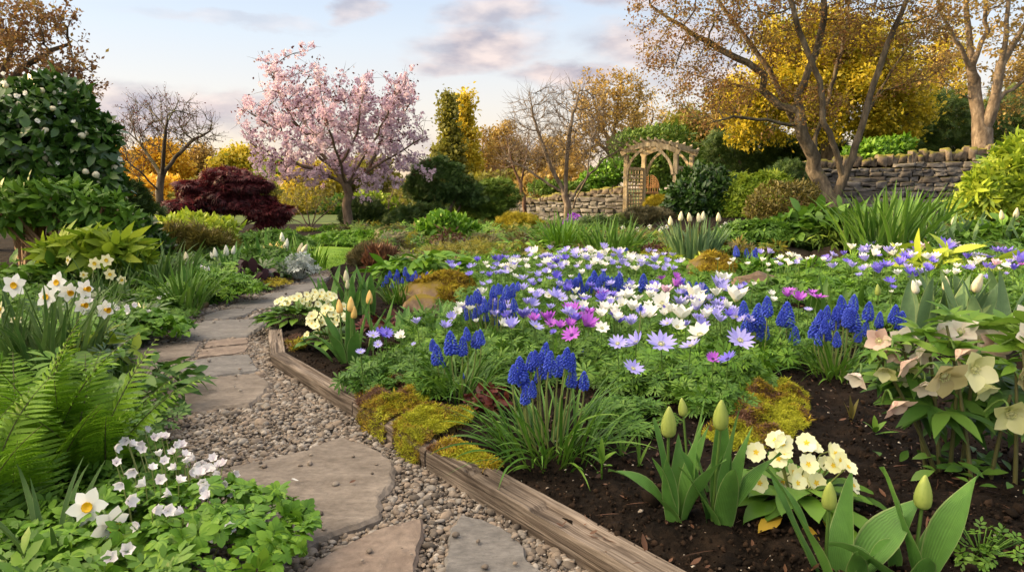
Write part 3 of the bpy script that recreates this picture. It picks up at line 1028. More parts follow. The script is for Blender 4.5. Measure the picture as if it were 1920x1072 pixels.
# ------------------------------------------------------------------ timber edging
def board(p, q, w, top, label, mt, grp, seed, foot=-.04, worn=0.0):
    p, q = np.array(p), np.array(q)
    d = q - p
    L = np.linalg.norm(d)
    d = d / L
    nrm = np.array((-d[1], d[0]))
    k = max(8, int(L / .02))
    r = np.random.default_rng(seed)
    # cross section, front bottom -> front top -> back top -> back bottom
    sec = []
    m = 9
    for u in np.linspace(0, 1, 5):
        sec.append((0.0, foot + (top - foot) * u * .95))
    for u in np.linspace(.06, .94, m):
        sec.append((w * u, top))
    for u in np.linspace(0, 1, 4):
        sec.append((w, top * .95 - (top - foot) * u * .9))
    sec = np.array(sec)
    V = []
    for i in range(k + 1):
        s = i / k * L
        a = sec[:, 0].copy()
        z = sec[:, 1].copy()
        z[4:5 + m] += (np.array([vnoise(np.array(s * 1.6 + seed), np.array(t * 70 + seed * 3.0)) for t in a[4:5 + m]]) - .5) * .011
        z[4:5 + m] += (fbm(np.array(s * 5.0 + seed), np.array(3.3)) - .45) * .016
        a[:5] += (np.array([vnoise(np.array(s * 2.2 + seed * 5), np.array(t * 80.0)) for t in z[:5]]) - .5) * .010
        if worn:      # the end splits open
            c = max(0.0, (s / L - .35) / .65) * worn
            gapk = np.abs(a - w * .62) < w * .11
            z[5:5 + m] -= c * .05 * gapk[5:5 + m] * (vnoise(np.array(s * 9.0), np.array(1.0)) + .4)
            back = a > w * .7
            z[5:5 + m] -= c * .022 * back[5:5 + m] * (vnoise(np.array(s * 14.0), np.array(5.0)) > .45)
        V.append(np.c_[np.full(len(sec), s), a, z])
    ns = len(sec)
    V = np.concatenate(V)
    i, j = np.meshgrid(np.arange(k), np.arange(ns - 1), indexing='ij')
    a = i * ns + j
    Q = np.stack((a, a + ns, a + ns + 1, a + 1), -1).reshape(-1, 4)
    g = G().add(V, Q)
    n0 = len(V)
    # end grain: fans
    for e in (0, k):
        ring = np.arange(ns) + e * ns
        c = V[ring].mean(0)
        T = [(ring[t], ring[t + 1], ns) if False else (t, t + 1, ns) for t in range(ns - 1)]
        g.add(np.concatenate((V[ring], [c])), None, T)
    o = solo('timber_edging_board', g, M[mt], label, 'edging board', grp, (p[0], p[1], 0), smooth=False)
    o.rotation_euler = (0, 0, math.atan2(d[1], d[0]))
    return o


GE = 'old timber boards edging the flower bed'
E2 = EDGE[2] + (EDGE[3] - EDGE[2]) * .42
gap = lambda a, b, t=.004: (a + (b - a) / np.linalg.norm(b - a) * t, b - (b - a) / np.linalg.norm(b - a) * t)
a, b = gap(EDGE[1], EDGE[0]); board(a, b, -.075, .068, 'short end board of the timber edging beside the pale primroses', 'timber', GE, 1)
a, b = gap(EDGE[2], EDGE[1]); board(a, b, -.075, .070, 'straight grey-brown edging board between the gravel patch and the tulips', 'timber', GE, 2)
a, b = gap(E2, EDGE[2]); board(a, b, -.08, .066, 'dark edging board buried under the large golden moss', 'timber', GE, 3)
a, b = gap(EDGE[3], E2); board(a, b, -.08, .068, 'dark edging board overhung by the bright green moss', 'timber', GE, 4)
a, b = gap(EDGE[5], EDGE[3]); board(a, b, -.095, .074, 'nearest and thickest edging board, silvery with long splits in its end', 'timber', GE, 5, worn=1.0)
GL = 'brown boards edging the left border'
le = [G0(px, py)[:2] for px, py in ((296, 618), (392, 576), (480, 548), (520, 536), (566, 524))]
a, b = gap(le[0], le[1]); board(a, b, .045, .045, 'low brown board edging the left border beside the big grey flagstone', 'timber_brown', GL, 7)
a, b = gap(le[2], le[3]); board(a, b, .05, .045, 'low brown board edging the left border below the yellow cushion plant', 'timber_brown', GL, 8)
a, b = gap(le[3], le[4]); board(a, b, .05, .045, 'low brown board edging the left border below the silver-leaved plant', 'timber_brown', GL, 9)


# ------------------------------------------------------------------ crumbs and chips on the soil
def soil_bits():
    tm = [lumpy(ICO1, .34, s + 50, 1.9) for s in range(5)]
    g, h = G(), G()

    def put(gg, p, size, flat):
        which = rng.integers(0, 5, len(p))
        for w, (tV, tT) in enumerate(tm):
            k = np.where(which == w)[0]
            n = len(k)
            R = np.linalg.qr(rng.normal(size=(n, 3, 3)))[0]
            V = tV[None] * (size[k][:, None] * np.stack((np.ones(n), rng.uniform(.5, 1, n), np.full(n, flat)), -1))[:, None]
            if flat < .5:
                a = rng.random(n) * 6.28
                V = np.stack((V[..., 0] * np.cos(a)[:, None] - V[..., 1] * np.sin(a)[:, None], V[..., 0] * np.sin(a)[:, None] + V[..., 1] * np.cos(a)[:, None], V[..., 2]), -1)
                V[..., 2] += V[..., 0] * rng.normal(0, .25, n)[:, None]
            else:
                V = np.einsum('nij,nkj->nki', R, V)
            z = gz(p[k, 0], p[k, 1]) + .012
            W = V + np.c_[p[k], z][:, None]
            gg.add(W.reshape(-1, 3), None, (np.arange(n)[:, None, None] * len(tV) + tT[None]).reshape(-1, 3))

    def pick(n, ymax=5.0):
        y = 1.2 + (ymax - 1.2) * rng.random(n * 3) ** 1.6
        x = rng.uniform(-.85, .85, n * 3) * y
        p = np.c_[x, y]
        p = p[~inside(PATH, x, y)]
        # keep clear of the timber itself
        e = EDGE
        ok = np.ones(len(p), bool)
        for i in range(len(e) - 1):
            a, b = e[i], e[i + 1]
            t = np.clip(((p - a) @ (b - a)) / ((b - a) @ (b - a)), 0, 1)
            ok &= np.linalg.norm(p - a - t[:, None] * (b - a), axis=1) > .085
        return p[ok][:n]

    p = pick(15000); put(g, p, .0044 * rng.lognormal(0, .5, len(p)), .75)
    kind(part('soil_crumbs', g, M['crumb']), 'stuff', 'dark crumbs of soil and bark on the bed')
    p = pick(1500, 4.2); put(h, p, .0031 * rng.lognormal(0, .55, len(p)), .3)
    kind(part('bark_chips', h, M['chip']), 'stuff', 'pale flecks and bark chips scattered on the soil')


soil_bits()


def litter():
    r = np.random.default_rng(31)
    y = 1.3 + 3.6 * r.random(1500) ** 1.4
    x = r.uniform(-.2, .85, 1500) * y
    k = ~inside(PATH, x, y) & (x > .1)
    x, y = x[k][:620], y[k][:620]
    g = G()
    scatter(g, leaf_t(1, .42, 4, .25, -.25), np.c_[x, y, gz(x, y) + .014], unit(rdir(len(x), r) * (1, 1, .25)), unit(rdir(len(x), r) * .5 + (0, 0, 1.0)), .017 * r.lognormal(0, .4, len(x)))
    V, Q = leaf_t(1, .05, 3, .1, .1)
    scatter(g, (V, Q), np.c_[x[:260] + .05, y[:260] - .04, gz(x[:260] + .05, y[:260] - .04) + .014], unit(rdir(260, r) * (1, 1, .15)), (0, 0, 1.0), .06 * r.lognormal(0, .4, 260))
    kind(part('leaf_litter', g, M['leaf_brown']), 'stuff', 'brown leaf litter and dry stalks strewn over the soil')


litter()


# ------------------------------------------------------------------ dry stone walls
STONES = []
for s in range(7):
    V, T = ICO3
    r = np.random.default_rng(s + 100)
    W = np.sign(V) * np.abs(V) ** .33
    W = W / np.abs(W).max(0)
    o = np.ones(len(V))
    for k in range(8):
        d = unit(r.normal(size=3))
        o += .055 * np.sin(V @ d * (2 + k) + r.random() * 6)
    STONES.append((W * o[:, None] * .5, T))


def wall(pts, base, tops, thick, label, seed, course=.115, cop=.23):
    """pts: plan polyline, base: foot height, tops: top height at each point (under the coping)"""
    r = np.random.default_rng(seed)
    pts = np.array(pts, float)
    root = thing('drystone_wall', label, 'stone wall', (*pts[0], base))
    o3 = np.array((*pts[0], base))
    seg = np.linalg.norm(np.diff(pts, axis=0), axis=1)
    cum = np.concatenate(([0], np.cumsum(seg)))

    def at(s):
        i = min(len(seg) - 1, int(np.searchsorted(cum, s, 'right') - 1))
        f = (s - cum[i]) / seg[i]
        d = (pts[i + 1] - pts[i]) / seg[i]
        return pts[i] + f * (pts[i + 1] - pts[i]), d, tops[i] + f * (tops[i + 1] - tops[i])

    g, gc, core = G(), G(), G()

    def stone(gg, c, d, lx, ly, lz, tilt=0.0):
        tV, tT = STONES[r.integers(0, 7)]
        nrm = np.array((-d[1], d[0], 0))
        dd = np.array((d[0], d[1], 0))
        V = tV * (lx, ly, lz)
        if tilt:
            ca, sa = math.cos(tilt), math.sin(tilt)
            V = np.c_[V[:, 0] * ca - V[:, 2] * sa, V[:, 1], V[:, 0] * sa + V[:, 2] * ca]
        W = V[:, :1] * dd + V[:, 1:2] * nrm + V[:, 2:] * np.array((0, 0, 1))
        gg.add(W + c - o3, None, tT)

    z = base
    total = cum[-1]
    while z < max(tops):
        h = course * r.uniform(.62, 1.3)
        s = r.uniform(0, .1)
        while s < total:
            l = h * r.uniform(1.1, 3.4)
            hh = h * (1.0 if r.random() > .14 else r.uniform(1.5, 1.9))
            p, d, top = at(min(total - 1e-4, s + l / 2))
            if z + h * .6 < top:
                c = np.array((p[0], p[1], z + h / 2 + r.normal(0, .006)))
                nrm = np.array((-d[1], d[0], 0))
                for side in (-1, 1):
                    if side == 1 and r.random() > .5:
                        continue
                    stone(g, c + nrm * side * (thick / 2 - .06 + r.normal(0, .018)), d, l * r.uniform(.9, 1.02), .2, min(hh, top - z) * r.uniform(.86, 1.0), r.normal(0, .05))
            s += l
        z += h * .93
    s = 0.0
    while s < total - .05:
        l = r.uniform(.09, .2)
        p, d, top = at(min(total - 1e-4, s + l / 2))
        hh = cop * r.uniform(.75, 1.35)
        stone(gc, np.array((p[0], p[1], top + hh * .42)), d, l * 1.1, thick * r.uniform(.8, 1.05), hh, r.normal(-.06, .13))
        s += l
    for i in range(len(seg)):
        a, b = pts[i], pts[i + 1]
        d = (b - a) / seg[i]
        n2 = np.array((-d[1], d[0])) * (thick / 2 - .1)
        V = []
        for q, tp in ((a, tops[i]), (b, tops[i + 1])):
            for sg in (-1, 1):
                V += [(*(q + sg * n2), base - .1), (*(q + sg * n2), tp + .02)]
        core.add(np.array(V) - o3, [(0, 4, 5, 1), (2, 3, 7, 6), (1, 5, 7, 3), (0, 1, 3, 2), (4, 6, 7, 5)])
    part('stonework', g, M['wallstone'], root)
    part('coping', gc, M['coping'], root)
    part('wall_core', core, M['soil'], root)
    return root


D = 15.0
wr = [P(1500, 405, 15.5)[:2], P(1560, 405, 15.3)[:2], P(1780, 405, 14.7)[:2], P(1900, 405, 14.2)[:2], P(2080, 405, 13.6)[:2]]
wall(wr, .22, [P(1500, 318, 15.5)[2], P(1560, 316, 15.3)[2], P(1780, 302, 14.7)[2], P(1900, 290, 14.2)[2], P(2080, 280, 13.6)[2]], .42,
     'dry stone wall with upright mossy coping stones behind the many-stemmed tree', 1)
wl = [P(955, 405, 20.0)[:2], P(1060, 405, 18.6)[:2], P(1172, 405, 17.6)[:2]]
wall(wl, .05, [P(955, 386, 20.0)[2], P(1060, 374, 18.6)[2], P(1172, 362, 17.6)[2]], .45,
     'low rugged dry stone wall running up to the left post of the garden arch', 2, course=.12, cop=.16)


# ------------------------------------------------------------------ garden arch
def build_arbor():
    AD = 16.5
    o = P(1172, 420, AD)
    base = gh(o[0], o[1]) - .02
    root = thing('garden_arch', 'weathered wooden garden arch with lattice sides and curved slatted roof', 'garden arch', (o[0], o[1], base))
    root.rotation_euler = (0, 0, math.atan2(-.55, .84))
    W, Dp, H = 1.22, 1.08, P(1172, 290, AD)[2] - base
    m = M['arbor']
    pw = .1
    X, Y = (0, W), (0, Dp)
    for y in Y:
        for x in X:
            g = G(); box(g, (0, 0, H / 2), pw, pw, H, bev=.006)
            part('post', g, m, root, (x, y, 0), smooth=False)
    n = 17
    arc = lambda u: H + .02 + .40 * (1 - (2 * u - 1) ** 2) ** .8

    def curved(pts, w, h, parent, loc, name):
        g = G()
        pts = np.array(pts)
        t = unit(np.gradient(pts, axis=0))
        up = np.c_[-t[:, 2], 0 * t[:, 0], t[:, 0]]
        V = []
        for p_, u_ in zip(pts, up):
            for a_, b_ in ((-1, -1), (1, -1), (1, 1), (-1, 1)):
                V.append(p_ + np.array((0, a_ * w / 2, 0)) + u_ * b_ * h / 2)
        k = len(pts)
        Q = [(i * 4 + j, i * 4 + (j + 1) % 4, (i + 1) * 4 + (j + 1) % 4, (i + 1) * 4 + j) for i in range(k - 1) for j in range(4)]
        Q += [(3, 2, 1, 0), ((k - 1) * 4, (k - 1) * 4 + 1, (k - 1) * 4 + 2, (k - 1) * 4 + 3)]
        g.add(V, Q)
        return part(name, g, m, parent, loc, smooth=False)

    for y in (-.075, Dp + .075):
        us = np.linspace(-.09, 1.09, n)
        pts = [(u * W, 0, H + .06 + .30 * math.cos((u - .5) * 2.15) - .14) for u in us]
        curved(pts, .045, .11, root, (0, y, 0), 'arched_beam')
        for sx, x in ((1, 0), (-1, W)):
            b = bez((x + sx * .05, 0, H - .48), (x + sx * .07, 0, H - .10), (x + sx * .46, 0, H + .12), 9)
            curved(b, .035, .06, root, (0, y, 0), 'brace')
    for u in np.linspace(-.07, 1.07, 9):
        z = H + .06 + .30 * math.cos((u - .5) * 2.15) - .14 + .075
        g = G()
        ys = np.linspace(-.22, Dp + .22, 15)
        zz = .05 * (np.abs(ys - Dp / 2) / (Dp / 2 + .22)) ** 8
        V = []
        for y_, q in zip(ys, zz):
            V += [(-.02, y_, q - .03), (.02, y_, q - .03), (.02, y_, q + .03), (-.02, y_, q + .03)]
        k = len(ys)
        Q = [(i * 4 + j, (i + 1) * 4 + j, (i + 1) * 4 + (j + 1) % 4, i * 4 + (j + 1) % 4) for i in range(k - 1) for j in range(4)]
        Q += [(0, 1, 2, 3), ((k - 1) * 4 + 3, (k - 1) * 4 + 2, (k - 1) * 4 + 1, (k - 1) * 4)]
        g.add(V, Q)
        part('roof_slat', g, m, root, (u * W, 0, z), smooth=False)
    for x in X:
        y0, y1, z0, z1 = pw / 2, Dp - pw / 2, .12, H - .32
        g = G()
        for z in (z0, z1):
            box(g, (0, (y0 + y1) / 2, z), .05, y1 - y0 - .004, .07, bev=.004)
        for y in (y0 + .032, y1 - .032):
            box(g, (0, y, (z0 + z1) / 2), .046, .05, z1 - z0 - .074, bev=.004)
        for y in np.linspace(y0 + .16, y1 - .16, 5):
            box(g, (.011, y, (z0 + z1) / 2), .016, .034, z1 - z0 - .074)
        for z in np.linspace(z0 + .14, z1 - .14, 9):
            box(g, (-.011, (y0 + y1) / 2, z), .016, y1 - y0 - .11, .034)
        part('lattice_panel', g, m, root, (x, 0, 0), smooth=False)
    # wicker chair glimpsed behind the arch
    c = P(1216, 395, 17.9)
    t = thing('wicker_chair', 'round-backed wicker chair glimpsed through the garden arch', 'chair', (c[0], c[1], gh(c[0], c[1])))
    t.rotation_euler = (0, 0, -.5)
    g = G()
    an = np.linspace(0, math.pi, 13)
    for rr in np.linspace(.02, .26, 8):
        tube(g, np.c_[rr * np.cos(an), 0 * an + .03 * np.sin(an), .55 + np.sin(an) * rr * 1.3], .014, 5)
    for x in np.linspace(-.22, .22, 8):
        tube(g, [(x, 0, .42), (x, .03, .55 + 1.3 * math.sqrt(max(0, .0676 - x * x)))], .012, 5)
    part('backrest', g, M['wicker'], t)
    g = G(); box(g, (0, -.22, .42), .52, .5, .07, bev=.02)
    part('seat', g, M['wicker'], t)
    for x in (-.23, .23):
        for y in (-.43, -.02):
            g = G(); tube(g, [(x, y, 0), (x, y, .40)], .02, 7)
            part('leg', g, M['wicker'], t)


build_arbor()


# ------------------------------------------------------------------ rocks
def rock(spec, label, mat, name='boulder', cat='boulder', seed=1, flat=1.0, extra=None):
    """spec: list of (px, py_base, width px, height px); one continuous lumpy stone"""
    px, py, w, h = spec
    p = on_ground(px, py)
    s = p[1] / FPX
    V, T = lumpy(ICO3, .12, seed, 1.7)
    V2, _ = lumpy((V, T), .04, seed + 9, 5.0)
    V2 = V2 * (w * s / 2, w * s / 2 * flat, h * s)
    V2[:, 2] = np.where(V2[:, 2] < 0, V2[:, 2] * .3, V2[:, 2])
    o = solo(name, G().add(V2, None, T), M[mat], label, cat, None, (p[0], p[1] + w * s * .3 * flat, p[2]))
    if extra:      # living moss on the crown
        r = np.random.default_rng(seed)
        tri = V2[T]
        cen = tri.mean(1)
        nn = unit(np.cross(tri[:, 1] - tri[:, 0], tri[:, 2] - tri[:, 0]))
        sel = np.where((nn[:, 2] > .25) & (fbm(cen[:, 0] * 7 + seed, cen[:, 1] * 7) + .25 * nn[:, 2] + extra * cen[:, 0] / (w * s) > .60))[0]
        k = r.choice(sel, 2600)
        b = r.dirichlet((1, 1, 1), len(k))
        q = (tri[k] * b[:, :, None]).sum(1)
        up = unit(nn[k] + r.normal(0, .4, (len(k), 3)))
        g = G()
        scatter(g, MOSS_TUFT, q, unit(np.cross(up, rdir(len(k), r))), up, .03 * r.lognormal(0, .3, len(k)))
        part('moss', g, M['moss_gold'], o)
    return o


MOSS_TUFT = join([(rotz(rotx(leaf_t(1, .20, 2, .1, .5)[0], .55 + .3 * (k % 2)), k * 1.257), leaf_t(1, .20, 2, .1, .5)[1]) for k in range(5)])
# ------------------------------------------------------------------ trees
def ell_points(ells, n, D, seed, depth=1.0):
    """points filling ellipsoids given in the photograph's scale: (px, py, rx, ry[, depth factor])"""
    r = np.random.default_rng(seed)
    wts = np.array([e[2] * e[3] for e in ells], float)
    ks = r.choice(len(ells), n, p=wts / wts.sum())
    d = unit(r.normal(size=(n, 3))) * (r.random((n, 1)) ** .4)
    out = np.zeros((n, 3))
    for i, e in enumerate(ells):
        k = ks == i
        c = P(e[0], e[1], D)
        s = D / FPX
        dz = (e[4] if len(e) > 4 else 1.0) * depth
        out[k] = c + d[k] * (e[2] * s, e[2] * s * dz, e[3] * s)
    return out


def grow(guides, attr, step, kill=None, maxn=5000, seed=0, wob=.25, up=0.0):
    r = np.random.default_rng(seed)
    kill = kill or step * 1.3
    pos, par = [], []
    for gi, gl in enumerate(guides):
        gl = np.array(gl, float)
        if gi == 0:
            pos.append(gl[0]); par.append(-1)
            cur = 0
        else:
            A = np.array(pos)
            cur = int(np.argmin(np.linalg.norm(A - gl[0], axis=1)))
        # smooth the guide
        for a, b in zip(gl[:-1], gl[1:]):
            k = max(1, int(np.linalg.norm(b - a) / step))
            for s in range(1, k + 1):
                q = a + (b - a) * s / k + r.normal(0, step * .07, 3)
                pos.append(q); par.append(cur); cur = len(pos) - 1
    A = np.zeros((maxn + 10, 3))
    n = len(pos)
    A[:n] = pos
    par = list(par)
    attr = attr.copy()
    d2 = ((attr[:, None] - A[None, :n]) ** 2).sum(-1)
    near, nd = d2.argmin(1), d2.min(1)
    alive = nd > kill ** 2
    for _ in range(400):
        if not alive.any() or n >= maxn:
            break
        idx = np.where(alive)[0]
        v = unit(attr[idx] - A[near[idx]])
        acc = np.zeros((n, 3))
        np.add.at(acc, near[idx], v)
        src = np.unique(near[idx])
        dirs = unit(unit(acc[src]) + r.normal(0, wob, (len(src), 3)) + (0, 0, up))
        new = A[src] + dirs * step
        # refuse points that repeat an existing branch
        good = []
        for s, q in zip(src, new):
            if ((A[:n] - q) ** 2).sum(1).min() > (step * .35) ** 2:
                good.append((s, q))
            else:
                alive[near == s] &= r.random((near == s).sum()) > .5
        if not good:
            continue
        good = good[:maxn - n]
        m0 = n
        for s, q in good:
            A[n] = q; par.append(int(s)); n += 1
        nw = A[m0:n]
        dd = ((attr[:, None] - nw[None]) ** 2).sum(-1)
        b, bd = dd.argmin(1), dd.min(1)
        better = bd < nd
        near = np.where(better, b + m0, near)
        nd = np.where(better, bd, nd)
        alive &= nd > kill ** 2
    return A[:n].copy(), np.array(par)


def limbs(g, pos, par, r_root, r_tip, sides=6, m=0, flare=1.0, rmin_draw=0.0):
    n = len(pos)
    kids = [[] for _ in range(n)]
    for i in range(1, n):
        kids[par[i]].append(i)
    cnt = np.zeros(n)
    for i in range(n - 1, -1, -1):
        cnt[i] = max(1, sum(cnt[k] for k in kids[i]))
    e = math.log(r_root / r_tip) / math.log(max(2, cnt[0]))
    rad = r_tip * cnt ** e
    starts = [(0, None)]
    while starts:
        i, frm = starts.pop()
        path, rr = [], []
        if frm is not None:
            path.append(pos[frm]); rr.append(min(rad[frm] * .9, rad[i] * 1.25))
        while True:
            path.append(pos[i]); rr.append(rad[i])
            if not kids[i]:
                break
            ks = sorted(kids[i], key=lambda k: -cnt[k])
            for k in ks[1:]:
                starts.append((k, i))
            i = ks[0]
        rr[-1] *= .5
        if len(path) >= 2:
            R = max(rr)
            rr = np.array(rr)
            if frm is None and flare > 1:
                h = np.linalg.norm(np.array(path) - path[0], axis=1)
                rr = rr * (1 + (flare - 1) * np.exp(-h / (r_root * 2.2)))
            tube(g, path, rr, sides + 3 if R > r_root * .5 else (sides if R > r_tip * 3 else 4 if sides > 4 else 3), m)
    return rad, kids, cnt


def twigs(g, pos, par, tips, L, r, n_each=3, seed=0, up=.3, m=0):
    """fine end twigs; returns their points and directions"""
    q = np.random.default_rng(seed)
    base = np.repeat(tips, n_each)
    d0 = unit(pos[base] - pos[np.maximum(0, par[base])])
    d = unit(d0 + q.normal(0, .55, (len(base), 3)) + (0, 0, up))
    l = L * q.uniform(.5, 1.2, len(base))
    a = pos[base]
    b = a + d * l[:, None] * .55
    d2 = unit(d + q.normal(0, .25, d.shape) + (0, 0, up * .5))
    c = b + d2 * l[:, None] * .45
    # three-sided slivers
    x = unit(np.cross(d, rdir(len(d), q)))
    y = np.cross(d, x)
    V = []
    for p_, rr in ((a, r), (b, r * .7), (c, r * .25)):
        for k in range(3):
            t = k * 2.0944
            V.append(p_ + rr * (math.cos(t) * x + math.sin(t) * y))
    V = np.stack(V, 1)
    Q = [(i * 3 + k, i * 3 + (k + 1) % 3, (i + 1) * 3 + (k + 1) % 3, (i + 1) * 3 + k) for i in range(2) for k in range(3)]
    Q = (np.arange(len(V))[:, None, None] * 9 + np.array(Q)[None]).reshape(-1, 4)
    g.add(V.reshape(-1, 3), Q, None, m)
    return a, b, c, d


def tree(name, label, cat, guides, D, ells, n_attr, step, r_root, r_tip, bark, leaf=None, crown='crown', group=None, seed=1, depth=.9, wob=.25, up=0.0,
         twig_L=.3, twig_n=2, twig_r=.004, sides=6, maxn=4000, flare=1.35, gdepth=.0):
    """guides: pixel polylines of the main limbs (first one starts at the foot).
    leaf: dict(mat, tmpl, n, size, droop) or None for bare crowns"""
    r = np.random.default_rng(seed + 500)
    gl = []
    for i, gpx in enumerate(guides):
        dd = r.normal(0, gdepth) if i else 0
        gl.append([P(a, b, D + dd * (j / max(1, len(gpx) - 1))) for j, (a, b) in enumerate(gpx)])
    foot = gl[0][0]
    foot[2] = gh(foot[0], foot[1]) - .05
    attr = ell_points(ells, n_attr, D, seed, depth)
    attr = attr[attr[:, 2] > foot[2] + .2]
    pos, par = grow(gl, attr, step, None, maxn, seed, wob, up)
    root = thing(name, label, cat, foot, group)
    pos = pos - foot
    g = G()
    rad, kids, cnt = limbs(g, pos, par, r_root, r_tip, sides, flare=flare)
    tips = np.array([i for i in range(1, len(pos)) if cnt[i] <= 4])
    a = b = c = None
    if twig_n:
        a, b, c, d = twigs(g, pos, par, tips, twig_L, twig_r, twig_n, seed)
    part('trunk', g, M[bark], root)
    if leaf:
        gg = G()
        n = leaf['n']
        if a is not None:
            k = r.integers(0, len(a), n)
            s = r.random((n, 1))
            p = np.where(s < .5, a[k] + (b[k] - a[k]) * s * 2, b[k] + (c[k] - b[k]) * (s - .5) * 2)
            dd = d[k]
        else:
            k = r.choice(tips, n)
            p = pos[k]
            dd = unit(pos[k] - pos[par[k]])
        sp = leaf.get('spread', .05)
        p = p + r.normal(0, sp, (n, 3))
        yd = unit(dd * leaf.get('along', .4) + rdir(n, r) + (0, 0, leaf.get('droop', -.1)))
        scatter(gg, leaf.get('tmpl', QUAD), p, yd, unit(rdir(n, r) + (0, 0, leaf.get('flat', .6))), leaf['size'] * r.lognormal(0, .25, n))
        part(crown, gg, M[leaf['mat']], root)
    return root, pos, tips, foot


# five-petalled blossom, about 1 unit across
_pt = leaf_t(.5, .42, 2, .12, -.25, 1.15)
BLOSSOM = join([(rotz(_pt[0], k * 2 * math.pi / 5), _pt[1]) for k in range(5)])


def cherry():
    gd = [[(653, 441), (652, 400), (650, 347)],
          [(650, 347), (628, 318), (598, 285), (560, 240), (525, 180), (506, 130)],
          [(650, 347), (640, 310), (622, 260), (606, 200), (596, 130)],
          [(650, 347), (672, 312), (700, 265), (728, 210), (760, 150)],
          [(650, 347), (690, 320), (742, 290), (790, 260)],
          [(650, 345), (600, 325), (550, 305), (500, 290), (470, 270)],
          [(628, 318), (590, 285), (530, 250), (460, 205)],
          [(690, 320), (720, 250), (770, 195)],
          [(640, 310), (668, 250), (684, 170)]]
    ells = [(620, 262, 150, 75), (560, 190, 70, 60), (515, 160, 26, 50), (596, 165, 30, 45), (712, 205, 70, 55), (757, 175, 28, 40), (505, 245, 62, 48), (466, 205, 22, 16),
            (545, 322, 75, 34), (745, 285, 66, 42), (700, 330, 60, 40), (785, 240, 26, 24), (500, 125, 12, 30), (648, 182, 36, 34), (684, 176, 28, 28), (655, 205, 40, 36), (542, 140, 10, 30), (590, 122, 12, 32), (640, 152, 10, 28), (690, 158, 10, 24), (735, 150, 12, 30), (772, 148, 12, 26), (455, 198, 16, 8), (468, 255, 22, 12), (805, 232, 16, 12), (790, 320, 22, 24)]
    root, pos, tips, foot = tree('cherry_tree', 'spreading flowering cherry tree covered in pale pink blossom above the lawn', 'cherry tree', gd, 13.3, ells, 1050, .16, .088, .007, 'bark',
                                 None, seed=3, depth=.8, twig_L=.30, twig_n=2, twig_r=.0045, maxn=3600, flare=1.35, gdepth=.9, up=.05)
    r = np.random.default_rng(8)
    # blossom sits in pompons along the outer wood
    n_cl = 1650
    k = r.choice(tips, n_cl)
    ctr = pos[k] + r.normal(0, .065, (n_cl, 3)) + (0, 0, .02)
    m = 13
    p = np.repeat(ctr, m, 0) + rdir(n_cl * m, r) * (r.random((n_cl * m, 1)) ** .5 * .068)
    out = unit(p - np.repeat(ctr, m, 0) + rdir(n_cl * m, r) * .03)
    g = G()
    scatter(g, BLOSSOM, p, unit(np.cross(out, rdir(len(p), r))), out, .048 * r.lognormal(0, .2, len(p)))
    part('blossom', g, M['blossom'], root)
    g = G()
    k = r.choice(tips, 1500)
    scatter(g, QUAD, pos[k] + r.normal(0, .1, (1500, 3)) + (0, 0, .08), unit(rdir(1500, r) + (0, 0, .6)), rdir(1500, r), .06)
    part('young_leaves', g, M['leaf_wine'], root)


cherry()

# bare tree left of the cherry
tree('bare_tree', 'bare twiggy tree leaning over the dark red maple', 'tree',
     [[(296, 410), (300, 360), (302, 330)], [(302, 330), (285, 300), (258, 262), (240, 225)], [(302, 330), (306, 290), (312, 240), (315, 205)],
      [(302, 330), (330, 295), (362, 262), (392, 245)], [(300, 360), (270, 330), (238, 300), (222, 280)], [(292, 405), (280, 380), (262, 345)]], 13.5,
     [(318, 245, 95, 50), (255, 240, 48, 44), (300, 205, 60, 26), (380, 260, 36, 26), (250, 300, 36, 26)], 1300, .13, .075, .005, 'bark_grey',
     dict(mat='leaf_wine', n=2600, size=.028, spread=.02, along=.8), seed=5, depth=.7, twig_L=.30, twig_n=3, twig_r=.0048, maxn=4200, gdepth=.6)

# tall tree at the left edge
tree('budding_tree', 'tall dark budding tree spreading in over the camellia bush', 'tree',
     [[(-40, 470), (-30, 330), (-18, 200), (-30, 60)], [(-18, 200), (40, 130), (95, 95), (130, 80)], [(-25, 260), (30, 200), (90, 160), (140, 130)],
      [(-18, 200), (10, 120), (40, 40), (60, -20)], [(-30, 320), (30, 250), (100, 215), (165, 190)], [(-30, 60), (0, 0), (20, -60)]], 9.5,
     [(25, 130, 75, 115), (85, 110, 60, 60), (120, 150, 55, 45), (50, 45, 50, 50), (30, 230, 90, 50), (140, 215, 42, 28), (150, 125, 34, 30), (165, 160, 24, 18), (110, 50, 44, 44), (-60, 100, 90, 140)], 2000, .15, .15, .006, 'bark',
     dict(mat='leaf_copper', n=12000, size=.05, spread=.035, along=.5), seed=6, depth=.9, twig_L=.26, twig_n=2, twig_r=.004, maxn=5000, gdepth=.8)

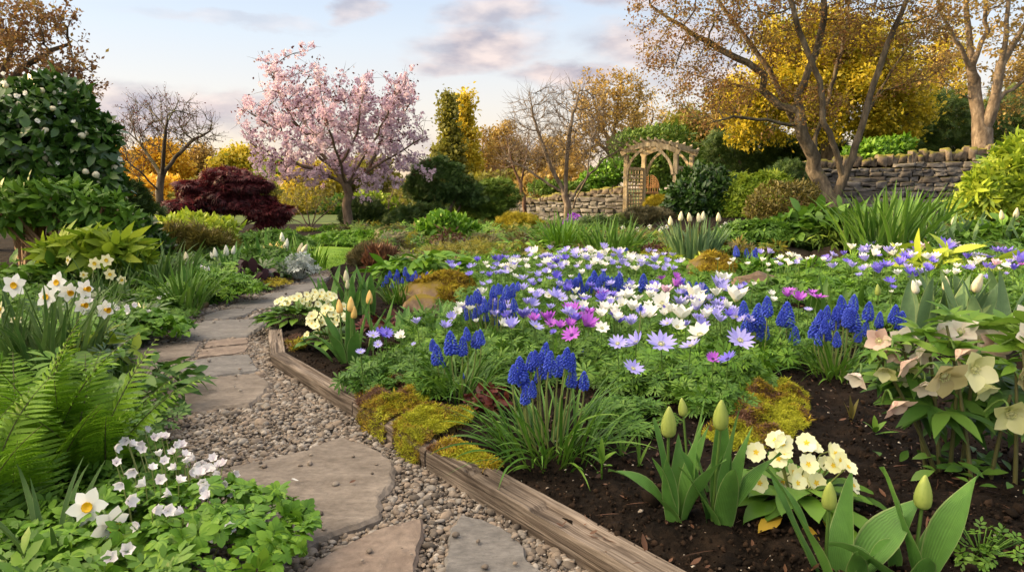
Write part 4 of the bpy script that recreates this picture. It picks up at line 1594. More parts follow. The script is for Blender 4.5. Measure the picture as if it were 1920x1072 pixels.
# many-stemmed tree in front of the wall
tree('multi_stem_tree', 'many-stemmed maple with bare grey trunks and thin coppery spring leaves before the wall', 'tree',
     [[(1563, 410), (1562, 395), (1564, 378)],
      [(1564, 378), (1582, 335), (1604, 275), (1626, 200), (1655, 110), (1690, 30), (1720, -60)],
      [(1604, 275), (1635, 195), (1690, 105), (1745, 40), (1810, -30)],
      [(1564, 378), (1540, 348), (1522, 315), (1512, 275), (1482, 215), (1452, 150), (1420, 100), (1378, 45), (1330, -20)],
      [(1522, 315), (1530, 255), (1556, 180), (1578, 95), (1590, 20), (1600, -60)],
      [(1512, 275), (1500, 230), (1496, 180), (1526, 105), (1545, 40), (1545, -50)],
      [(1482, 215), (1430, 172), (1375, 158), (1300, 140), (1225, 112)],
      [(1500, 240), (1440, 226), (1375, 218), (1320, 235)],
      [(1582, 335), (1568, 285), (1545, 230), (1538, 150), (1500, 60), (1470, -30)],
      [(1452, 150), (1400, 120), (1330, 80), (1260, 40), (1220, 10)],
      [(1626, 200), (1660, 170), (1720, 150), (1770, 120)]], 13.0,
     [(1300, 60, 110, 75), (1250, 120, 70, 34), (1400, 40, 130, 90), (1350, 180, 110, 45), (1540, 20, 150, 90), (1690, 40, 110, 90), (1500, 200, 90, 50), (1240, 20, 60, 60), (1500, -90, 260, 80), (1340, 235, 40, 20)],
     1500, .19, .175, .007, 'bark_grey',
     dict(mat='leaf_copper', n=36000, size=.05, spread=.07, along=.3, flat=1.4), seed=7, depth=.55, twig_L=.36, twig_n=2, twig_r=.0045, maxn=4600, gdepth=.7, flare=1.25)

# golden spring tree behind it
tree('golden_tree', 'broad golden-leaved tree glowing behind the many-stemmed maple and wall', 'tree',
     [[(1560, 330), (1555, 280), (1550, 230), (1545, 170)], [(1550, 240), (1480, 190), (1420, 160)], [(1550, 230), (1620, 180), (1690, 150)], [(1550, 260), (1620, 230), (1700, 215)],
      [(1550, 250), (1480, 225), (1410, 215)]], 19.5,
     [(1560, 170, 150, 90), (1660, 190, 95, 70), (1440, 195, 95, 55), (1600, 110, 110, 70), (1520, 90, 110, 60), (1690, 230, 60, 30), (1420, 230, 60, 26), (1540, 240, 100, 30)], 1100, .3, .2, .010, 'bark',
     dict(mat='leaf_gold', n=56000, size=.10, spread=.14, flat=1.2), seed=9, depth=.6, twig_L=.5, twig_n=2, twig_r=.008, maxn=3000, gdepth=1.2)

# two-trunked tree at the right edge
tree('twin_trunk_tree', 'tall twin-trunked tree with pale bark standing behind the end of the wall', 'tree',
     [[(1846, 320), (1844, 280), (1842, 245)], [(1842, 245), (1828, 190), (1822, 110), (1812, 30), (1806, -60)], [(1842, 245), (1862, 200), (1878, 120), (1890, 40), (1895, -60)],
      [(1826, 150), (1800, 90), (1770, 40), (1750, -20)], [(1880, 110), (1920, 50), (1960, 0)], [(1824, 120), (1850, 60), (1845, -40)], [(1866, 190), (1920, 150), (1990, 120)], [(1828, 190), (1780, 160), (1740, 150)]], 16.5,
     [(1830, 40, 90, 100), (1900, 60, 80, 120), (1780, 110, 50, 60), (1920, 180, 60, 60), (1850, -60, 150, 60), (1760, 20, 50, 50)], 900, .24, .22, .009, 'bark_pale',
     dict(mat='leaf_tan', n=7000, size=.075, spread=.06), seed=10, depth=.6, twig_L=.4, twig_n=2, twig_r=.006, maxn=3400, gdepth=.7, flare=1.2)

# bare branching trees beside the arch
tree('bare_tree', 'large bare branching tree with pale lower stems just left of the garden arch', 'tree',
     [[(1066, 408), (1064, 385), (1060, 365)], [(1060, 365), (1042, 330), (1020, 280), (1000, 220), (992, 175)], [(1060, 365), (1062, 310), (1068, 240), (1085, 175)],
      [(1064, 385), (1090, 345), (1130, 300), (1168, 275)], [(1060, 365), (1030, 345), (990, 320), (955, 300)], [(1072, 400), (1080, 370), (1100, 335), (1110, 250)]], 16.0,
     [(1040, 255, 80, 75), (990, 230, 40, 55), (1090, 220, 50, 60), (1130, 285, 46, 30), (970, 300, 40, 26), (1060, 200, 60, 40)], 2400, .14, .085, .006, 'bark_pale',
     None, seed=11, depth=.7, twig_L=.42, twig_n=4, twig_r=.0048, maxn=6500, gdepth=.6, up=.25)
tree('bare_tree', 'slender bare reddish birch-like tree between the dark clipped conifer and the large bare tree', 'tree',
     [[(986, 398), (982, 370), (975, 345)], [(975, 345), (962, 310), (950, 260)], [(975, 345), (985, 300), (990, 250)], [(982, 370), (965, 350), (940, 330)], [(986, 395), (1000, 365), (1004, 335)]], 16.8,
     [(965, 290, 42, 46), (940, 320, 28, 22), (990, 300, 28, 40)], 700, .15, .05, .005, 'bark_red', None, seed=12, depth=.8, twig_L=.36, twig_n=3, twig_r=.0035, maxn=2400, up=.25)
tree('budding_tree', 'tall copper-brown budding tree rising behind the large bare tree', 'tree',
     [[(1150, 400), (1150, 330), (1148, 280)], [(1148, 280), (1120, 220), (1110, 170)], [(1148, 280), (1155, 210), (1165, 150)], [(1150, 300), (1185, 240), (1200, 190)], [(1148, 290), (1100, 250), (1080, 210)]], 24.0,
     [(1145, 215, 70, 62), (1115, 195, 44, 40), (1180, 185, 40, 42), (1100, 270, 50, 40)], 1200, .26, .17, .009, 'bark', dict(mat='leaf_tan', n=8000, size=.085, spread=.07), seed=13, depth=.8, twig_L=.55, twig_n=3, twig_r=.007, maxn=3600, up=.2)
tree('bare_shrub', 'bare arching many-stemmed shrub behind the cherry trunk', 'shrub',
     [[(582, 436), (582, 428)], [(582, 428), (560, 395), (545, 360)], [(582, 428), (575, 390), (572, 350)], [(582, 428), (595, 390), (605, 355)], [(582, 428), (610, 400), (635, 375)], [(582, 428), (548, 410), (525, 395)]], 14.5,
     [(580, 375, 55, 34), (540, 390, 26, 24), (620, 380, 28, 24)], 600, .12, .03, .004, 'bark_pale', dict(mat='leaf_olive', n=1500, size=.045, spread=.03), seed=14, depth=.8, twig_L=.3, twig_n=2, twig_r=.003, maxn=2200, up=.3)
tree('bare_shrub', 'thin bare pale-stemmed shrub between the cherry trunk and the dark clipped conifer', 'shrub',
     [[(725, 425), (724, 415)], [(724, 415), (712, 390), (700, 370)], [(724, 415), (730, 380), (738, 350)], [(724, 415), (745, 395), (760, 375)]], 15.0,
     [(728, 375, 36, 30)], 350, .13, .03, .004, 'bark_pale', None, seed=15, depth=.8, twig_L=.3, twig_n=2, twig_r=.003, maxn=1200, up=.3)

# the far belt of trees, each one its own
GB = 'trees standing in the distance behind the garden'


def far_tree(name, label, px, base, top, w, D, mat, n, size, seed, bark='bark', shape='round', tw=3):
    h = base - top
    if shape == 'round':
        e = [(px, base - h * .62, w, h * .36), (px - w * .35, base - h * .5, w * .6, h * .28), (px + w * .4, base - h * .55, w * .55, h * .30), (px, base - h * .8, w * .55, h * .2)]
    else:
        e = [(px, base - h * (.18 + .1 * k), w * (1.0 - .093 * k), h * .11) for k in range(10)]
    gd = [[(px, base), (px + w * .03, base - h * .35), (px, base - h * .75)], [(px, base - h * .3), (px - w * .5, base - h * .55)], [(px, base - h * .35), (px + w * .5, base - h * .6)]]
    s = D / FPX
    tree(name, label, 'tree', gd, D, e, 460, max(.22, h * s * .05), h * s * .03, h * s * .0022, bark,
         dict(mat=mat, n=int(n * 1.9), size=size * .68, spread=size * .75, flat=.5) if mat else None, group=GB, seed=seed, depth=.8, twig_L=h * s * .09, twig_n=tw, twig_r=h * s * .0014, sides=5, maxn=1500, up=.15)


FT = [
    ('broadleaf_tree', 'golden sunlit tree behind the bare twiggy tree, furthest left of the far trees', 232, 400, 288, 42, 32, 'leaf_amber', 7000, .22, 31),
    ('broadleaf_tree', 'rounded golden tree seen through the branches of the bare twiggy tree', 300, 405, 268, 52, 30, 'leaf_amber', 9000, .22, 32),
    ('broadleaf_tree', 'olive brown tree rising above the red maple', 372, 402, 282, 42, 33, 'leaf_tan', 6000, .2, 33),
    ('broadleaf_tree', 'bright yellow tree between the red maple and the cherry blossom', 450, 400, 282, 55, 31, 'leaf_gold', 10000, .22, 34),
    ('broadleaf_tree', 'yellow-green tree low behind the left side of the cherry', 525, 405, 305, 48, 29, 'leaf_lime', 7000, .2, 35),
    ('broadleaf_tree', 'golden-green tree behind the cherry trunk', 590, 408, 312, 55, 28, 'leaf_gold', 8000, .2, 36),
    ('broadleaf_tree', 'olive tree behind the right side of the cherry', 690, 408, 300, 60, 29, 'leaf_olive', 8000, .2, 37),
    ('conifer_tree', 'narrow gold-tipped conifer, left of the pair right of the cherry', 840, 400, 206, 30, 27, 'leaf_olive', 9000, .2, 38),
    ('conifer_tree', 'narrow gold-tipped conifer, right of the pair right of the cherry', 872, 400, 214, 30, 28, 'leaf_gold', 8000, .2, 39),
    ('birch_tree', 'thin russet birch beside the pair of narrow conifers', 905, 400, 236, 30, 29, 'leaf_tan', 1800, .12, 40),
    ('broadleaf_tree', 'brown leafing tree behind the slender bare tree', 945, 400, 235, 40, 30, 'leaf_tan', 4500, .16, 41),
    ('broadleaf_tree', 'fine tawny tree left of the arch in the distance', 1035, 400, 258, 50, 31, 'leaf_tan', 4500, .16, 42),
    ('broadleaf_tree', 'pale bare-looking tree directly above the arch roof', 1215, 400, 185, 44, 32, 'leaf_tan', 2500, .14, 43),
    ('broadleaf_tree', 'olive leafing tree right of the arch roof', 1300, 400, 205, 60, 29, 'leaf_olive', 9000, .2, 44),
    ('broadleaf_tree', 'russet tree left of the golden tree behind the maple', 1385, 400, 150, 60, 28, 'leaf_tan', 6000, .18, 45),
    ('broadleaf_tree', 'golden tree to the right of the twin trunks, beyond the wall', 1935, 400, 90, 70, 27, 'leaf_tan', 6000, .18, 46),
    ('broadleaf_tree', 'thin golden tree between the golden tree and the twin trunks', 1765, 400, 60, 50, 27, 'leaf_gold', 5000, .16, 47),
    ('broadleaf_tree', 'tall hazy bare tree at the left edge behind the camellia bush', 150, 400, 200, 60, 30, 'leaf_tan', 3500, .14, 48),
]
for k in FT:
    far_tree(*k, bark='bark_pale' if k[0] == 'birch_tree' else 'bark', shape='cone' if 'conifer' in k[0] else 'round')


# ------------------------------------------------------------------ shrubs
def blob_points(blobs, n, seed, inner=.72, floor=None, top_bias=.0):
    """points in the outer shell of lumpy masses: blobs = [(centre, radii)]"""
    r = np.random.default_rng(seed)
    B = [(np.array(c, float), np.array(q, float)) for c, q in blobs]
    wts = np.array([(q[0] * q[2] + q[0] * q[1] + q[1] * q[2]) for _, q in B])
    ks = r.choice(len(B), n * 2, p=wts / wts.sum())
    d = rdir(n * 2, r)
    d[:, 2] += top_bias
    d = unit(d)
    u = inner + (1.04 - inner) * r.random((n * 2, 1)) ** .7
    p = np.zeros((n * 2, 3))
    nr = np.zeros((n * 2, 3))
    for i, (c, q) in enumerate(B):
        k = ks == i
        lump = 1 + .10 * np.sin(d[k] @ np.array((5, 3, 4)) + i) + .08 * np.sin(d[k] @ np.array((-4, 7, 6)) + 2 * i)
        p[k] = c + d[k] * q * u[k] * lump[:, None]
        nr[k] = unit(d[k] / q)
    keep = np.ones(n * 2, bool)
    for i, (c, q) in enumerate(B):
        keep &= (((p - c) / q) ** 2).sum(1) > (inner * .92) ** 2
    if floor is not None:
        keep &= p[:, 2] > floor
    p, nr = p[keep][:n], nr[keep][:n]
    return p, nr


def bush(name, label, cat, px, base, D, blobs, mat, n, size, tmpl=QUAD, seed=1, group=None, dep=.8, out=.7, up=.4, flat=.3, stem='bark', stems=6, inner=.7, crown='foliage', core=True, lay=0.0):
    """blobs in the photograph: (px, py, rx, ry); D = depth of the bush"""
    s = D / FPX
    c0 = P(px, base, D)
    foot = np.array((c0[0], D, gh(c0[0], D)))
    root = thing(name, label, cat, foot, group)
    r = np.random.default_rng(seed + 70)
    B = []
    for b in blobs:
        c = P(b[0], b[1], D) - foot
        c[1] += r.normal(0, .12) * b[2] * s
        B.append((c, np.array((b[2] * s, b[2] * s * dep, b[3] * s))))
    p, nr = blob_points(B, n, seed, inner, .0)
    g = G()
    k = len(p)
    yd = unit(nr * out + rdir(k, r) * .75 + (0, 0, up))
    zd = unit(nr * .8 + rdir(k, r) * .5 + (0, 0, flat))
    if lay:
        yd = unit(yd * (1, 1, 1 - lay))
        zd = unit(zd * (1 - lay) + np.array((0, 0, 1.0)) * lay + .15 * rdir(k, r))
    scatter(g, tmpl, p, yd, zd, size * r.lognormal(0, .22, k))
    part(crown, g, M[mat], root)
    if stems:
        g = G()
        for i in range(stems):
            c, q = B[r.integers(0, len(B))]
            t = c + rdir(1, r)[0] * q * .6
            a = np.array((r.normal(0, .06), r.normal(0, .05), -.03))
            tube(g, bez(a, (a + t) / 2 + r.normal(0, .08, 3) * np.linalg.norm(t) + (0, 0, .1 * np.linalg.norm(t)), t, 7), np.linspace(.022, .006, 7) * (np.linalg.norm(t) + .4), 6)
        part('stems', g, M[stem], root)
    return root


L3 = leaf_t(1, .42, 3, .18, .18)
L4 = leaf_t(1, .36, 4, .22, .25)
SPRAY = join([(rotz(leaf_t(.62, .10, 2, .1, .15)[0], a) + np.array((0, y, 0)), leaf_t(.62, .10, 2, .1, .15)[1])
              for a, y in ((0, .38), (.75, .22), (-.75, .22), (.95, 0), (-.95, 0), (.55, .4), (-.55, .4))])
FAN = join([(rotz(leaf_t(.9, .16, 3, .12, .3)[0], a), leaf_t(.9, .16, 3, .12, .3)[1]) for a in (-1.15, -.7, -.25, .25, .7, 1.15)])
FAN_BROAD = join([(rotz(leaf_t(.95, .30, 5, .12, .4)[0], a), leaf_t(.95, .30, 5, .12, .4)[1]) for a in (-1.5, -.9, -.3, .3, .9, 1.5)])
WHORL = join([(rotz(rotx(leaf_t(.9, .26, 3, .15, .35)[0], .25), a), leaf_t(.9, .26, 3, .15, .35)[1]) for a in np.arange(6) * 1.047])

# red maple: layered dome of fine leaves, tier upon drooping tier
_q = np.random.default_rng(4)
MAPLE_TIERS = []
for _i in range(34):
    _a, _b = _q.uniform(0, math.pi), _q.uniform(.45, 1.0)
    MAPLE_TIERS.append((422 + 100 * _b * math.cos(_a) + (14 if math.cos(_a) > .5 else 0), 386 - 62 * _b * math.sin(_a) + 26 * (math.cos(_a) ** 2) * _b, _q.uniform(20, 40), _q.uniform(7, 12)))
MAPLE_TIERS += [(415, 372, 60, 24), (520, 405, 20, 14), (500, 420, 18, 12), (330, 400, 20, 14)]
bush('japanese_maple', 'low domed japanese maple with layered dark red foliage', 'maple', 425, 440, 11.2,
     MAPLE_TIERS, 'leaf_maroon', 17000, .095, FAN, seed=21, out=.7, up=-.35, stem='bark_red', stems=12, lay=.35, inner=.45)
# camellia: dark glossy leaves and white buds
cam_b = bush('camellia_bush', 'large dark glossy camellia bush dotted with creamy white buds at the left edge', 'camellia', 60, 505, 6.6,
             [(70, 300, 90, 100), (110, 235, 60, 62), (95, 200, 30, 38), (30, 250, 70, 80), (150, 290, 58, 60), (175, 340, 48, 50), (40, 360, 80, 60), (-60, 300, 90, 120), (120, 370, 66, 44)] + [(70 + 118 * math.cos(a), 285 - 118 * math.sin(a), 20 + 9 * math.sin(a * 7), 18 + 8 * math.cos(a * 5)) for a in np.linspace(-.6, 1.9, 13)],
             'leaf_camellia', 8200, .115, leaf_t(1, .5, 3, .12, .2), seed=22, stem='tan_stem', stems=12, out=.4, up=.15)


def buds_on(root, blobs, D, n, size, mat, name, seed, tm=None):
    r = np.random.default_rng(seed)
    foot = np.array(root.location)
    s = D / FPX
    B = [(P(b[0], b[1], D) - foot, np.array((b[2] * s, b[2] * s * .8, b[3] * s)) * 1.07) for b in blobs]
    p, nr = blob_points(B, n * 3, seed, .97, .1)
    p = p[nr[:, 1] < .35][:n]
    me = None
    V, T = lumpy(ICO2, .12, seed, 2)
    V = V * (1, 1, 1.25)
    me = G().add(V, None, T).mesh(name, M[mat])
    for q in p:
        o = part(name, me, None, root, q)
        k = size * r.uniform(.55, 1.2)
        o.scale = (k, k, k)
        o.rotation_euler = (r.random() * 3, r.random() * 3, 0)


buds_on(cam_b, [(75, 290, 92, 110), (110, 240, 64, 66), (160, 300, 58, 66), (30, 260, 70, 80), (100, 360, 80, 44)], 6.6, 85, .026, 'bud_cream', 'bud', 3)
bush('rhododendron_bush', 'leafy bright green shrub with tan stems below the camellia, yellowing at its tips', 'shrub', 150, 505, 6.0,
     [(110, 372, 60, 22), (175, 388, 50, 24), (50, 372, 60, 24), (218, 412, 34, 24), (140, 405, 44, 16), (15, 395, 50, 24), (195, 440, 34, 16)], 'leaf_mid', 1500, .115, L4, seed=23, stem='tan_stem', stems=34, out=.6, up=.2)
bush('hellebore_plant', 'yellow-green broad-leaved plant below the leafy shrub, behind the small cream daffodils', 'plant', 180, 505, 5.2,
     [(150, 470, 36, 14), (200, 466, 40, 16), (240, 478, 30, 12), (110, 480, 30, 12)], 'leaf_lime', 105, .15, FAN_BROAD, seed=24, stem='stem', stems=10, out=.5, up=.3)
bush('dark_conifer', 'dark green fir shrub between the camellia and the bare twiggy tree', 'conifer', 245, 440, 9.5,
     [(240, 385, 34, 44), (225, 410, 44, 30), (262, 410, 32, 26)], 'leaf_conifer', 3600, .11, SPRAY, seed=25, lay=.3)
bush('lime_shrub', 'mixed lime and yellow-green leafy shrub in front of the red maple', 'shrub', 345, 490, 8.0,
     [(335, 425, 34, 16), (380, 432, 36, 18), (300, 440, 30, 16), (360, 455, 40, 18)], 'leaf_lime', 800, .10, L3, seed=26, out=.6, up=.3)
bush('bronze_shrub', 'loose bronze-brown feathery shrub among the lime leaves before the red maple', 'shrub', 350, 492, 7.6,
     [(325, 452, 34, 20), (385, 455, 36, 20), (350, 475, 46, 14), (410, 465, 26, 16), (290, 465, 24, 16)], 'leaf_bronze', 1100, .13, SPRAY, seed=260, out=.8, up=.7, stem='bark_red', stems=14, inner=.3)
bush('green_shrub', 'small light green shrub among the lower branches of the red maple', 'shrub', 385, 455, 8.6, [(378, 425, 42, 16), (350, 420, 28, 14), (420, 430, 24, 14)], 'leaf_lime', 700, .10, L3, seed=27)
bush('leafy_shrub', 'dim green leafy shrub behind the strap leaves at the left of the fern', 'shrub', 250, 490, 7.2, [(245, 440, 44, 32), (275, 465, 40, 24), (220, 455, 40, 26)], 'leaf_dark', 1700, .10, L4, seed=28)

# beyond the lawn
bush('round_evergreen', 'rounded dark evergreen directly behind the cherry trunk', 'evergreen', 682, 432, 14.6, [(684, 402, 34, 27), (668, 408, 26, 22), (702, 410, 24, 20)], 'leaf_conifer', 3400, .10, SPRAY, seed=29)
bush('yellow_bush', 'low clipped yellow-green cushion bush left of the cherry trunk', 'bush', 576, 446, 13.8, [(575, 438, 24, 9), (562, 440, 14, 7), (590, 440, 14, 7)], 'leaf_lime', 1500, .05, QUAD, seed=30)
bush('dark_cushion', 'low dark green cushion at the foot of the cherry trunk', 'bush', 626, 448, 13.9, [(625, 436, 27, 11), (608, 440, 16, 8), (645, 440, 14, 8)], 'leaf_mid', 1600, .06, QUAD, seed=31)
bush('spreading_juniper', 'flat dark juniper spreading between the cherry and the clipped conifer', 'juniper', 780, 442, 13.6, [(775, 415, 46, 22), (805, 405, 30, 18), (745, 425, 26, 12)], 'leaf_conifer', 3600, .12, SPRAY, seed=32, lay=.4, up=.2)
_q = np.random.default_rng(14)
_t = [(828 + 60 * _b * math.cos(_a), 352 - 50 * _b * math.sin(_a) + 14 * math.cos(_a) ** 2, _q.uniform(13, 26), _q.uniform(6, 10)) for _a, _b in zip(_q.uniform(-.35, 3.5, 34), _q.uniform(.35, 1.0, 34))]
bush('clipped_conifer', 'large domed dark green conifer with layered branches right of the cherry', 'conifer', 828, 425, 14.2,
     _t + [(828, 340, 44, 26), (815, 368, 40, 14)], 'leaf_pine', 9500, .10, SPRAY, seed=33, lay=.35, stem='bark', stems=10, inner=.5)
bush('golden_juniper', 'tiered yellow-green juniper to the right of the domed conifer', 'juniper', 915, 415, 14.8,
     [(905, 362, 46, 13), (930, 350, 30, 11), (880, 380, 40, 13), (925, 385, 36, 14), (950, 368, 24, 12), (900, 400, 40, 12)], 'leaf_juniper', 5200, .11, SPRAY, seed=34, lay=.45)
bush('green_mound', 'bright green leafy mound in the middle of the garden', 'plant', 838, 468, 10.2, [(835, 425, 42, 20), (808, 435, 26, 16), (865, 440, 34, 20), (835, 448, 46, 16), (890, 450, 24, 16)], 'leaf_bright', 2600, .10, L3, seed=35)
bush('heather_mound', 'rounded mustard-yellow heather mound in front of the bare trees', 'heather', 972, 450, 12.4, [(972, 422, 38, 18), (948, 430, 22, 14), (1000, 430, 22, 14)], 'sedum_yellow', 4200, .075, SPRAY, seed=36, up=.8)
bush('green_shrub', 'low green shrub behind the wall between the bare trees', 'shrub', 1040, 395, 19.5, [(1030, 352, 36, 10), (1070, 356, 30, 10)], 'leaf_juniper', 1500, .12, L3, seed=37)
bush('green_shrub', 'bright green rounded shrub behind the wall left of the arch', 'shrub', 1132, 400, 20.0, [(1130, 335, 34, 16), (1150, 322, 30, 18), (1110, 345, 26, 12)], 'leaf_bright', 2200, .13, L3, seed=38)
bush('green_shrub', 'tall loose green shrub seen through and above the arch', 'shrub', 1235, 400, 20.5, [(1230, 320, 46, 30), (1200, 270, 50, 24), (1265, 300, 44, 40), (1245, 260, 44, 22), (1180, 290, 34, 28)], 'leaf_juniper', 6500, .13, L3, seed=39)
bush('yellow_bush', 'small yellow bush at the foot of the arch opening', 'bush', 1236, 405, 16.0, [(1236, 382, 24, 13), (1222, 388, 14, 9)], 'sedum_yellow', 1500, .08, SPRAY, seed=40, up=.6)
bush('heath_bush', 'low dark olive heath spreading in front of the arch', 'heather', 1215, 440, 13.2, [(1215, 412, 46, 18), (1185, 420, 24, 12), (1245, 418, 26, 14)], 'leaf_heath', 4000, .09, SPRAY, seed=41, up=.6)
bush('laurel_bush', 'dense dark glossy laurel beside the right post of the arch', 'laurel', 1320, 430, 13.4, [(1318, 365, 56, 42), (1290, 385, 38, 36), (1352, 375, 36, 36), (1325, 345, 40, 28), (1300, 402, 40, 20)], 'leaf_dark', 5200, .13, L4, seed=42)
bush('pieris_bush', 'fresh pale green pieris bush between the dark laurel and the many-stemmed tree', 'pieris', 1412, 425, 13.0, [(1405, 362, 46, 34), (1440, 352, 40, 28), (1380, 385, 28, 26), (1425, 385, 44, 24)], 'leaf_lime', 2600, .105, WHORL, seed=43, up=-.2, out=.8)
bush('azalea_bush', 'twiggy olive-brown azalea with bare red stems beside the many-stemmed tree', 'azalea', 1470, 462, 10.6, [(1468, 374, 60, 30), (1500, 362, 34, 22), (1430, 395, 34, 22), (1505, 385, 36, 22), (1470, 402, 54, 18)], 'leaf_bronze', 5200, .05, L3, seed=44, stem='bark_red', stems=26)
bush('rhododendron_bush', 'yellow-green rhododendron with drooping whorled leaves at the right edge', 'rhododendron', 1890, 425, 11.2,
     [(1885, 345, 60, 30), (1850, 360, 44, 26), (1905, 300, 46, 28), (1830, 390, 34, 20), (1880, 385, 60, 24), (1930, 340, 60, 60), (1925, 280, 30, 22)], 'leaf_lime', 1150, .20, WHORL, seed=45, out=.5, up=.6, stem='bark', inner=.8)
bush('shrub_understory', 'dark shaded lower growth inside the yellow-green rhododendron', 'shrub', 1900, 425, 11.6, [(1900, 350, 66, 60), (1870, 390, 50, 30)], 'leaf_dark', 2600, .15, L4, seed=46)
for lb, px, bl, sd in (('dark spruce hedge behind the arch and pieris bush', 1400, [(1400, 275, 70, 40), (1440, 300, 50, 30), (1370, 300, 50, 40)], 47),
                       ('black-green yew behind the wall under the golden tree', 1700, [(1680, 260, 60, 36), (1720, 240, 50, 40), (1760, 230, 60, 50)], 48),
                       ('black-green yew behind the wall at the right edge', 1890, [(1900, 230, 60, 60), (1860, 260, 40, 40), (1960, 250, 70, 60), (1800, 250, 40, 40)], 49),
                       ('deep green hedge behind the many-stemmed tree', 1520, [(1520, 290, 60, 34), (1480, 300, 40, 30)], 50)):
    bush('dark_evergreen', lb, 'evergreen', px, 400, 21.5, bl, 'leaf_conifer', 4200, .2, SPRAY, seed=sd, stem='bark', lay=.2)
bush('green_shrub', 'bright green shrub just over the wall beside the many-stemmed tree', 'shrub', 1660, 400, 17.2, [(1655, 288, 44, 22), (1610, 298, 34, 18), (1685, 275, 24, 14)], 'leaf_bright', 3600, .13, L3, seed=51)

# low planting that closes the view beyond the lawn
for nm, lb, px, bl, mt, sd in (
        ('golden_bush', 'golden sunlit bush beyond the lawn, left of the cherry trunk', 560, [(560, 395, 50, 22), (520, 405, 40, 18)], 'leaf_gold', 71),
        ('golden_bush', 'yellow-green bush beyond the lawn, right of the cherry trunk', 720, [(720, 392, 44, 24), (690, 385, 30, 20)], 'leaf_lime', 72),
        ('green_bush', 'mid-green bush far behind the bare arching shrub', 620, [(620, 398, 44, 20), (650, 392, 30, 20)], 'leaf_mid', 73),
        ('golden_bush', 'golden bush low behind the bare twiggy tree', 270, [(260, 380, 50, 40), (310, 370, 40, 36)], 'leaf_amber', 74),
        ('green_bush', 'olive bush filling the gap behind the red maple', 400, [(400, 380, 60, 40), (470, 375, 50, 36)], 'leaf_olive', 75),
        ('green_bush', 'olive-green bush behind the domed conifer', 800, [(800, 375, 60, 40), (880, 370, 60, 40), (940, 360, 40, 36)], 'leaf_olive', 76),
        ('golden_bush', 'tawny bush behind the slender bare tree', 1000, [(1000, 365, 60, 34), (1060, 350, 50, 40)], 'leaf_tan', 77),
        ('green_bush', 'bright green bush behind the arch opening', 1270, [(1260, 360, 50, 40), (1310, 330, 50, 44)], 'leaf_mid', 78)):
    bush(nm, lb, 'bush', px, 405, 23.5, bl, mt, 3600, .16, QUAD, seed=sd)

# tall hedge added outside the view on the left to keep the low sun off the near beds
hp = [(-9.2, -7.0), (-8.6, -4.0), (-8.2, -1.0), (-7.8, 2.0), (-7.6, 4.2)]
for i, (hx, hy) in enumerate(hp):
    hr = thing('shading_hedge_tree', 'added hedge hornbeam, unseen at left, shading the near beds from the low sun', 'added hedge tree', (hx, hy, 0), 'added hornbeams shading the near beds')
    p_, n_ = blob_points([((0, 0, 1.9), (1.1, 1.8, 2.0))], 5200, 80 + i, .6, .0)
    g_ = G()
    scatter(g_, L3, p_, unit(n_ + rdir(len(p_)) * .8), rdir(len(p_)), .2)
    part('crown', g_, M['leaf_mid'], hr)
    g_ = G(); tube(g_, [(0, 0, -.05), (.03, 0, 1.2), (0, .02, 2.4)], [.09, .07, .03], 8)
    part('trunk', g_, M['bark'], hr)

bush('dark_evergreen', 'dark rounded evergreen hiding the left end of the right-hand wall', 'evergreen', 1500, 405, 14.6, [(1490, 340, 44, 34), (1455, 350, 30, 30), (1520, 355, 24, 24)], 'leaf_pine', 2600, .12, SPRAY, seed=91, lay=.2)
# ------------------------------------------------------------------ flower templates (1 unit across, facing +Z)
def petals(n, L, W, cup, seg=3, fold=.12, bend=-.12, p=1.1, r0=.04, jit=.12, seed=0, notch=0.0, m=1.0):
    r = np.random.default_rng(seed)
    out = []
    for k in range(n):
        V, Q = leaf_t(L * r.uniform(.92, 1.06), W, seg, fold, bend, p, notch, 0, m)
        V = rotx(V, cup + r.normal(0, jit))
        V = V + (0, r0, 0.004 * (k % 2))
        out.append((rotz(V, k * 2 * math.pi / n + r.normal(0, jit * .4)), Q))
    return join(out)


def flower_mesh(name, t, mat):
    return G().add(*t).mesh(name, M[mat])


def center_mesh(name, mat, r=.09, n=22, h=.05, mat2=None):
    g = G()
    V, T = ICO2
    g.add(V * (r * .62, r * .62, r * .55) + (0, 0, h * .5), None, T, 0)
    q = np.random.default_rng(3)
    a = np.arange(n) * 2.4
    rr = r * (.75 + .45 * q.random(n))
    pos = np.c_[rr * np.cos(a), rr * np.sin(a), h + q.random(n) * h]
    V1, T1 = ICO1
    for p in pos:
        g.add(V1 * (.016, .016, .02) + p, None, T1, len(mat2 or '') and 1)
    return g.mesh(name, [M[mat]] + ([M[mat2]] if mat2 else []))


ANEM = {}
for col, mt in (('white', 'petal_white'), ('lavender', 'petal_lavender'), ('violet', 'petal_violet'), ('magenta', 'petal_magenta'), ('pink', 'petal_pink')):
    n = {'white': 9, 'lavender': 13, 'violet': 13, 'magenta': 15, 'pink': 9}[col]
    w = {'white': .24, 'lavender': .155, 'violet': .155, 'magenta': .14, 'pink': .24}[col]
    ANEM[col] = [flower_mesh('petals', petals(n, .47, w, c, 4, .14, b, 1.12, .045, j, s), mt)
                 for s, (c, b, j) in enumerate(((.28, -.10, .10), (.55, -.12, .13), (.80, -.05, .14), (1.02, .10, .10)))]
CENTRE_Y = center_mesh('flower_centre', 'anther', .085, 26, .035)
CENTRE_D = center_mesh('flower_centre', 'anther_dark', .075, 24, .03)

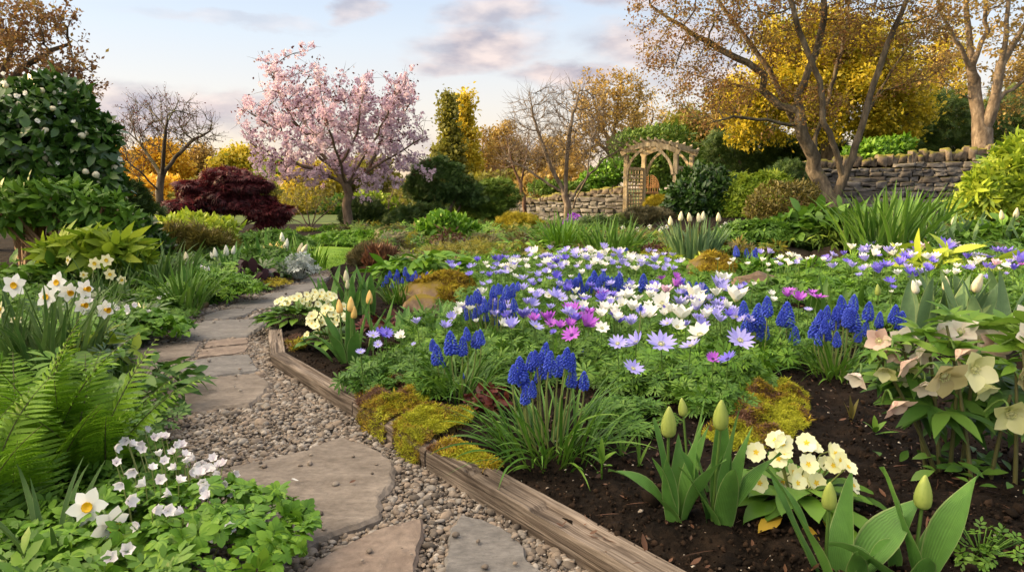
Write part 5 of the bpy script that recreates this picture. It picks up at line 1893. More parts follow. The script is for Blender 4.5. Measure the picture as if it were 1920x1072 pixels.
# nodding wood anemone, half shut
WOODA = [flower_mesh('petals', petals(6, .62, .46, c, 4, .28, b, 1.0, .03, .07, s), 'petal_blush') for s, (c, b) in enumerate(((1.22, .25), (1.0, .12), (.8, 0)))]
PRIM = flower_mesh('petals', petals(5, .46, .47, .18, 7, .07, -.05, 1.45, .03, .07, 1, .10, .6), 'petal_primrose')
PRIM_C = flower_mesh('flower_centre', petals(5, .15, .09, .16, 2, .05, 0, 1, .0, .02, 1), 'yolk')
DAFF = [flower_mesh('petals', join([petals(3, .46, .36, .10, 4, .10, .05, .95, .05, .08, s), (rotz(petals(3, .46, .34, .0, 4, .10, .05, .95, .05, .08, s + 5)[0], math.pi / 3), petals(3, .46, .34, .0, 4, .10, .05, .95, .05, .08, s + 5)[1])]), mt)
        for s, mt in ((1, 'petal_white'), (2, 'petal_cream'))]
_c = lathe([(.03, -.02), (.075, .02), (.095, .1), (.11, .2), (.135, .28), (.155, .30), (.12, .27), (.09, .15), (.05, .05), (.0, .03)], 22, lambda a, s: 1 + .06 * np.sin(a * 9) * sstep(.4, .6, s) * (1 - sstep(.6, .8, s)))
CORONA = flower_mesh('corona', _c, 'corona')
_c = lathe([(.03, -.01), (.09, .02), (.125, .07), (.14, .09), (.11, .07), (.07, .03), (.0, .01)], 20, lambda a, s: 1 + .05 * np.sin(a * 9))
CUP = flower_mesh('corona', _c, 'corona')
CUP_PALE = flower_mesh('corona', _c, 'yolk')


def hell_mesh(mt, s, cup):
    t = petals(5, .52, .43, cup, 7, .30, .22, .95, .03, .10, s, 0, .68)
    return flower_mesh('tepals', t, mt)


HELL = {k: [hell_mesh('hell_' + k, s, c) for s, c in enumerate((1.0, .68, .45))] for k in ('pink', 'green', 'blush', 'brown')}
HELL_C = center_mesh('flower_centre', 'anther', .12, 40, .07)


def muscari_mesh(seed):
    g = G()
    r = np.random.default_rng(seed)
    V, T = ICO1
    V = V * (1, 1, 1.25)
    n = 92
    for i in range(n):
        u = (i + .5) / n
        a = i * 2.39996 + r.normal(0, .1)
        z = u * .94
        rad = .235 * (1 - u ** 2.2) ** .75 * (0.72 + .28 * min(1, u * 6)) + .006
        s = .068 * (1 - .52 * u) * r.uniform(.88, 1.1)
        c = np.array((rad * math.cos(a), rad * math.sin(a), z))
        dn = np.array((math.cos(a) * .8, math.sin(a) * .8, -.5 + u))
        x = unit(np.cross(dn, (0, 0, 1.0)) + 1e-3); y = np.cross(dn, x)
        dn = unit(dn)
        g.add(s * (V[:, :1] * x + V[:, 1:2] * y + V[:, 2:] * dn) + c, None, T)
    tube(g, [(0, 0, -.05), (0, 0, .9)], [.10, .03], 6)
    return g.mesh('flower_spike', M['muscari_blue'])


MUSC = [muscari_mesh(s) for s in range(4)]
_st = G(); tube(_st, [(0, 0, 0), (0, 0, .5), (0, 0, 1)], [1, .9, .8], 6)
STEM = {k: _st.mesh('stem', M[k]) for k in ('stem', 'stem_pale', 'stem_red')}


def bud_mesh(mt, tip=None):
    md = lambda a, s: 1 + .055 * np.abs(np.cos(1.5 * a)) - .05 * (np.abs(np.sin(1.5 * a)) > .985) * sstep(0, .2, s)
    prof = [(.03, -.02), (.17, .01), (.235, .10), (.255, .25), (.245, .42), (.205, .60), (.14, .78), (.075, .92), (.03, .99), (.0, 1.0)]
    V, Q = lathe(prof, 30, md)
    g = G().add(V, Q)
    for k in range(3):
        t, q = leaf_t(1.0, .40, 6, .35, 0, .8)
        w = np.interp(t[:, 1], [p[1] for p in prof], [p[0] for p in prof])
        A = k * 2.0944 + 1.0472 + t[:, 0] / .26
        R = (w * 1.05 + .006)
        W = np.c_[R * np.cos(A), R * np.sin(A), t[:, 1] * .985]
        g.add(W, q)
    return g.mesh('bud', M[mt])


BUD = {k: bud_mesh('bud_' + k) for k in ('green', 'orange', 'cream', 'white')}


def put(name, me, parent, loc, axis=(0, 0, 1), spin=None, scale=1.0, r=rng):
    """a copy of a ready mesh as a child; axis = where its +Z points"""
    o = bpy.data.objects.new(name, me)
    o.parent = parent
    o.location = [float(v) for v in loc]
    o.rotation_mode = 'QUATERNION'
    q = Vector((0, 0, 1)).rotation_difference(Vector([float(v) for v in unit(axis)]))
    o.rotation_quaternion = q @ Quaternion((0, 0, 1), float(r.random() * 6.283 if spin is None else spin))
    o.scale = (scale,) * 3 if np.isscalar(scale) else scale
    C.objects.link(o)
    return o


def stalk(parent, a, b, rad, mat='stem'):
    """straight stem child from a to b"""
    d = np.array(b, float) - np.array(a, float)
    L = float(np.linalg.norm(d))
    return put('stem', STEM[mat], parent, a, d, 0.0, (rad, rad, L))


def bent_stem(parent, pts, rad, mat):
    g = G(); tube(g, pts, rad, 7)
    return part('stem', g, M[mat], parent)


# ------------------------------------------------------------------ foliage templates
LOBE = join([(rotz(leaf_t(.55, .15, 3, .2, .2)[0], a) + np.array((0, y, 0)), leaf_t(.55, .15, 3, .2, .2)[1]) for a, y in ((0, .3), (.6, .12), (-.6, .12))])
ANLEAF = join([(rotz(LOBE[0], a), LOBE[1]) for a in (0, 1.25, -1.25, 2.3, -2.3)])
_b = leaf_t(.60, .34, 6, .10, .22, 1.35, .0, .008, .65)
_b2 = leaf_t(.44, .27, 5, .10, .22, 1.3, .0, .008, .65)
CLOVER = join([(rotz(v + np.array((0, .05, 0)), a + da), q) for a in (0, 1.85, -1.85) for (v, q), da in ((_b, 0), (_b2, .55), (_b2, -.55))])
_o = leaf_t(1, .58, 5, .10, .15, 1.2, 0, .012, .8)
OVAL = _o
_s = leaf_t(.5, .26, 3, .1, .1, 1.15)
ROUNDLET = join([(rotz(_s[0], a) + np.array((0, y, 0)), _s[1]) for a, y in ((0, .45), (1.0, .3), (-1.0, .3), (1.2, .05), (-1.2, .05))])


def dome(g, tm, n, R, H, size, seed, m=0, c=(0, 0, 0), lean=.5, inner=0.0, petiole=True, up=.8, ell=1.0):
    """leaves on stalks forming a low dome"""
    r = np.random.default_rng(seed)
    a = r.random(n) * 6.283
    u = np.sqrt(inner + (1 - inner) * r.random(n))
    x, y = R * u * np.cos(a), R * u * np.sin(a) * ell
    z = H * (1 - .62 * u ** 2) * r.uniform(.62, 1.05, n)
    p = np.c_[x, y, z]
    out = np.c_[np.cos(a), np.sin(a), 0 * a]
    yd = unit(out * lean + rdir(n, r) * .7 + (0, 0, .05))
    zd = unit(out * .45 * u[:, None] + rdir(n, r) * .3 + (0, 0, up))
    scatter(g, tm, p + c, yd, zd, size * r.lognormal(0, .2, n), m)
    if petiole:
        k = r.choice(n, min(n, 60), replace=False)
        for i in k:
            tube(g, bez(np.array(c) + p[i] * (.25, .25, 0), np.array(c) + p[i] * (.6, .6, .6), np.array(c) + p[i], 4), .0022 + .0006 * H, 3, m)


def foot(px, py):
    return on_ground(px, py)


def newplant(name, label, cat, px, py, group=None):
    p = foot(px, py)
    return thing(name, label, cat, p, group), p


def strap(name, label, cat, px, py, n, L, W, mat='leaf_strap', R=.1, th=(.05, .5), dr=(.2, 1.2), seed=1, group=None, fold=.3, twist=.4, k=7, prof=None, wav=0.0, pw=1.6):
    r = np.random.default_rng(seed + 900)
    root, p = newplant(name, label, cat, px, py, group)
    g = G()
    a = r.random(n) * 6.283
    q = np.sqrt(r.random(n)) * R
    base = np.c_[q * np.cos(a), q * np.sin(a), np.full(n, -.01)]
    az = a + r.normal(0, .6, n)
    blades(g, base, az, L * r.uniform(.6, 1.08, n), W * r.uniform(.75, 1.15, n), r.uniform(*th, n), r.uniform(*dr, n), k, fold, prof, 0, r.normal(0, twist, n), pw, wav)
    part('foliage', g, M[mat], root)
    return root, p


# open camellia flowers among the buds
_r = np.random.default_rng(12)
_c = [k for k in cam_b.children if k.name.startswith('bud')]
for _i in range(85):
    _b = _c[_r.integers(0, len(_c))]
    _p = np.array(_b.location) + _r.normal(0, .09, 3)
    _p[1] = min(_p[1], float(_b.location[1]))
    put('flower', ANEM['white'][2 + _i % 2], cam_b, _p, (_r.normal(0, .5), -.8, _r.normal(.2, .4)), None, .065 * _r.uniform(.7, 1.2), _r)

# ------------------------------------------------------------------ left border
def frond(g, base, az, L, W, th0, droop, m=0, npin=23, r=rng):
    k = 14
    s = np.linspace(0, 1, k)
    th = th0 + droop * s ** 1.5
    rr = np.concatenate(([0], np.cumsum(np.sin((th[1:] + th[:-1]) / 2)) * L / (k - 1)))
    hh = np.concatenate(([0], np.cumsum(np.cos((th[1:] + th[:-1]) / 2)) * L / (k - 1)))
    path = np.c_[rr * math.cos(az), rr * math.sin(az), hh] + base
    tube(g, path, np.linspace(.0035, .001, k) * (L / .5), 4, 1)
    f = np.linspace(.14, .985, npin)
    pc = np.stack([np.interp(f, s, path[:, i]) for i in range(3)], -1)
    tg = unit(np.stack([np.interp(f, s, np.gradient(path[:, i])) for i in range(3)], -1))
    side = np.array((-math.sin(az), math.cos(az), 0.0))
    nrm = unit(np.cross(np.broadcast_to(side, tg.shape), tg))
    nrm = np.where(nrm[:, 2:] < 0, -nrm, nrm)
    wl = W * np.sin(np.pi * np.clip(.12 + .88 * f, 0, 1) ** .85) ** .9 + .012
    for sg in (-1, 1):
        yd = unit(side * sg + tg * .35 + r.normal(0, .05, tg.shape))
        scatter(g, PINNA, pc, yd, nrm + r.normal(0, .12, tg.shape), wl, 0)


_l = leaf_t(.13, .085, 2, .1, .1)
PINNA = join([leaf_t(1.0, .13, 6, .2, .25, .8)] + [(rotz(_l[0] * (.9, .95 - .7 * y, 1), sg * 1.1) + np.array((0, y, -.25 * y * y)), _l[1]) for y in np.linspace(.06, .85, 9) for sg in (-1, 1)])


def fern(label, px, py, n, L, seed, aim=None, mat='leaf_fern', W=.10, th=(.1, .5), dr=(.3, .9), group=None):
    r = np.random.default_rng(seed)
    root, p = newplant('fern', label, 'fern', px, py, group)
    for i in range(n):
        g = G()
        az = (i * 2.4 + r.normal(0, .3)) if aim is None else r.normal(aim, .9)
        b = np.array((r.normal(0, .05), r.normal(0, .05), 0))
        frond(g, b, az, L * r.uniform(.65, 1.1), W * r.uniform(.8, 1.15), r.uniform(*th), r.uniform(*dr), r=r)
        part('frond', g, [M[mat], M['stem_red']], root)
    return root


fern('big bright green fern arching at the left edge in front of the white daffodils', 55, 905, 15, .50, 1, W=.095)
fern('bright green fern spreading over the wood anemones, nearer the path', 165, 905, 12, .42, 2, W=.085, th=(.15, .6))
fern('yellow-green fern with short fronds tight against the lower left edge', -10, 1000, 9, .42, 3, W=.085)


def daff_flower(root, base, head, face, size, kindk, mats=('stem',)):
    """stem with a bent neck carrying one daffodil that looks along face"""
    base, head, face = map(lambda v: np.array(v, float), (base, head, face))
    f = unit(face)
    back = head - f * size * .16
    top = back - f * size * .25 + (0, 0, size * .22)
    pts = np.concatenate((bez(base, (base + top) / 2 + (0, 0, .03), top, 9), bez(top, top + (0, 0, size * .1) + f * size * .12, back, 5)[1:]))
    bent_stem(root, pts, np.linspace(.0042, .0026, len(pts)), 'stem')
    fl = put('flower', DAFF[0 if kindk != 'cream' else 1], root, head, f, None, size)
    put('corona', {'trumpet': CORONA, 'cup': CUP, 'cream': CUP_PALE}[kindk], fl, (0, 0, 0))
    return fl


def daffodils(label, px, py, leaves, L, W, heads, seed, R=.10, mat='leaf_daffodil', size=.085, dD=0.0, lean=None, th=(.02, .45)):
    root, p = strap('daffodil_clump', label, 'daffodil', px, py, leaves, L, W, mat, R, th, (.1, 1.0), seed, 'daffodil clumps in the left border', fold=.18, twist=.5)
    r = np.random.default_rng(seed + 3)
    for hx, hy, kd, fx, fy, fz, *sz in heads:
        h = P(hx, hy, p[1] + dD + r.normal(0, .04)) - p
        b = np.array((r.normal(0, R * .4), r.normal(0, R * .4), 0)) + (np.array((h[0] * .25, 0, 0)))
        daff_flower(root, b, h, (fx, fy, fz), sz[0] if sz else size, kd)
    return root


for lb_, px_, py_, n_, L_, sd_ in (('bronze-green fern with feathery fronds, left of the two before the red maple', 318, 492, 13, .62, 11), ('bronze-green fern with feathery fronds, right of the two before the red maple', 385, 490, 12, .55, 12),
                                   ('dark fern leaning over the soil beside the leafy shrub', 262, 485, 10, .6, 13)):
    fern(lb_, px_, py_, n_, L_, sd_, None, 'leaf_bronze' if sd_ < 13 else 'leaf_dark', W=.15, th=(.05, .6), dr=(.3, .9))
daffodils('tall white daffodils with orange-yellow cups behind the big ferns', 95, 720, 100, .48, .021,
          [(28, 535, 'cup', .05, -1, .1, .105), (108, 530, 'cup', -.2, -1, .25, .098), (88, 557, 'cup', -.1, -1, .25, .098), (128, 547, 'trumpet', .75, -.55, -.15), (158, 542, 'trumpet', .9, -.3, .05),
           (153, 572, 'trumpet', .95, -.25, 0), (196, 580, 'trumpet', .9, -.35, -.1)], 1, .17)
daffodils('dark green daffodil leaves with a few closing yellow flowers at the left edge', 5, 720, 60, .46, .021, [(2, 580, 'cream', -.5, -.6, .2), (30, 600, 'cream', .2, -.5, .6, .05)], 2, .12)
daffodils('two white daffodils leaning over the wood anemones in the bottom corner', 85, 1075, 17, .30, .014,
          [(165, 950, 'cup', .25, -1, .35, .085), (207, 983, 'trumpet', .8, -.6, -.1, .085)], 3, .05, th=(.15, .8))
daffodils('small cream daffodils standing in dark leaves behind the tall white ones', 185, 588, 70, .36, .013,
          [(178, 494, 'cream', .1, -1, .1, .095), (200, 488, 'cream', .2, -1, .1, .095), (207, 514, 'cream', .1, -1, .0, .09), (128, 488, 'cream', -.5, -.8, .2, .07), (157, 515, 'cream', .2, -.9, 0, .06), (228, 525, 'cream', .6, -.7, 0, .07)], 4, .22)
daffodils('far group of pale yellow daffodils at the front of the cherry bed', 672, 452, 60, .26, .014,
          [(x, y, 'cream', r_, -1, .1, .07) for x, y, r_ in ((590, 447, .1), (600, 445, .2), (620, 447, -.2), (612, 451, .3), (632, 446, 0), (640, 449, .3), (605, 452, -.3))], 5, .5)
daffodils('far group of pale yellow daffodils under the spreading juniper', 748, 455, 50, .3, .014, [(x, y, 'cream', r_, -1, .1, .07) for x, y, r_ in ((733, 441, .1), (745, 438, .2), (755, 443, -.2), (763, 436, .3), (768, 445, .1))], 6, .4)
daffodils('far group of apricot daffodils in front of the heath by the arch', 1245, 452, 40, .22, .014, [(x, y, 'cup', r_, -1, .1, .075) for x, y, r_ in ((1168, 427, .1), (1195, 430, .2), (1218, 425, -.2), (1240, 428, .3), (1250, 425, .1), (1238, 432, .2), (1360, 420, .1), (1352, 427, .3))], 7, .35)

TP = lambda s: np.clip(np.sin(np.pi * np.clip(s * .93 + .07, 0, 1) ** .72) ** .75, .02, 1)


def tulips(label, px, py, leaves, heads, seed, group='tulips about to open', mat='leaf_tulip', L=.20, W=.05, R=.05, bud='green', budL=.06, th=(.05, .7), dr=(-.1, .6), dD=0.0, lv=None, stemr=.0036, wav=.08):
    """leaves: how many; heads: (px, py of the bud's middle, size factor)"""
    r = np.random.default_rng(seed + 40)
    root, p = newplant('tulip_plant', label, 'tulip', px, py, group)
    spec = lv or [(r.random() * 6.283, L * r.uniform(.65, 1.1), W * r.uniform(.8, 1.2), r.uniform(*th), r.uniform(*dr)) for _ in range(leaves)]
    for i, (az, l, w, t0, d0, *off) in enumerate(spec):
        g = G()
        b = off[0] if off else (R * r.normal(0, .6), R * r.normal(0, .6))
        blades(g, [(b[0], b[1], -.01)], az, l, w, t0, d0, 12, .42, TP, 0, r.normal(0, .25), 1.8, wav)
        part('leaf', g, M[mat], root)
    for h in heads:
        hx, hy, *k = h
        f = k[0] if k else 1.0
        bm = k[1] if len(k) > 1 else bud
        h3 = P(hx, hy, p[1] + dD + r.normal(0, .015)) - p
        b = np.array((h3[0] * .6 + r.normal(0, .01), r.normal(0, .01), 0))
        top = h3 - (0, 0, budL * f / 2)
        bent_stem(root, bez(b, (b * .4 + top * .6), top, 6), np.linspace(stemr * 1.15, stemr, 6), 'stem')
        put('bud', BUD[bm], root, top, unit(top - b) + r.normal(0, .05, 3), None, (budL * f * .92, budL * f * .92, budL * f))
    return root, p


def wood_anemone(label, px, py, R, H, nleaf, heads, seed, ell=1.0, size=.05, fs=.03, mat='leaf_bright', tm=None, group='wood anemone clumps'):
    root, p = newplant('wood_anemone_clump', label, 'wood anemone', px, py, group)
    g = G()
    dome(g, tm or CLOVER, nleaf, R, H, size, seed, ell=ell, lean=.6)
    part('foliage', g, M[mat], root)
    r = np.random.default_rng(seed)
    for hx, hy, dy in heads:
        h = P(hx, hy, p[1] + dy) - p
        b = h * (.8, .9, .25)
        ax = (r.normal(.35, .5), r.normal(-.35, .4), r.uniform(-.1, .8))
        stalk(root, b, h, .0013 * (1 + fs * 8), 'stem_pale')
        put('flower', WOODA[r.integers(0, 3)], root, h, ax, None, fs * r.uniform(.85, 1.2), r)
    return root, p


WA = [(270, 803, .42), (303, 820, .38), (288, 822, .38), (237, 825, .33), (243, 836, .3), (258, 833, .32), (214, 838, .25), (268, 842, .3), (340, 838, .38), (218, 868, .12), (300, 855, .22), (308, 865, .18),
      (345, 855, .33), (356, 858, .34), (366, 862, .33), (352, 868, .28), (363, 872, .27), (377, 870, .3), (385, 882, .25), (395, 880, .27), (410, 875, .32), (418, 872, .34), (412, 887, .24), (437, 888, .3),
      (375, 890, .2), (380, 905, .12), (375, 922, .08), (273, 910, .02), (240, 938, -.04), (322, 928, .02), (285, 957, -.06), (315, 957, -.05), (345, 960, -.05), (376, 916, .1), (428, 990, -.06), (463, 946, .16), (500, 962, .14), (445, 965, .05),
      (452, 972, .02), (240, 1032, -.16), (207, 1047, -.18), (420, 905, .2), (392, 932, .04), (350, 985, -.06), (262, 985, -.1), (230, 905, .0), (405, 950, .05), (440, 925, .12), (300, 900, .05), (335, 905, .06), (395, 1000, -.05), (250, 880, .1), (285, 880, .12), (330, 880, .2), (355, 885, .22), (400, 862, .3), (325, 850, .33), (327, 835, .36), (312, 822, .38)]
wood_anemone('great mound of clover-like leaves with drooping white wood anemones spilling on the flagstone', 300, 1035, .36, .13, 430, WA, 1, ell=.75, size=.05, fs=.034)
wood_anemone('bright green wood anemone mound with a few white flowers beside the tall daffodils', 245, 632, .36, .16, 300,
             [(168, 566, .1), (175, 575, .05), (200, 573, .1), (222, 578, 0), (234, 577, 0), (245, 582, -.05), (248, 573, 0), (160, 606, -.1), (278, 587, 0), (210, 575, .1)], 2, ell=.7, size=.062, fs=.045)
wood_anemone('leafy geranium-like wood anemones with white flowers along the low brown board', 405, 556, .42, .2, 260,
             [(312, 552, 0), (316, 557, 0), (300, 560, -.1), (286, 542, .2), (385, 508, .4), (379, 503, .5), (388, 507, .4), (410, 514, .3), (395, 522, .2), (372, 500, .5), (440, 515, .2), (365, 498, .5), (300, 545, 0)], 3, ell=.5, size=.075, fs=.055, tm=ANLEAF)
wood_anemone('small leafy clump with white wood anemones at the foot of the strap leaves', 300, 600, .22, .1, 90, [(312, 556, .2), (300, 562, .1), (290, 570, .05)], 4, size=.05, fs=.045, mat='leaf_mid', tm=ANLEAF)

strap('strap_leaf_clump', 'dark green strap-leaved clump between the cream daffodils and the fern mass', 'perennial', 290, 555, 110, .5, .026, seed=1, R=.30, mat='leaf_daffodil')
strap('strap_leaf_clump', 'mid green strap-leaved clump overhanging the brown soil at the path side', 'perennial', 345, 580, 75, .40, .024, seed=2, R=.12, th=(.1, .8))
tulips('pale closed tulip standing among strap leaves in front of the fern mass', 350, 560, 5, [(349, 481, 1.0, 'cream')], 11, L=.35, W=.05, budL=.075)
tulips('white budded tulips with dark leaves left of the purple-black heuchera', 420, 530, 9, [(404, 473, 1, 'white'), (424, 469, 1.1, 'white'), (398, 478, .7, 'white'), (436, 468, .9, 'white')], 12, L=.4, W=.045, budL=.09, R=.12)
tulips('peach tulips in the border end near the lawn', 528, 508, 26, [(502, 470, 1, 'orange'), (512, 466, 1, 'orange'), (522, 465, 1.1, 'orange'), (528, 470, 1, 'orange'), (534, 462, 1, 'white'), (560, 465, 1, 'cream'), (567, 464, .9, 'cream'), (529, 444, .8, 'white'), (536, 455, .8, 'white')], 13, L=.42, W=.045, budL=.12, R=.3)
strap('strap_leaf_clump', 'green strap leaves beside the lawn at the end of the left border', 'perennial', 578, 503, 60, .32, .026, 'leaf_bright', seed=3, R=.18)


def herb(name, label, cat, px, py, R, H, n, size, tm, mat, seed, ell=.7, lean=.5, up=.8, group=None, pet=True):
    root, p = newplant(name, label, cat, px, py, group)
    g = G()
    dome(g, tm, n, R, H, size, seed, ell=ell, lean=lean, up=up, petiole=pet)
    part('foliage', g, M[mat], root)
    return root, p


herb('leafy_perennial', 'soft green leafy perennial under the peach tulips', 'perennial', 500, 514, .36, .28, 380, .09, ANLEAF, 'leaf_mid', 1)
herb('heuchera', 'purple-black heuchera beside the brown border board', 'heuchera', 466, 535, .24, .17, 90, .11, OVAL, 'leaf_heuchera', 2, up=.5)
herb('cushion_plant', 'small yellow cushion plant behind the border board', 'sedum', 508, 536, .17, .07, 500, .026, SPRAY, 'sedum_yellow', 3, up=.3, pet=False)
herb('silver_plant', 'silvery white-leaved plant at the path edge by the end of the border', 'perennial', 562, 522, .17, .24, 120, .07, ROUNDLET, 'leaf_silver', 44, up=.2)
herb('broadleaf_plant', 'tangle of broad olive-green leaves between the daffodils and the flagstones', 'perennial', 235, 745, .27, .16, 150, .105, leaf_t(1, .34, 5, .25, .35), 'leaf_hellebore', 4, ell=1.0, lean=1.0, up=.5)
herb('broadleaf_plant', 'low olive leaves trailing over the gravel beside the cracked flagstone', 'perennial', 250, 800, .15, .07, 130, .05, ROUNDLET, 'leaf_hellebore', 5, ell=1.3)
herb('broadleaf_plant', 'bright leafy plant with yellowing tips in front of the tall daffodils', 'perennial', 165, 700, .2, .2, 80, .10, leaf_t(1, .4, 5, .25, .3), 'leaf_lime', 6, ell=.8, lean=.7)
tulips('single broad upright leaf shoot between the fern and the wood anemones', 205, 838, 0, [], 14, lv=[(1.3, .19, .045, .1, .25), (3.4, .12, .035, .35, .4), (.2, .16, .03, .5, .3)])
herb('leafy_perennial', 'dim leafy plants filling the border under the camellia', 'perennial', 60, 560, .6, .3, 320, .12, OVAL, 'leaf_mid', 7, ell=.5, lean=.6)
herb('leafy_perennial', 'pale green leafy plants behind the low border board', 'perennial', 462, 505, .4, .22, 220, .09, ANLEAF, 'leaf_bright', 8, ell=.5)
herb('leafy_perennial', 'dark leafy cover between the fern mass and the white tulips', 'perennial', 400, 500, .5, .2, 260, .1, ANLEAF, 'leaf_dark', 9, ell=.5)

# ------------------------------------------------------------------ beyond the lawn and mid garden
herb('leafy_perennial', 'green leafy perennials edging the lawn below the red maple', 'perennial', 510, 466, .6, .25, 380, .11, ANLEAF, 'leaf_mid', 10, ell=.5)
herb('leafy_perennial', 'bright low leafy plants at the foot of the cherry', 'perennial', 680, 458, .9, .2, 500, .11, ANLEAF, 'leaf_bright', 11, ell=.35)
bush('heath_clump', 'brown and olive heath clump beside the lawn', 'heather', 700, 522, 7.6, [(698, 490, 34, 22), (676, 502, 22, 14), (722, 495, 28, 20)], 'leaf_heath', 3600, .085, SPRAY, seed=61, up=.9, stem='bark_red')
bush('dry_grass_clump', 'dry russet grass clump on the near side of the heath', 'grass clump', 712, 528, 7.3, [(715, 498, 24, 20)], 'leaf_brown', 1400, .12, NARROW, seed=62, up=1.2, stem='bark_red')
herb('hosta', 'light green lush leafy clump between the heath and the mossy boulder', 'perennial', 790, 530, .42, .26, 230, .17, leaf_t(1, .34, 5, .2, .45), 'leaf_bright', 12, ell=.6, lean=1.1, up=.6)
herb('leafy_perennial', 'dull green sprawling perennial above the small purple anemones', 'perennial', 905, 492, .8, .24, 620, .10, SPRAY, 'leaf_olive', 13, ell=.5)
herb('dark_seedhead_plant', 'dark dried brown plant standing in front of the bright green mound', 'perennial', 840, 475, .22, .34, 120, .10, NARROW, 'leaf_brown', 14, up=.2)
herb('leafy_perennial', 'fresh broad-leaved perennial left of the green strap clumps', 'perennial', 985, 490, .5, .26, 230, .13, leaf_t(1, .3, 5, .2, .45), 'leaf_bright', 15, ell=.5, lean=1.0)
herb('leafy_perennial', 'olive twiggy cushion below the green strap clumps', 'perennial', 1055, 482, .3, .16, 420, .06, SPRAY, 'leaf_olive', 16, ell=.6, pet=False)
herb('heuchera', 'small dark red heuchera left of the green strap clumps', 'heuchera', 1005, 470, .16, .14, 70, .09, OVAL, 'leaf_wine', 17)
herb('heuchera', 'wine red heuchera behind the white anemones, right of the strap clumps', 'heuchera', 1230, 490, .38, .18, 220, .10, ANLEAF, 'leaf_wine', 18, ell=.5)
strap('strap_leaf_clump', 'bright green arching strap clump, left of the pair behind the white anemones', 'daylily', 1060, 480, 170, .62, .026, 'leaf_bright', seed=5, R=.22, th=(.05, .75))
strap('strap_leaf_clump', 'bright green arching strap clump, right of the pair behind the white anemones', 'daylily', 1145, 490, 190, .60, .024, 'leaf_strap', seed=6, R=.26, th=(.05, .8))
herb('leafy_perennial', 'green leafy cover between the heather mound and the heath', 'perennial', 1090, 455, .9, .25, 420, .11, ANLEAF, 'leaf_mid', 19, ell=.4)
herb('leafy_perennial', 'dark green cover with small white flowers at the foot of the rugged wall', 'perennial', 1130, 445, .7, .35, 420, .12, ANLEAF, 'leaf_conifer', 20, ell=.5)
herb('pink_flowered_plant', 'clump of dusky pink flowers at the foot of the bare trees', 'perennial', 1075, 440, .25, .38, 220, .07, BLOSSOM, 'petal_magenta', 21)
herb('leafy_perennial', 'brownish low cover right of the heather, in front of the arch heath', 'perennial', 1200, 462, .8, .2, 420, .09, SPRAY, 'leaf_heath', 22, ell=.4, pet=False)
r0_, p0_ = strap('tulip_clump', 'grey-green tulip clump with tall cream buds in front of the laurel', 'tulip', 1300, 500, 120, .55, .036, 'leaf_blue', seed=7, R=.24, th=(.02, .45), dr=(.05, .7), fold=.35)
for hx, hy in ((1258, 413), (1276, 404), (1294, 406), (1311, 407), (1317, 404), (1348, 406)):
    h = P(hx, hy, p0_[1] + rng.normal(0, .08)) - p0_
    bent_stem(r0_, bez((h[0] * .5, 0, 0), (h[0] * .8, 0, h[2] * .6), h - (0, 0, .05), 6), .006, 'stem_pale')
    put('bud', BUD['cream'], r0_, h - (0, 0, .055), (rng.normal(0, .1), 0, 1), None, .10)
wood_anemone('white wood anemones standing above the mossy log', 1285, 500, .3, .12, 120, [(1277, 476, 0), (1285, 483, 0), (1294, 484, 0), (1332, 465, 0), (1320, 474, 0), (1340, 475, 0), (1346, 478, 0), (1270, 480, 0)], 5, size=.07, fs=.06, mat='leaf_strap')
herb('leafy_perennial', 'green ferny perennial behind the stone ledge', 'perennial', 1420, 462, .55, .32, 560, .10, ANLEAF, 'leaf_mid', 23, ell=.5)
herb('pale_flowered_plant', 'pale cream-flowered plant at the left end of the stone ledge', 'perennial', 1382, 455, .22, .15, 70, .07, BLOSSOM, 'petal_cream', 24, ell=.6)
herb('leafy_perennial', 'broad dark green leaves at the foot of the many-stemmed tree', 'perennial', 1545, 450, .6, .38, 260, .17, OVAL, 'leaf_mid', 25, ell=.5)
herb('leafy_perennial', 'low olive-green tufts on the soil behind the stone ledge', 'perennial', 1530, 462, .6, .2, 330, .12, NARROW, 'leaf_juniper', 26, ell=.4, up=.3, lean=.3)
strap('strap_leaf_clump', 'deep green upright strap clump in front of the wall', 'iris', 1660, 470, 110, .75, .045, 'leaf_strap', seed=8, R=.40, th=(.02, .6), dr=(.1, .9))
strap('strap_leaf_clump', 'deep green strap clump against the middle of the wall', 'iris', 1710, 445, 90, .7, .05, 'leaf_strap', seed=9, R=.45, th=(.02, .5), dr=(.1, .9))
tulips('clump of grey-green tulip leaves with cream buds below the yellow-green rhododendron', 1800, 478, 26, [(1736, 421, 1, 'cream'), (1788, 414, 1.1, 'cream'), (1760, 440, .8, 'white')], 15, L=.55, W=.075, budL=.10, R=.38, mat='leaf_blue', th=(.05, .8))
tulips('loose yellow-budded tulips at the right edge under the rhododendron', 1900, 485, 20, [(1880, 402, 1, 'cream'), (1905, 399, 1.1, 'cream')], 16, L=.5, W=.07, budL=.11, R=.35, th=(.05, .9))
herb('leafy_perennial', 'dark leafy cover at the right edge under the rhododendron', 'perennial', 1900, 475, .8, .4, 500, .14, OVAL, 'leaf_mid', 27, ell=.5)
herb('leafy_perennial', 'bright pointed-leaf plant among the blue anemones near the right edge', 'perennial', 1775, 525, .34, .26, 60, .24, leaf_t(1, .26, 6, .25, .3), 'leaf_lime', 28, lean=.8, up=.4)
herb('leafy_perennial', 'small yellow-green leafy plant left of the bright pointed-leaf plant', 'perennial', 1730, 520, .16, .3, 24, .22, leaf_t(1, .26, 6, .25, .3), 'leaf_lime', 29, lean=.5, up=.2)

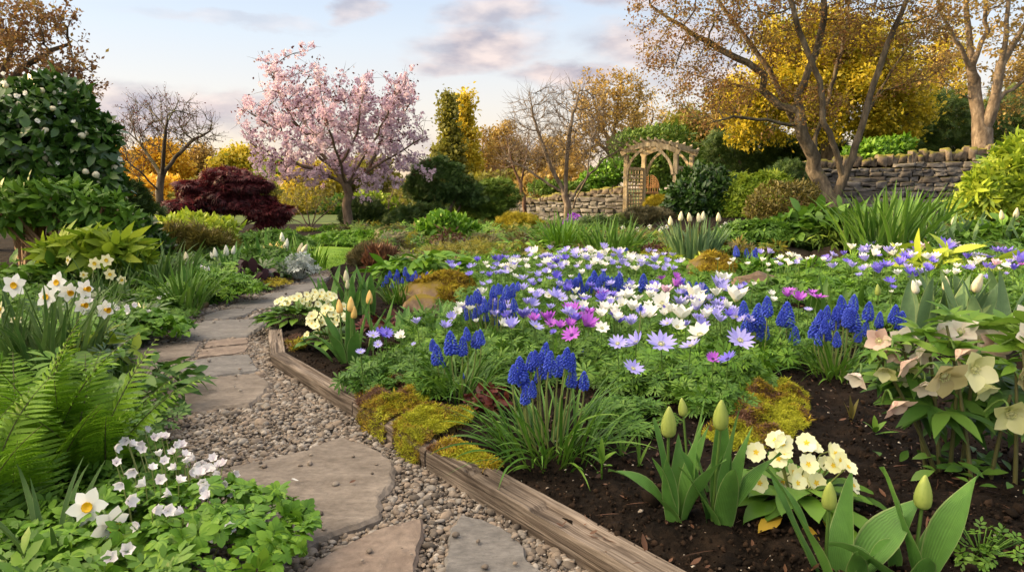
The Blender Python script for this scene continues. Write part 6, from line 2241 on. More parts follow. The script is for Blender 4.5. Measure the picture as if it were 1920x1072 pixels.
# stones in the bed
rock((1450, 486, 190, 26), 'flat brown stone ledge holding up the soil below the azalea', 'log', 'stone_ledge', 'stone', 3, .35)
rock((1560, 486, 90, 20), 'short weathered stone at the right end of the stone ledge', 'log', 'stone_ledge', 'stone', 8, .4)
rock((822, 572, 140, 52), 'broad boulder thick with golden moss beside the blue grape hyacinths', 'rock', seed=4, flat=.7, extra=.5)
rock((790, 585, 70, 30), 'pale layered stone slab at the foot of the mossy boulder', 'rock', seed=5, flat=.6)
rock((1335, 528, 92, 44), 'humped boulder capped with orange moss right of the white anemones', 'rock', seed=6, flat=.7, extra=.1)
rock((1420, 548, 100, 34), 'long tan stone running down from the orange-capped boulder', 'log', seed=7, flat=.5)
# ------------------------------------------------------------------ the flower bed
# flowers as seen in the photograph: (px, py, width px); one list per colour
def conv(x0, y0, k, rows):
    return [(x0 + u * k, y0 + v * k, c, w * k) for u, v, c, w in rows]


FL = []
FL += conv(820, 450, .1586, [
    (150, 285, 'b', 110), (260, 285, 'b', 60), (380, 325, 'l', 70), (475, 250, 'b', 90), (570, 295, 'w', 80), (600, 320, 'w', 50), (690, 240, 'b', 110), (760, 228, 'b', 80), (820, 225, 'l', 70), (715, 305, 'l', 70),
    (895, 245, 'w', 80), (960, 265, 'w', 70), (1045, 270, 'w', 80), (1055, 325, 'w', 70), (810, 330, 'w', 100), (760, 325, 'w', 70), (915, 345, 'w', 80), (830, 380, 'w', 80), (535, 395, 'l', 60), (695, 405, 'l', 60),
    (1170, 230, 'w', 50), (1365, 250, 'b', 110), (1325, 310, 'b', 80), (1345, 345, 'l', 100), (1475, 345, 'l', 70), (1520, 290, 'w', 70), (1510, 235, 'b', 100), (1640, 215, 'l', 120), (1640, 160, 'l', 120),
    (1790, 110, 'w', 70), (1820, 160, 'w', 90), (1750, 220, 'w', 90), (1845, 290, 'w', 80), (1775, 345, 'l', 80), (910, 435, 'w', 90), (1010, 470, 'l', 140), (1190, 430, 'l', 100), (1290, 385, 'l', 90),
    (1375, 420, 'w', 60), (1325, 465, 'l', 80), (1215, 490, 'l', 60), (1110, 515, 'l', 100), (1095, 390, 'l', 80), (520, 530, 'l', 90), (615, 510, 'l', 80), (525, 640, 'w', 140), (1010, 590, 'l', 130),
    (1445, 545, 'l', 110), (1545, 600, 'b', 130), (1580, 440, 'w', 70), (1390, 670, 'l', 190), (1480, 690, 'l', 120), (1065, 755, 'l', 130), (1180, 680, 'l', 110), (1780, 690, 'l', 90), (1560, 780, 'l', 100),
    (1590, 880, 'm', 190), (1750, 860, 'l', 190), (1040, 915, 'l', 170), (1310, 950, 'm', 190), (1345, 1000, 'm', 140), (1750, 1015, 'm', 210), (1160, 1025, 'l', 180), (880, 1040, 'l', 160), (270, 800, 'w', 120),
    (230, 860, 'w', 120), (385, 820, 'w', 120), (170, 930, 'l', 110), (465, 970, 'w', 80), (95, 1040, 'l', 140)])
FL += conv(1100, 450, .1586, [
    (40, 115, 'w', 60), (50, 160, 'w', 90), (130, 165, 'w', 90), (225, 180, 'w', 110), (85, 225, 'w', 90), (135, 240, 'l', 100), (250, 250, 'w', 100), (315, 200, 'l', 80), (90, 290, 'w', 90), (160, 290, 'w', 90),
    (225, 305, 'w', 70), (310, 285, 'l', 80), (395, 225, 'l', 80), (365, 275, 'w', 60), (420, 290, 'l', 110), (470, 300, 'l', 80), (375, 335, 'l', 70), (530, 210, 'w', 100), (580, 200, 'l', 80), (530, 255, 'w', 120),
    (620, 265, 'w', 110), (695, 205, 'l', 80), (700, 290, 'l', 90), (640, 310, 'l', 100), (590, 355, 'w', 90), (540, 345, 'w', 70), (805, 140, 'l', 60), (800, 200, 'w', 70), (815, 260, 'l', 110), (760, 310, 'l', 90),
    (805, 350, 'l', 100), (855, 290, 'w', 60), (915, 180, 'l', 80), (945, 275, 'l', 90), (885, 465, 'm', 110), (1050, 445, 'm', 120), (1045, 550, 'm', 140), (800, 520, 'b', 120), (800, 605, 'w', 190), (945, 620, 'p', 150),
    (530, 595, 'w', 180), (185, 680, 'm', 130), (470, 690, 'w', 150), (385, 705, 'w', 130), (280, 740, 'w', 120), (600, 705, 'w', 140), (730, 770, 'w', 120), (900, 755, 'w', 210), (1100, 765, 'l', 170), (1240, 680, 'w', 260),
    (1310, 810, 'w', 170), (535, 825, 'w', 160), (220, 835, 'w', 170), (340, 830, 'w', 120), (175, 905, 'w', 130), (365, 945, 'w', 140), (740, 910, 'w', 200), (920, 880, 'w', 120), (1130, 930, 'w', 270), (1065, 1030, 'w', 180),
    (955, 990, 'l', 170), (520, 1000, 'l', 180), (180, 1045, 'w', 170), (35, 1010, 'm', 140), (1610, 505, 'w', 180), (1560, 580, 'l', 200), (1620, 590, 'l', 150), (1530, 655, 'w', 130), (1460, 710, 'l', 110),
    (1605, 705, 'b', 80), (1760, 720, 'w', 240), (1810, 590, 'l', 90), (1860, 530, 'b', 70), (1770, 910, 'l', 160), (1580, 965, 'l', 150)])
FL += conv(1000, 560, .2292, [(165, 280, 'b', 60), (315, 300, 'm', 150), (690, 370, 'l', 150), (845, 365, 'l', 170), (1045, 375, 'l', 225), (1290, 390, 'l', 170), (1365, 300, 'w', 180), (1690, 345, 'l', 210),
                              (1470, 495, 'm', 105), (1590, 495, 'b', 150), (815, 575, 'l', 160)])
FL += conv(1340, 440, .1679, [
    (510, 215, 'l', 70), (600, 205, 'l', 80), (680, 275, 'l', 80), (735, 280, 'w', 70), (690, 325, 'w', 50), (800, 295, 'w', 60), (865, 250, 'w', 70), (945, 280, 'w', 70), (1030, 280, 'w', 50), (1095, 265, 'w', 50),
    (605, 410, 'w', 50), (530, 295, 'w', 60), (1240, 270, 'b', 90), (1440, 225, 'b', 80), (1525, 160, 'w', 90), (1660, 195, 'l', 110), (1745, 130, 'l', 90), (1655, 260, 'w', 90), (1610, 460, 'l', 80), (630, 670, 'w', 80),
    (655, 740, 'w', 70), (840, 630, 'm', 150), (810, 690, 'm', 120), (940, 730, 'm', 150), (1150, 705, 'm', 190), (1090, 660, 'm', 120), (1045, 840, 'l', 90), (435, 565, 'w', 60)])
FL += conv(1600, 430, .1773, [
    (120, 240, 'l', 120), (250, 225, 'w', 100), (375, 250, 'l', 130), (445, 200, 'w', 120), (425, 270, 'w', 90), (530, 245, 'w', 60), (640, 210, 'b', 110), (720, 215, 'p', 130), (555, 310, 'b', 140), (490, 375, 'b', 130),
    (350, 395, 'b', 140), (465, 480, 'w', 80), (385, 560, 'b', 110), (415, 620, 'b', 70), (400, 665, 'w', 50), (570, 420, 'l', 100), (600, 475, 'b', 120), (665, 495, 'b', 130), (730, 455, 'l', 110), (790, 310, 'w', 110),
    (830, 315, 'b', 70), (950, 230, 'b', 170), (1065, 165, 'w', 100), (1165, 235, 'w', 100), (1285, 190, 'w', 90), (1070, 470, 'w', 80), (985, 470, 'w', 80), (680, 605, 'w', 90), (1280, 295, 'w', 90), (1330, 305, 'l', 120),
    (1420, 300, 'b', 130), (1310, 355, 'w', 80), (1520, 235, 'b', 120), (1620, 255, 'b', 160), (1495, 375, 'p', 110), (1410, 405, 'b', 100), (1475, 415, 'b', 80), (1740, 345, 'b', 140), (1700, 425, 'b', 110),
    (1780, 380, 'm', 70), (1540, 425, 'w', 50), (1415, 520, 'l', 90), (1620, 480, 'l', 50), (1350, 505, 'w', 60)])
FL += conv(480, 480, .1866, [(1175, 800, 'l', 120), (1245, 790, 'b', 130), (1310, 780, 'b', 130), (1455, 810, 'w', 110), (1585, 885, 'l', 50), (1615, 680, 'l', 90), (1050, 965, 'l', 90), (1225, 890, 'l', 90)])
# the smaller blooms packed between them
_q = np.random.default_rng(21)
for cx, cy, rx, ry, n, cs, w0 in ((1120, 490, 190, 26, 46, 'wwlll', 15), (960, 500, 130, 22, 22, 'bllw', 14), (1010, 575, 110, 26, 12, 'lllb', 19), (1200, 560, 130, 40, 22, 'wwllb', 21), (1320, 590, 90, 30, 12, 'wll', 22),
                                  (1720, 488, 190, 26, 34, 'bbllw', 16), (1440, 490, 110, 12, 12, 'wwl', 11), (1080, 600, 90, 24, 10, 'lbm', 23), (1130, 545, 160, 28, 26, 'llwb', 16), (1370, 600, 70, 30, 10, 'lwb', 20), (900, 590, 70, 30, 8, 'lw', 16)):
    for _ in range(n):
        a, b = _q.random() * 6.283, math.sqrt(_q.random())
        FL.append((cx + rx * b * math.cos(a), cy + ry * b * math.sin(a), cs[_q.integers(0, len(cs))], w0 * _q.uniform(.8, 1.15)))
FULL = {'w': 'white', 'l': 'lavender', 'b': 'violet', 'm': 'magenta', 'p': 'pink'}
WORD = {'w': 'white', 'l': 'pale lavender', 'b': 'violet-blue', 'm': 'magenta-purple', 'p': 'soft pink'}

ANFOL = []
for s in range(6):
    g = G()
    dome(g, ANLEAF, 95, .20, .15, .066, 300 + s, lean=.7)
    ANFOL.append(g.mesh('foliage', M['leaf_mid']))
ANFOL2 = []
for s in range(3):
    g = G()
    dome(g, ANLEAF, 95, .20, .15, .066, 320 + s, lean=.7)
    ANFOL2.append(g.mesh('foliage', M['leaf_muscari']))

# what stands near, to say where a plant is: (px, py, words)
MARKS = [(1030, 790, 'the nearest grape hyacinth clump'), (1420, 770, 'the big cushion of green moss'), (1460, 640, 'the royal blue grape hyacinths'), (1585, 660, 'the grape hyacinths by the hellebore'),
         (850, 680, 'the grape hyacinths above golden moss'), (925, 600, 'the densest grape hyacinth drift'), (660, 620, 'the yellow-budded tulips'), (820, 555, 'the golden-mossed boulder'),
         (1335, 510, 'the orange-capped boulder'), (1140, 470, 'the arching strap clumps'), (1420, 535, 'the long tan stone'), (1470, 475, 'the stone ledge'), (1300, 470, 'the cream-budded tulip clump'),
         (1780, 580, 'the broad-leaved grey-green tulips'), (1775, 500, 'the bright pointed-leaf plant'), (1130, 570, 'the middle grape hyacinths'), (1230, 560, 'the slender far grape hyacinths'), (900, 490, 'the olive sprawling perennial'),
         (1005, 505, 'the fresh broad-leaved perennial'), (1880, 520, 'the right edge of the bed'), (1640, 500, 'the deep green strap clump'), (1320, 580, 'the lone blue spike among white flowers')]
USED = {}


def side_words(px, py, skip=()):
    m = sorted(MARKS, key=lambda q: ((q[0] - px) / 1.0) ** 2 + ((q[1] - py) * 1.6) ** 2)[0]
    dx, dy = px - m[0], (py - m[1]) * 1.6
    rel = ('in front of ' if dy > 0 else 'behind ') if abs(dy) > abs(dx) else ('right of ' if dx > 0 else 'left of ')
    return rel + m[2]


def anemones():
    r = np.random.default_rng(77)
    items = []
    for px, py, c, w in FL:
        p = on_ground(px, py, .215 + .01 * r.normal())
        items.append((p, c, w * p[1] / FPX * 1.24, px, py))
    # one plant = neighbours of one colour
    items.sort(key=lambda t: t[0][1])
    plants = []
    for it in items:
        best = None
        for pl in plants:
            if pl['c'] == it[1] and len(pl['i']) < 9:
                d = np.hypot(*(pl['m'] - it[0])[:2])
                if d < .15 + .022 * it[0][1] and (best is None or d < best[0]):
                    best = (d, pl)
        if best:
            pl = best[1]
            pl['i'].append(it)
            pl['m'] = np.mean([q[0] for q in pl['i']], 0)
        else:
            plants.append(dict(c=it[1], i=[it], m=it[0].copy()))
    num = ['no', 'one', 'two', 'three', 'four', 'five', 'six', 'seven', 'eight', 'nine']
    made = []
    for pl in plants:
        m = pl['m']
        gx, gy = m[0], m[1]
        px = np.mean([q[3] for q in pl['i']]); py = np.mean([q[4] for q in pl['i']])
        k = len(pl['i'])
        lab = f"{WORD[pl['c']]} anemone {side_words(px, py)}"
        root = thing('anemone_plant', lab, 'anemone', (gx, gy, gh(gx, gy)), 'anemones in bloom across the flower bed')
        made.append((root, lab, px))
        f = ANFOL[r.integers(0, 6)] if r.random() < .6 else ANFOL2[r.integers(0, 3)]
        sc = (.85 + .02 * gy) * r.uniform(.9, 1.15) * (.82 if gy < 3.4 else 1)
        put('foliage', f, root, (0, .05 if gy < 3.4 else 0, 0), (0, 0, 1), None, (sc, sc, .80 * r.uniform(.85, 1.1)), r)
        for p, c, w, hx, hy in pl['i']:
            h = p - np.array(root.location)
            near = p[1] < 3.4
            if c == 'w':
                st = r.choice([1, 2, 2, 3, 3]) if hy < 610 else r.choice([0, 1])
            elif near and hy > 625:
                st = r.choice([0, 0, 1])
            else:
                st = r.choice([0, 1, 1, 2, 2, 3])
            tilt = r.uniform(.35, .75) if st <= 1 and near else r.normal(.15, .32)
            az = r.normal(-1.57, .7)
            ax = (math.cos(az) * math.sin(tilt), math.sin(az) * math.sin(tilt), math.cos(tilt))
            ws = w * (1.0 if st == 0 else 1.12 if st == 1 else 1.3 if st == 2 else 1.5)
            fl = put('flower', ANEM[FULL[c]][st], root, h, ax, None, ws, r)
            if hy > 535:
                put('flower_centre', CENTRE_D if c in 'bmp' else CENTRE_Y, fl, (0, 0, 0.0), (0, 0, 1), None, 1.0, r)
            b = np.array((h[0] * .75, h[1] * .75, .02))
            stalk(root, b, h, .0022 + .0002 * p[1], 'stem')
    # same words: tell them apart by their order from left to right
    groups = {}
    for t in made:
        groups.setdefault(t[1], []).append(t)
    rank = ['leftmost', 'second from left', 'third from left', 'fourth from left', 'fifth from left', 'sixth from left', 'seventh from left', 'eighth from left', 'ninth from left', 'tenth from left']
    for lab, ts in groups.items():
        if len(ts) > 1:
            ts.sort(key=lambda t: t[2])
            for i, t in enumerate(ts):
                w = rank[i] if i < len(ts) - 1 else 'rightmost'
                t[0]['label'] = w + ' of the ' + lab.replace(' anemone ', ' anemones ')


anemones()


# ------------------------------------------------------------------ grape hyacinths
MU = conv(820, 450, .1586, [
    (665, 600, 0, 150), (720, 570, 0, 130), (820, 610, 0, 170), (885, 585, 0, 170), (950, 540, 0, 110), (405, 710, 0, 130), (560, 765, 0, 160), (635, 745, 0, 160), (705, 735, 0, 130), (765, 740, 0, 170), (905, 760, 0, 160),
    (455, 870, 0, 160), (505, 820, 0, 100), (575, 895, 0, 120), (675, 840, 0, 150), (800, 865, 0, 120), (910, 890, 0, 140), (345, 905, 0, 80), (705, 955, 0, 110), (870, 850, 0, 100), (1680, 440, 0, 110), (1580, 520, 0, 130),
    (1640, 550, 0, 160), (1695, 560, 0, 190), (1800, 510, 0, 170), (1855, 440, 0, 180), (1620, 500, 0, 100), (920, 200, 0, 70)])
MU += conv(1100, 450, .1586, [
    (35, 520, 0, 160), (90, 440, 0, 160), (140, 520, 0, 160), (200, 420, 0, 130), (240, 530, 0, 110), (295, 490, 0, 120), (345, 490, 0, 130), (390, 450, 0, 140), (370, 600, 0, 110), (500, 500, 0, 120), (670, 480, 0, 180),
    (640, 560, 0, 110), (430, 590, 0, 80), (290, 655, 0, 80), (680, 720, 0, 110), (640, 790, 0, 80), (1150, 570, 0, 150), (1210, 560, 0, 150), (1300, 560, 0, 140), (1345, 560, 0, 130), (1390, 620, 0, 120), (1370, 690, 0, 120),
    (1370, 985, 0, 140), (470, 150, 0, 120)])
MU += conv(640, 560, .2146, [
    (955, 375, 0, 210), (1060, 405, 0, 170), (1095, 300, 0, 120), (1180, 350, 0, 150), (1215, 330, 0, 140), (800, 400, 0, 110), (835, 480, 0, 180), (1500, 650, 0, 170), (1560, 600, 0, 220), (1585, 660, 0, 210), (1660, 540, 0, 170),
    (1610, 830, 0, 170), (1670, 780, 0, 150), (900, 575, 0, 50), (1060, 665, 0, 60)])
MU += conv(1000, 560, .2292, [(20, 480, 0, 140), (95, 430, 0, 170), (90, 550, 0, 190), (135, 500, 0, 170), (205, 540, 0, 180), (270, 470, 0, 170), (315, 510, 0, 160), (415, 500, 0, 170), (320, 640, 0, 160), (415, 660, 0, 160),
                              (620, 610, 0, 190), (40, 620, 0, 120), (670, 450, 0, 90)])
MU += conv(1350, 440, .589, [
    (213, 250, 0, 80), (238, 318, 0, 60), (310, 290, 0, 80), (316, 325, 0, 50), (372, 330, 0, 50), (388, 225, 0, 70), (425, 215, 0, 55), (365, 270, 0, 60), (340, 245, 0, 45), (427, 270, 0, 70), (440, 320, 0, 40), (473, 240, 0, 60),
    (508, 268, 0, 50), (556, 250, 0, 60), (577, 270, 0, 60), (500, 320, 0, 40), (150, 225, 0, 65), (120, 250, 0, 70), (135, 295, 0, 75), (85, 285, 0, 65), (75, 235, 0, 55), (108, 275, 0, 60), (320, 262, 0, 50), (195, 262, 0, 50)])
MU += conv(1340, 440, .1679, [(240, 180, 0, 120), (355, 205, 0, 110), (460, 205, 0, 130), (430, 215, 0, 90)])
MU += conv(480, 480, .1866, [(1345, 180, 0, 70), (1310, 230, 0, 80), (1275, 280, 0, 60), (1420, 170, 0, 80), (1425, 240, 0, 80), (1365, 295, 0, 60), (1500, 150, 0, 90), (1530, 210, 0, 80), (1600, 185, 0, 80), (1570, 215, 0, 70),
                             (1650, 230, 0, 70), (1720, 205, 0, 100), (1400, 210, 0, 70), (1470, 240, 0, 60), (1615, 220, 0, 60)])
_q = np.random.default_rng(33)
for _cx, _cy, _rx, _ry, _n, _h in ((1085, 530, 45, 16, 9, 24), (1160, 535, 40, 14, 8, 22), (1310, 552, 30, 14, 7, 23), (925, 560, 50, 26, 9, 24), (1580, 600, 50, 22, 6, 36)):
    for _ in range(_n):
        MU.append((_cx + _rx * _q.uniform(-1, 1), _cy + _ry * _q.uniform(-1, 1), 0, _h * _q.uniform(.75, 1.15)))
MC = [  # foot of each clump, number of leaves, leaf length, words
    (1030, 850, 190, .32, 'nearest and largest grape hyacinth clump, arching over bare soil by the timber'),
    (862, 742, 90, .30, 'grape hyacinth clump with light green leaves just above the golden moss'),
    (925, 655, 110, .28, 'dense drift of grape hyacinths in front of the mossy boulder'),
    (1088, 583, 70, .27, 'upright grape hyacinths in the heart of the white anemones'),
    (1150, 583, 70, .26, 'slender grape hyacinths behind the white anemones'),
    (1212, 572, 50, .26, 'few grape hyacinths behind the large white anemones, beside the pink one'),
    (1300, 590, 70, .26, 'bright blue grape hyacinths below the orange-capped boulder'),
    (1420, 690, 110, .30, 'tall royal blue grape hyacinths right of the lavender anemones'),
    (1485, 680, 60, .28, 'plump grape hyacinths beneath the magenta anemones'),
    (1570, 705, 120, .31, 'spread of grape hyacinths over narrow leaves left of the hellebore'),
    (1655, 665, 60, .28, 'grape hyacinths between the grey-green tulips and the hellebore'),
    (1408, 500, 40, .26, 'small group of grape hyacinths in front of the stone ledge'),
    (752, 568, 110, .30, 'mid-blue grape hyacinth clump behind the mossy boulder'),
    (1175, 500, 16, .22, 'lone grape hyacinth spike among the far white anemones'),
    (966, 505, 14, .22, 'lone grape hyacinth spike beside the fresh broad-leaved perennial'),
    (1160, 690, 22, .22, 'low grape hyacinth leaves with one spike behind the front lavender anemones'),
]


def muscari():
    r = np.random.default_rng(5)
    feet = []
    for i, (px, py, n, L, lab) in enumerate(MC):
        root, p = newplant('grape_hyacinth_clump', lab, 'grape hyacinth', px, py, 'grape hyacinth clumps in the flower bed')
        g = G()
        a = r.random(n) * 6.283
        q = np.sqrt(r.random(n)) * (.05 + .0006 * n)
        wide = .006 + .0009 * p[1]
        blades(g, np.c_[q * np.cos(a), q * np.sin(a), np.full(n, -.01)], a + r.normal(0, .5, n), L * r.uniform(.5, 1.12, n), wide * r.uniform(.8, 1.25, n), r.uniform(.1, .95, n), r.uniform(.3, 1.6, n), 8, .35, None, 0, r.normal(0, .5, n), 1.3)
        part('foliage', g, M['leaf_muscari'], root)
        feet.append((px, py, root, p))
    for px, py, _, h in MU:
        d = [((fx - px) / 1.0) ** 2 + ((fy - 85 * 4 / (fp[1] + 1.5) - py) * 1.1) ** 2 for fx, fy, _, fp in feet]
        fx, fy, root, p = feet[int(np.argmin(d))]
        D = p[1] + r.normal(.03, .05)
        L = h * D / FPX * 1.06
        q = P(px, py, D) - p
        q[2] = max(q[2], .05)
        tilt = np.array((q[0] * .35 + r.normal(0, .07), r.normal(0, .07), 1))
        tilt = unit(tilt)
        b0 = q - tilt * L * .5
        wd = L * r.uniform(.92, 1.12) * (1.0 if h < 60 else .95)
        put('flower_spike', MUSC[r.integers(0, 4)], root, b0, tilt, None, (wd, wd, L), r)
        foot_ = np.array((q[0] * .45, q[1] * .5, 0))
        pts = bez(foot_, b0 - tilt * max(.02, b0[2] * .5), b0 + tilt * L * .05, 6)
        g = G(); tube(g, pts, .0026 + .0002 * p[1], 6)
        part('stem', g, M['stem_pale'], root)


muscari()


# ------------------------------------------------------------------ primroses
def primrose(label, px, py, R, H, nleaf, heads, seed, fs=.05, lsz=.10, ell=.8):
    root, p = newplant('primrose', label, 'primrose', px, py, 'pale yellow primroses')
    r = np.random.default_rng(seed)
    g = G()
    tm = leaf_t(1, .42, 9, .12, .35, 1.3, 0, .035, .8)
    a = np.arange(nleaf) * 2.4
    u = r.uniform(.1, .75, nleaf)
    pos = np.c_[R * .62 * u * np.cos(a), R * .62 * u * np.sin(a) * ell, H * .3 + H * .4 * (1 - u)]
    yd = np.c_[np.cos(a), np.sin(a) * ell, .75 - u]
    scatter(g, tm, pos, yd, (0, 0, 1.0), lsz * r.uniform(.75, 1.25, nleaf))
    part('foliage', g, M['leaf_mid'], root)
    for h in heads:
        hx, hy = h[:2]
        q = P(hx, hy, p[1] + r.normal(-.01, .03) + (h[2] if len(h) > 2 else 0)) - p
        q[2] = max(q[2], .03)
        ax = unit((q[0] * 3 + r.normal(0, .25), -.6 + r.normal(0, .25), .55 + r.normal(0, .2)))
        fl = put('flower', PRIM, root, q, ax, None, fs * r.uniform(.88, 1.12), r)
        put('flower_centre', PRIM_C, fl, (0, 0, .03), (0, 0, 1), None, 1.0, r)
        st = bez(np.array((q[0] * .2, q[1] * .2, .01)), q - ax * fs * .9, q, 5)
        g = G(); tube(g, st, .0016 + .0002 * p[1], 5)
        part('stem', g, M['stem_pale'], root)
    return root, p


pr_, pp_ = primrose('nearest primrose with pale yellow flowers and crinkled leaves between the front tulips', 1495, 955, .2, .10, 34,
                    [(1455, 825), (1467, 832), (1512, 830), (1527, 838), (1418, 847), (1470, 850), (1460, 860), (1515, 870), (1555, 845), (1566, 850), (1575, 862), (1548, 870), (1562, 872), (1590, 875), (1486, 885), (1502, 893), (1468, 902),
                     (1425, 905), (1432, 918), (1520, 912), (1495, 905), (1530, 905), (1600, 910)], 1, fs=.054, lsz=.13)
g = G()
scatter(g, leaf_t(1, .5, 5, .1, .3, 1.2, 0, .03), np.array([(-.08, -.10, .03), (-.03, -.12, .02), (.02, -.1, .02)]), np.array([(-.8, -.5, .1), (-.2, -.9, 0), (.3, -.8, 0)]), (0, 0, 1.0), .09)
part('withered_leaf', g, M['leaf_dead'], pr_)
primrose('primrose drift with many small pale flowers against the yellow-budded tulips', 620, 655, .22, .12, 50,
         [(590, 590), (580, 596), (598, 600), (607, 586), (612, 594), (620, 580), (625, 590), (632, 600), (640, 590), (616, 604), (604, 605), (578, 603), (626, 608), (592, 612), (600, 618), (584, 592), (635, 585), (648, 598), (594, 625), (645, 575),
          (576, 628), (585, 606), (610, 578)], 2, fs=.05, lsz=.10)
primrose('primrose drift spilling over the far corner of the timber edging', 560, 612, .42, .15, 130,
         [(530, 572), (540, 568), (552, 560), (560, 555), (575, 552), (585, 560), (590, 548), (600, 556), (608, 562), (615, 570), (545, 560), (566, 565), (580, 572), (596, 570), (612, 555), (603, 548), (622, 560), (528, 562), (520, 566), (535, 562), (574, 562),
          (588, 552), (594, 578), (618, 552), (626, 555)], 3, fs=.05, lsz=.115, ell=.6)


# ------------------------------------------------------------------ tulips of the bed
BL = dict(group='tulips about to open')
tulips('foreground tulip with one tall green bud and a broad leaf lying out to the left', 1275, 975, 0, [(1254, 789, 1.0)], 21, budL=.078,
       lv=[(3.15, 0.244, 0.067, .62, .75, (-.005, -.01)), (3.6, 0.207, 0.049, .25, .3, (-.02, 0)), (2.2, 0.268, 0.046, .22, .1, (-.02, .02)), (.5, 0.281, 0.050, .12, .25, (.01, 0)), (5.4, 0.244, 0.049, .3, .5, (.01, -.01)), (1.4, 0.220, 0.044, .2, .2, (0, .03)), (-.3, 0.244, 0.044, .38, .2, (.02, .02)), (4.0, 0.195, 0.044, .1, .2)])
tulips('foreground tulip with its bud held tight between two upright leaves', 1352, 985, 0, [(1352, 775, 1.0)], 22, budL=.076,
       lv=[(1.6, 0.333, 0.056, .03, .05, (.0, .02)), (-.5, 0.320, 0.061, .04, .12, (.005, .0)), (.0, 0.243, 0.067, .45, .35, (.01, 0)), (3.2, 0.205, 0.044, .45, .3, (-.01, -.01)), (4.6, 0.230, 0.056, .25, .5, (.0, -.02)), (2.6, 0.218, 0.050, .3, .3, (-.03, 0)), (.4, 0.269, 0.050, .2, .2, (.02, .02))])
tulips('slim tulip with a small bud behind the two foreground tulips', 1300, 930, 0, [(1282, 762, .72)], 23, budL=.072,
       lv=[(.6, 0.263, 0.033, .08, .1), (.2, 0.213, 0.035, .2, .2), (2.6, 0.175, 0.033, .3, .2)], stemr=.003)
tulips('front tulip with a red-tipped bud, left of the pair at the bottom of the bed', 1560, 1090, 0, [(1556, 926, .95)], 24, budL=.066,
       lv=[(3.05, 0.300, 0.061, .42, .25, (-.005, 0)), (2.6, 0.263, 0.042, .5, -.1, (-.02, .02)), (.9, 0.237, 0.055, .32, -.05, (.02, .02)), (.15, 0.250, 0.094, .55, .3, (.05, .0)), (5.5, 0.163, 0.055, .3, .3, (.03, -.03)), (4.2, 0.150, 0.044, .4, .3)])
tulips('front tulip with a red-tipped bud, right of the pair at the bottom of the bed', 1728, 1095, 0, [(1731, 922, 1.0)], 25, budL=.072,
       lv=[(3.1, 0.291, 0.061, .28, .15, (-.01, 0)), (.1, 0.280, 0.079, .32, .12, (.01, 0)), (3.3, 0.235, 0.079, .75, .55, (-.05, -.03)), (.6, 0.157, 0.042, .2, .2, (.02, .03)), (4.4, 0.134, 0.052, .4, .3)])
tulips('short bare tulip shoot between the two front tulips', 1655, 1060, 0, [], 26, lv=[(1.5, .09, .03, .1, .2), (3.4, .07, .026, .35, .2)])
tulips('yellow-budded tulips in green leaf at the corner of the bed', 665, 680, 0, [(637, 574, 1, 'orange'), (657, 570, 1.05, 'orange'), (663, 585, .9, 'orange')], 27, budL=.07,
       lv=[(3.0, 0.297, 0.068, .35, .3, (-.04, 0)), (3.4, 0.230, 0.063, .5, .6, (-.06, -.02)), (2.0, 0.338, 0.057, .12, .1, (-.02, .03)), (.3, 0.338, 0.057, .15, .15, (.02, 0)), (.1, 0.297, 0.063, .3, .2, (.05, .02)), (5.2, 0.230, 0.068, .3, .5, (0, -.03)), (4.2, 0.216, 0.063, .35, .4, (-.05, -.03)), (3.2, 0.176, 0.046, .7, .5, (-.1, 0)),
           (1.2, 0.324, 0.051, .1, .1), (2.8, 0.270, 0.046, .25, .1, (-.08, .03))])
tulips('single yellow tulip bud on a tall stem beside dark red leaves', 700, 655, 0, [(692, 557, 1.05, 'orange')], 28, budL=.07, lv=[(.4, 0.338, 0.050, .18, .1), (2.9, 0.260, 0.056, .2, .2), (.0, 0.221, 0.056, .4, .3)])
tulips('sheaf of upright green tulip leaves with a fading cream bud behind the primroses', 660, 590, 24, [(649, 517, 1, 'cream'), (652, 533, .8, 'cream')], 29, L=.34, W=.055, R=.14, budL=.08, th=(.02, .45), dr=(0, .5))
tulips('green tulip leaves without flowers in front of the mossy boulder', 805, 640, 26, [(800, 620, .6, 'white')], 30, L=.27, W=.04, R=.15, th=(.1, .7), dr=(.1, .9))
tulips('green tulip leaves leaning left below the mossy boulder', 760, 640, 12, [], 31, L=.24, W=.032, R=.08, th=(.1, .7), dr=(.1, .9))
tulips('broad grey-green tulip leaves with two closed buds behind the hellebore', 1790, 636, 34, [(1828, 529, 1.25, 'cream'), (1830, 571, 1.05, 'green'), (1775, 530, .9, 'cream'), (1720, 536, .9, 'white')], 32, L=.42, W=.085, R=.26, budL=.085, mat='leaf_blue', th=(.02, .5), dr=(-.05, .35), wav=.05)
tulips('bud tulip in low leaf at the left of the grey-green tulips', 1645, 600, 8, [(1647, 543, .9, 'green')], 33, L=.22, W=.05, R=.1, budL=.08, mat='leaf_mid')


# ------------------------------------------------------------------ hellebores
def palm(n, spread, L, W, seed=0):
    out = []
    for a in np.linspace(-spread, spread, n):
        V, Q = leaf_t(L * (1 - .12 * abs(a) / max(spread, .1)), W, 6, .22, .3, .85)
        out.append((rotz(V, a), Q))
    return join(out)


HLEAF, HBRACT = palm(6, 1.9, 1, .27), palm(4, 1.2, .9, .27)


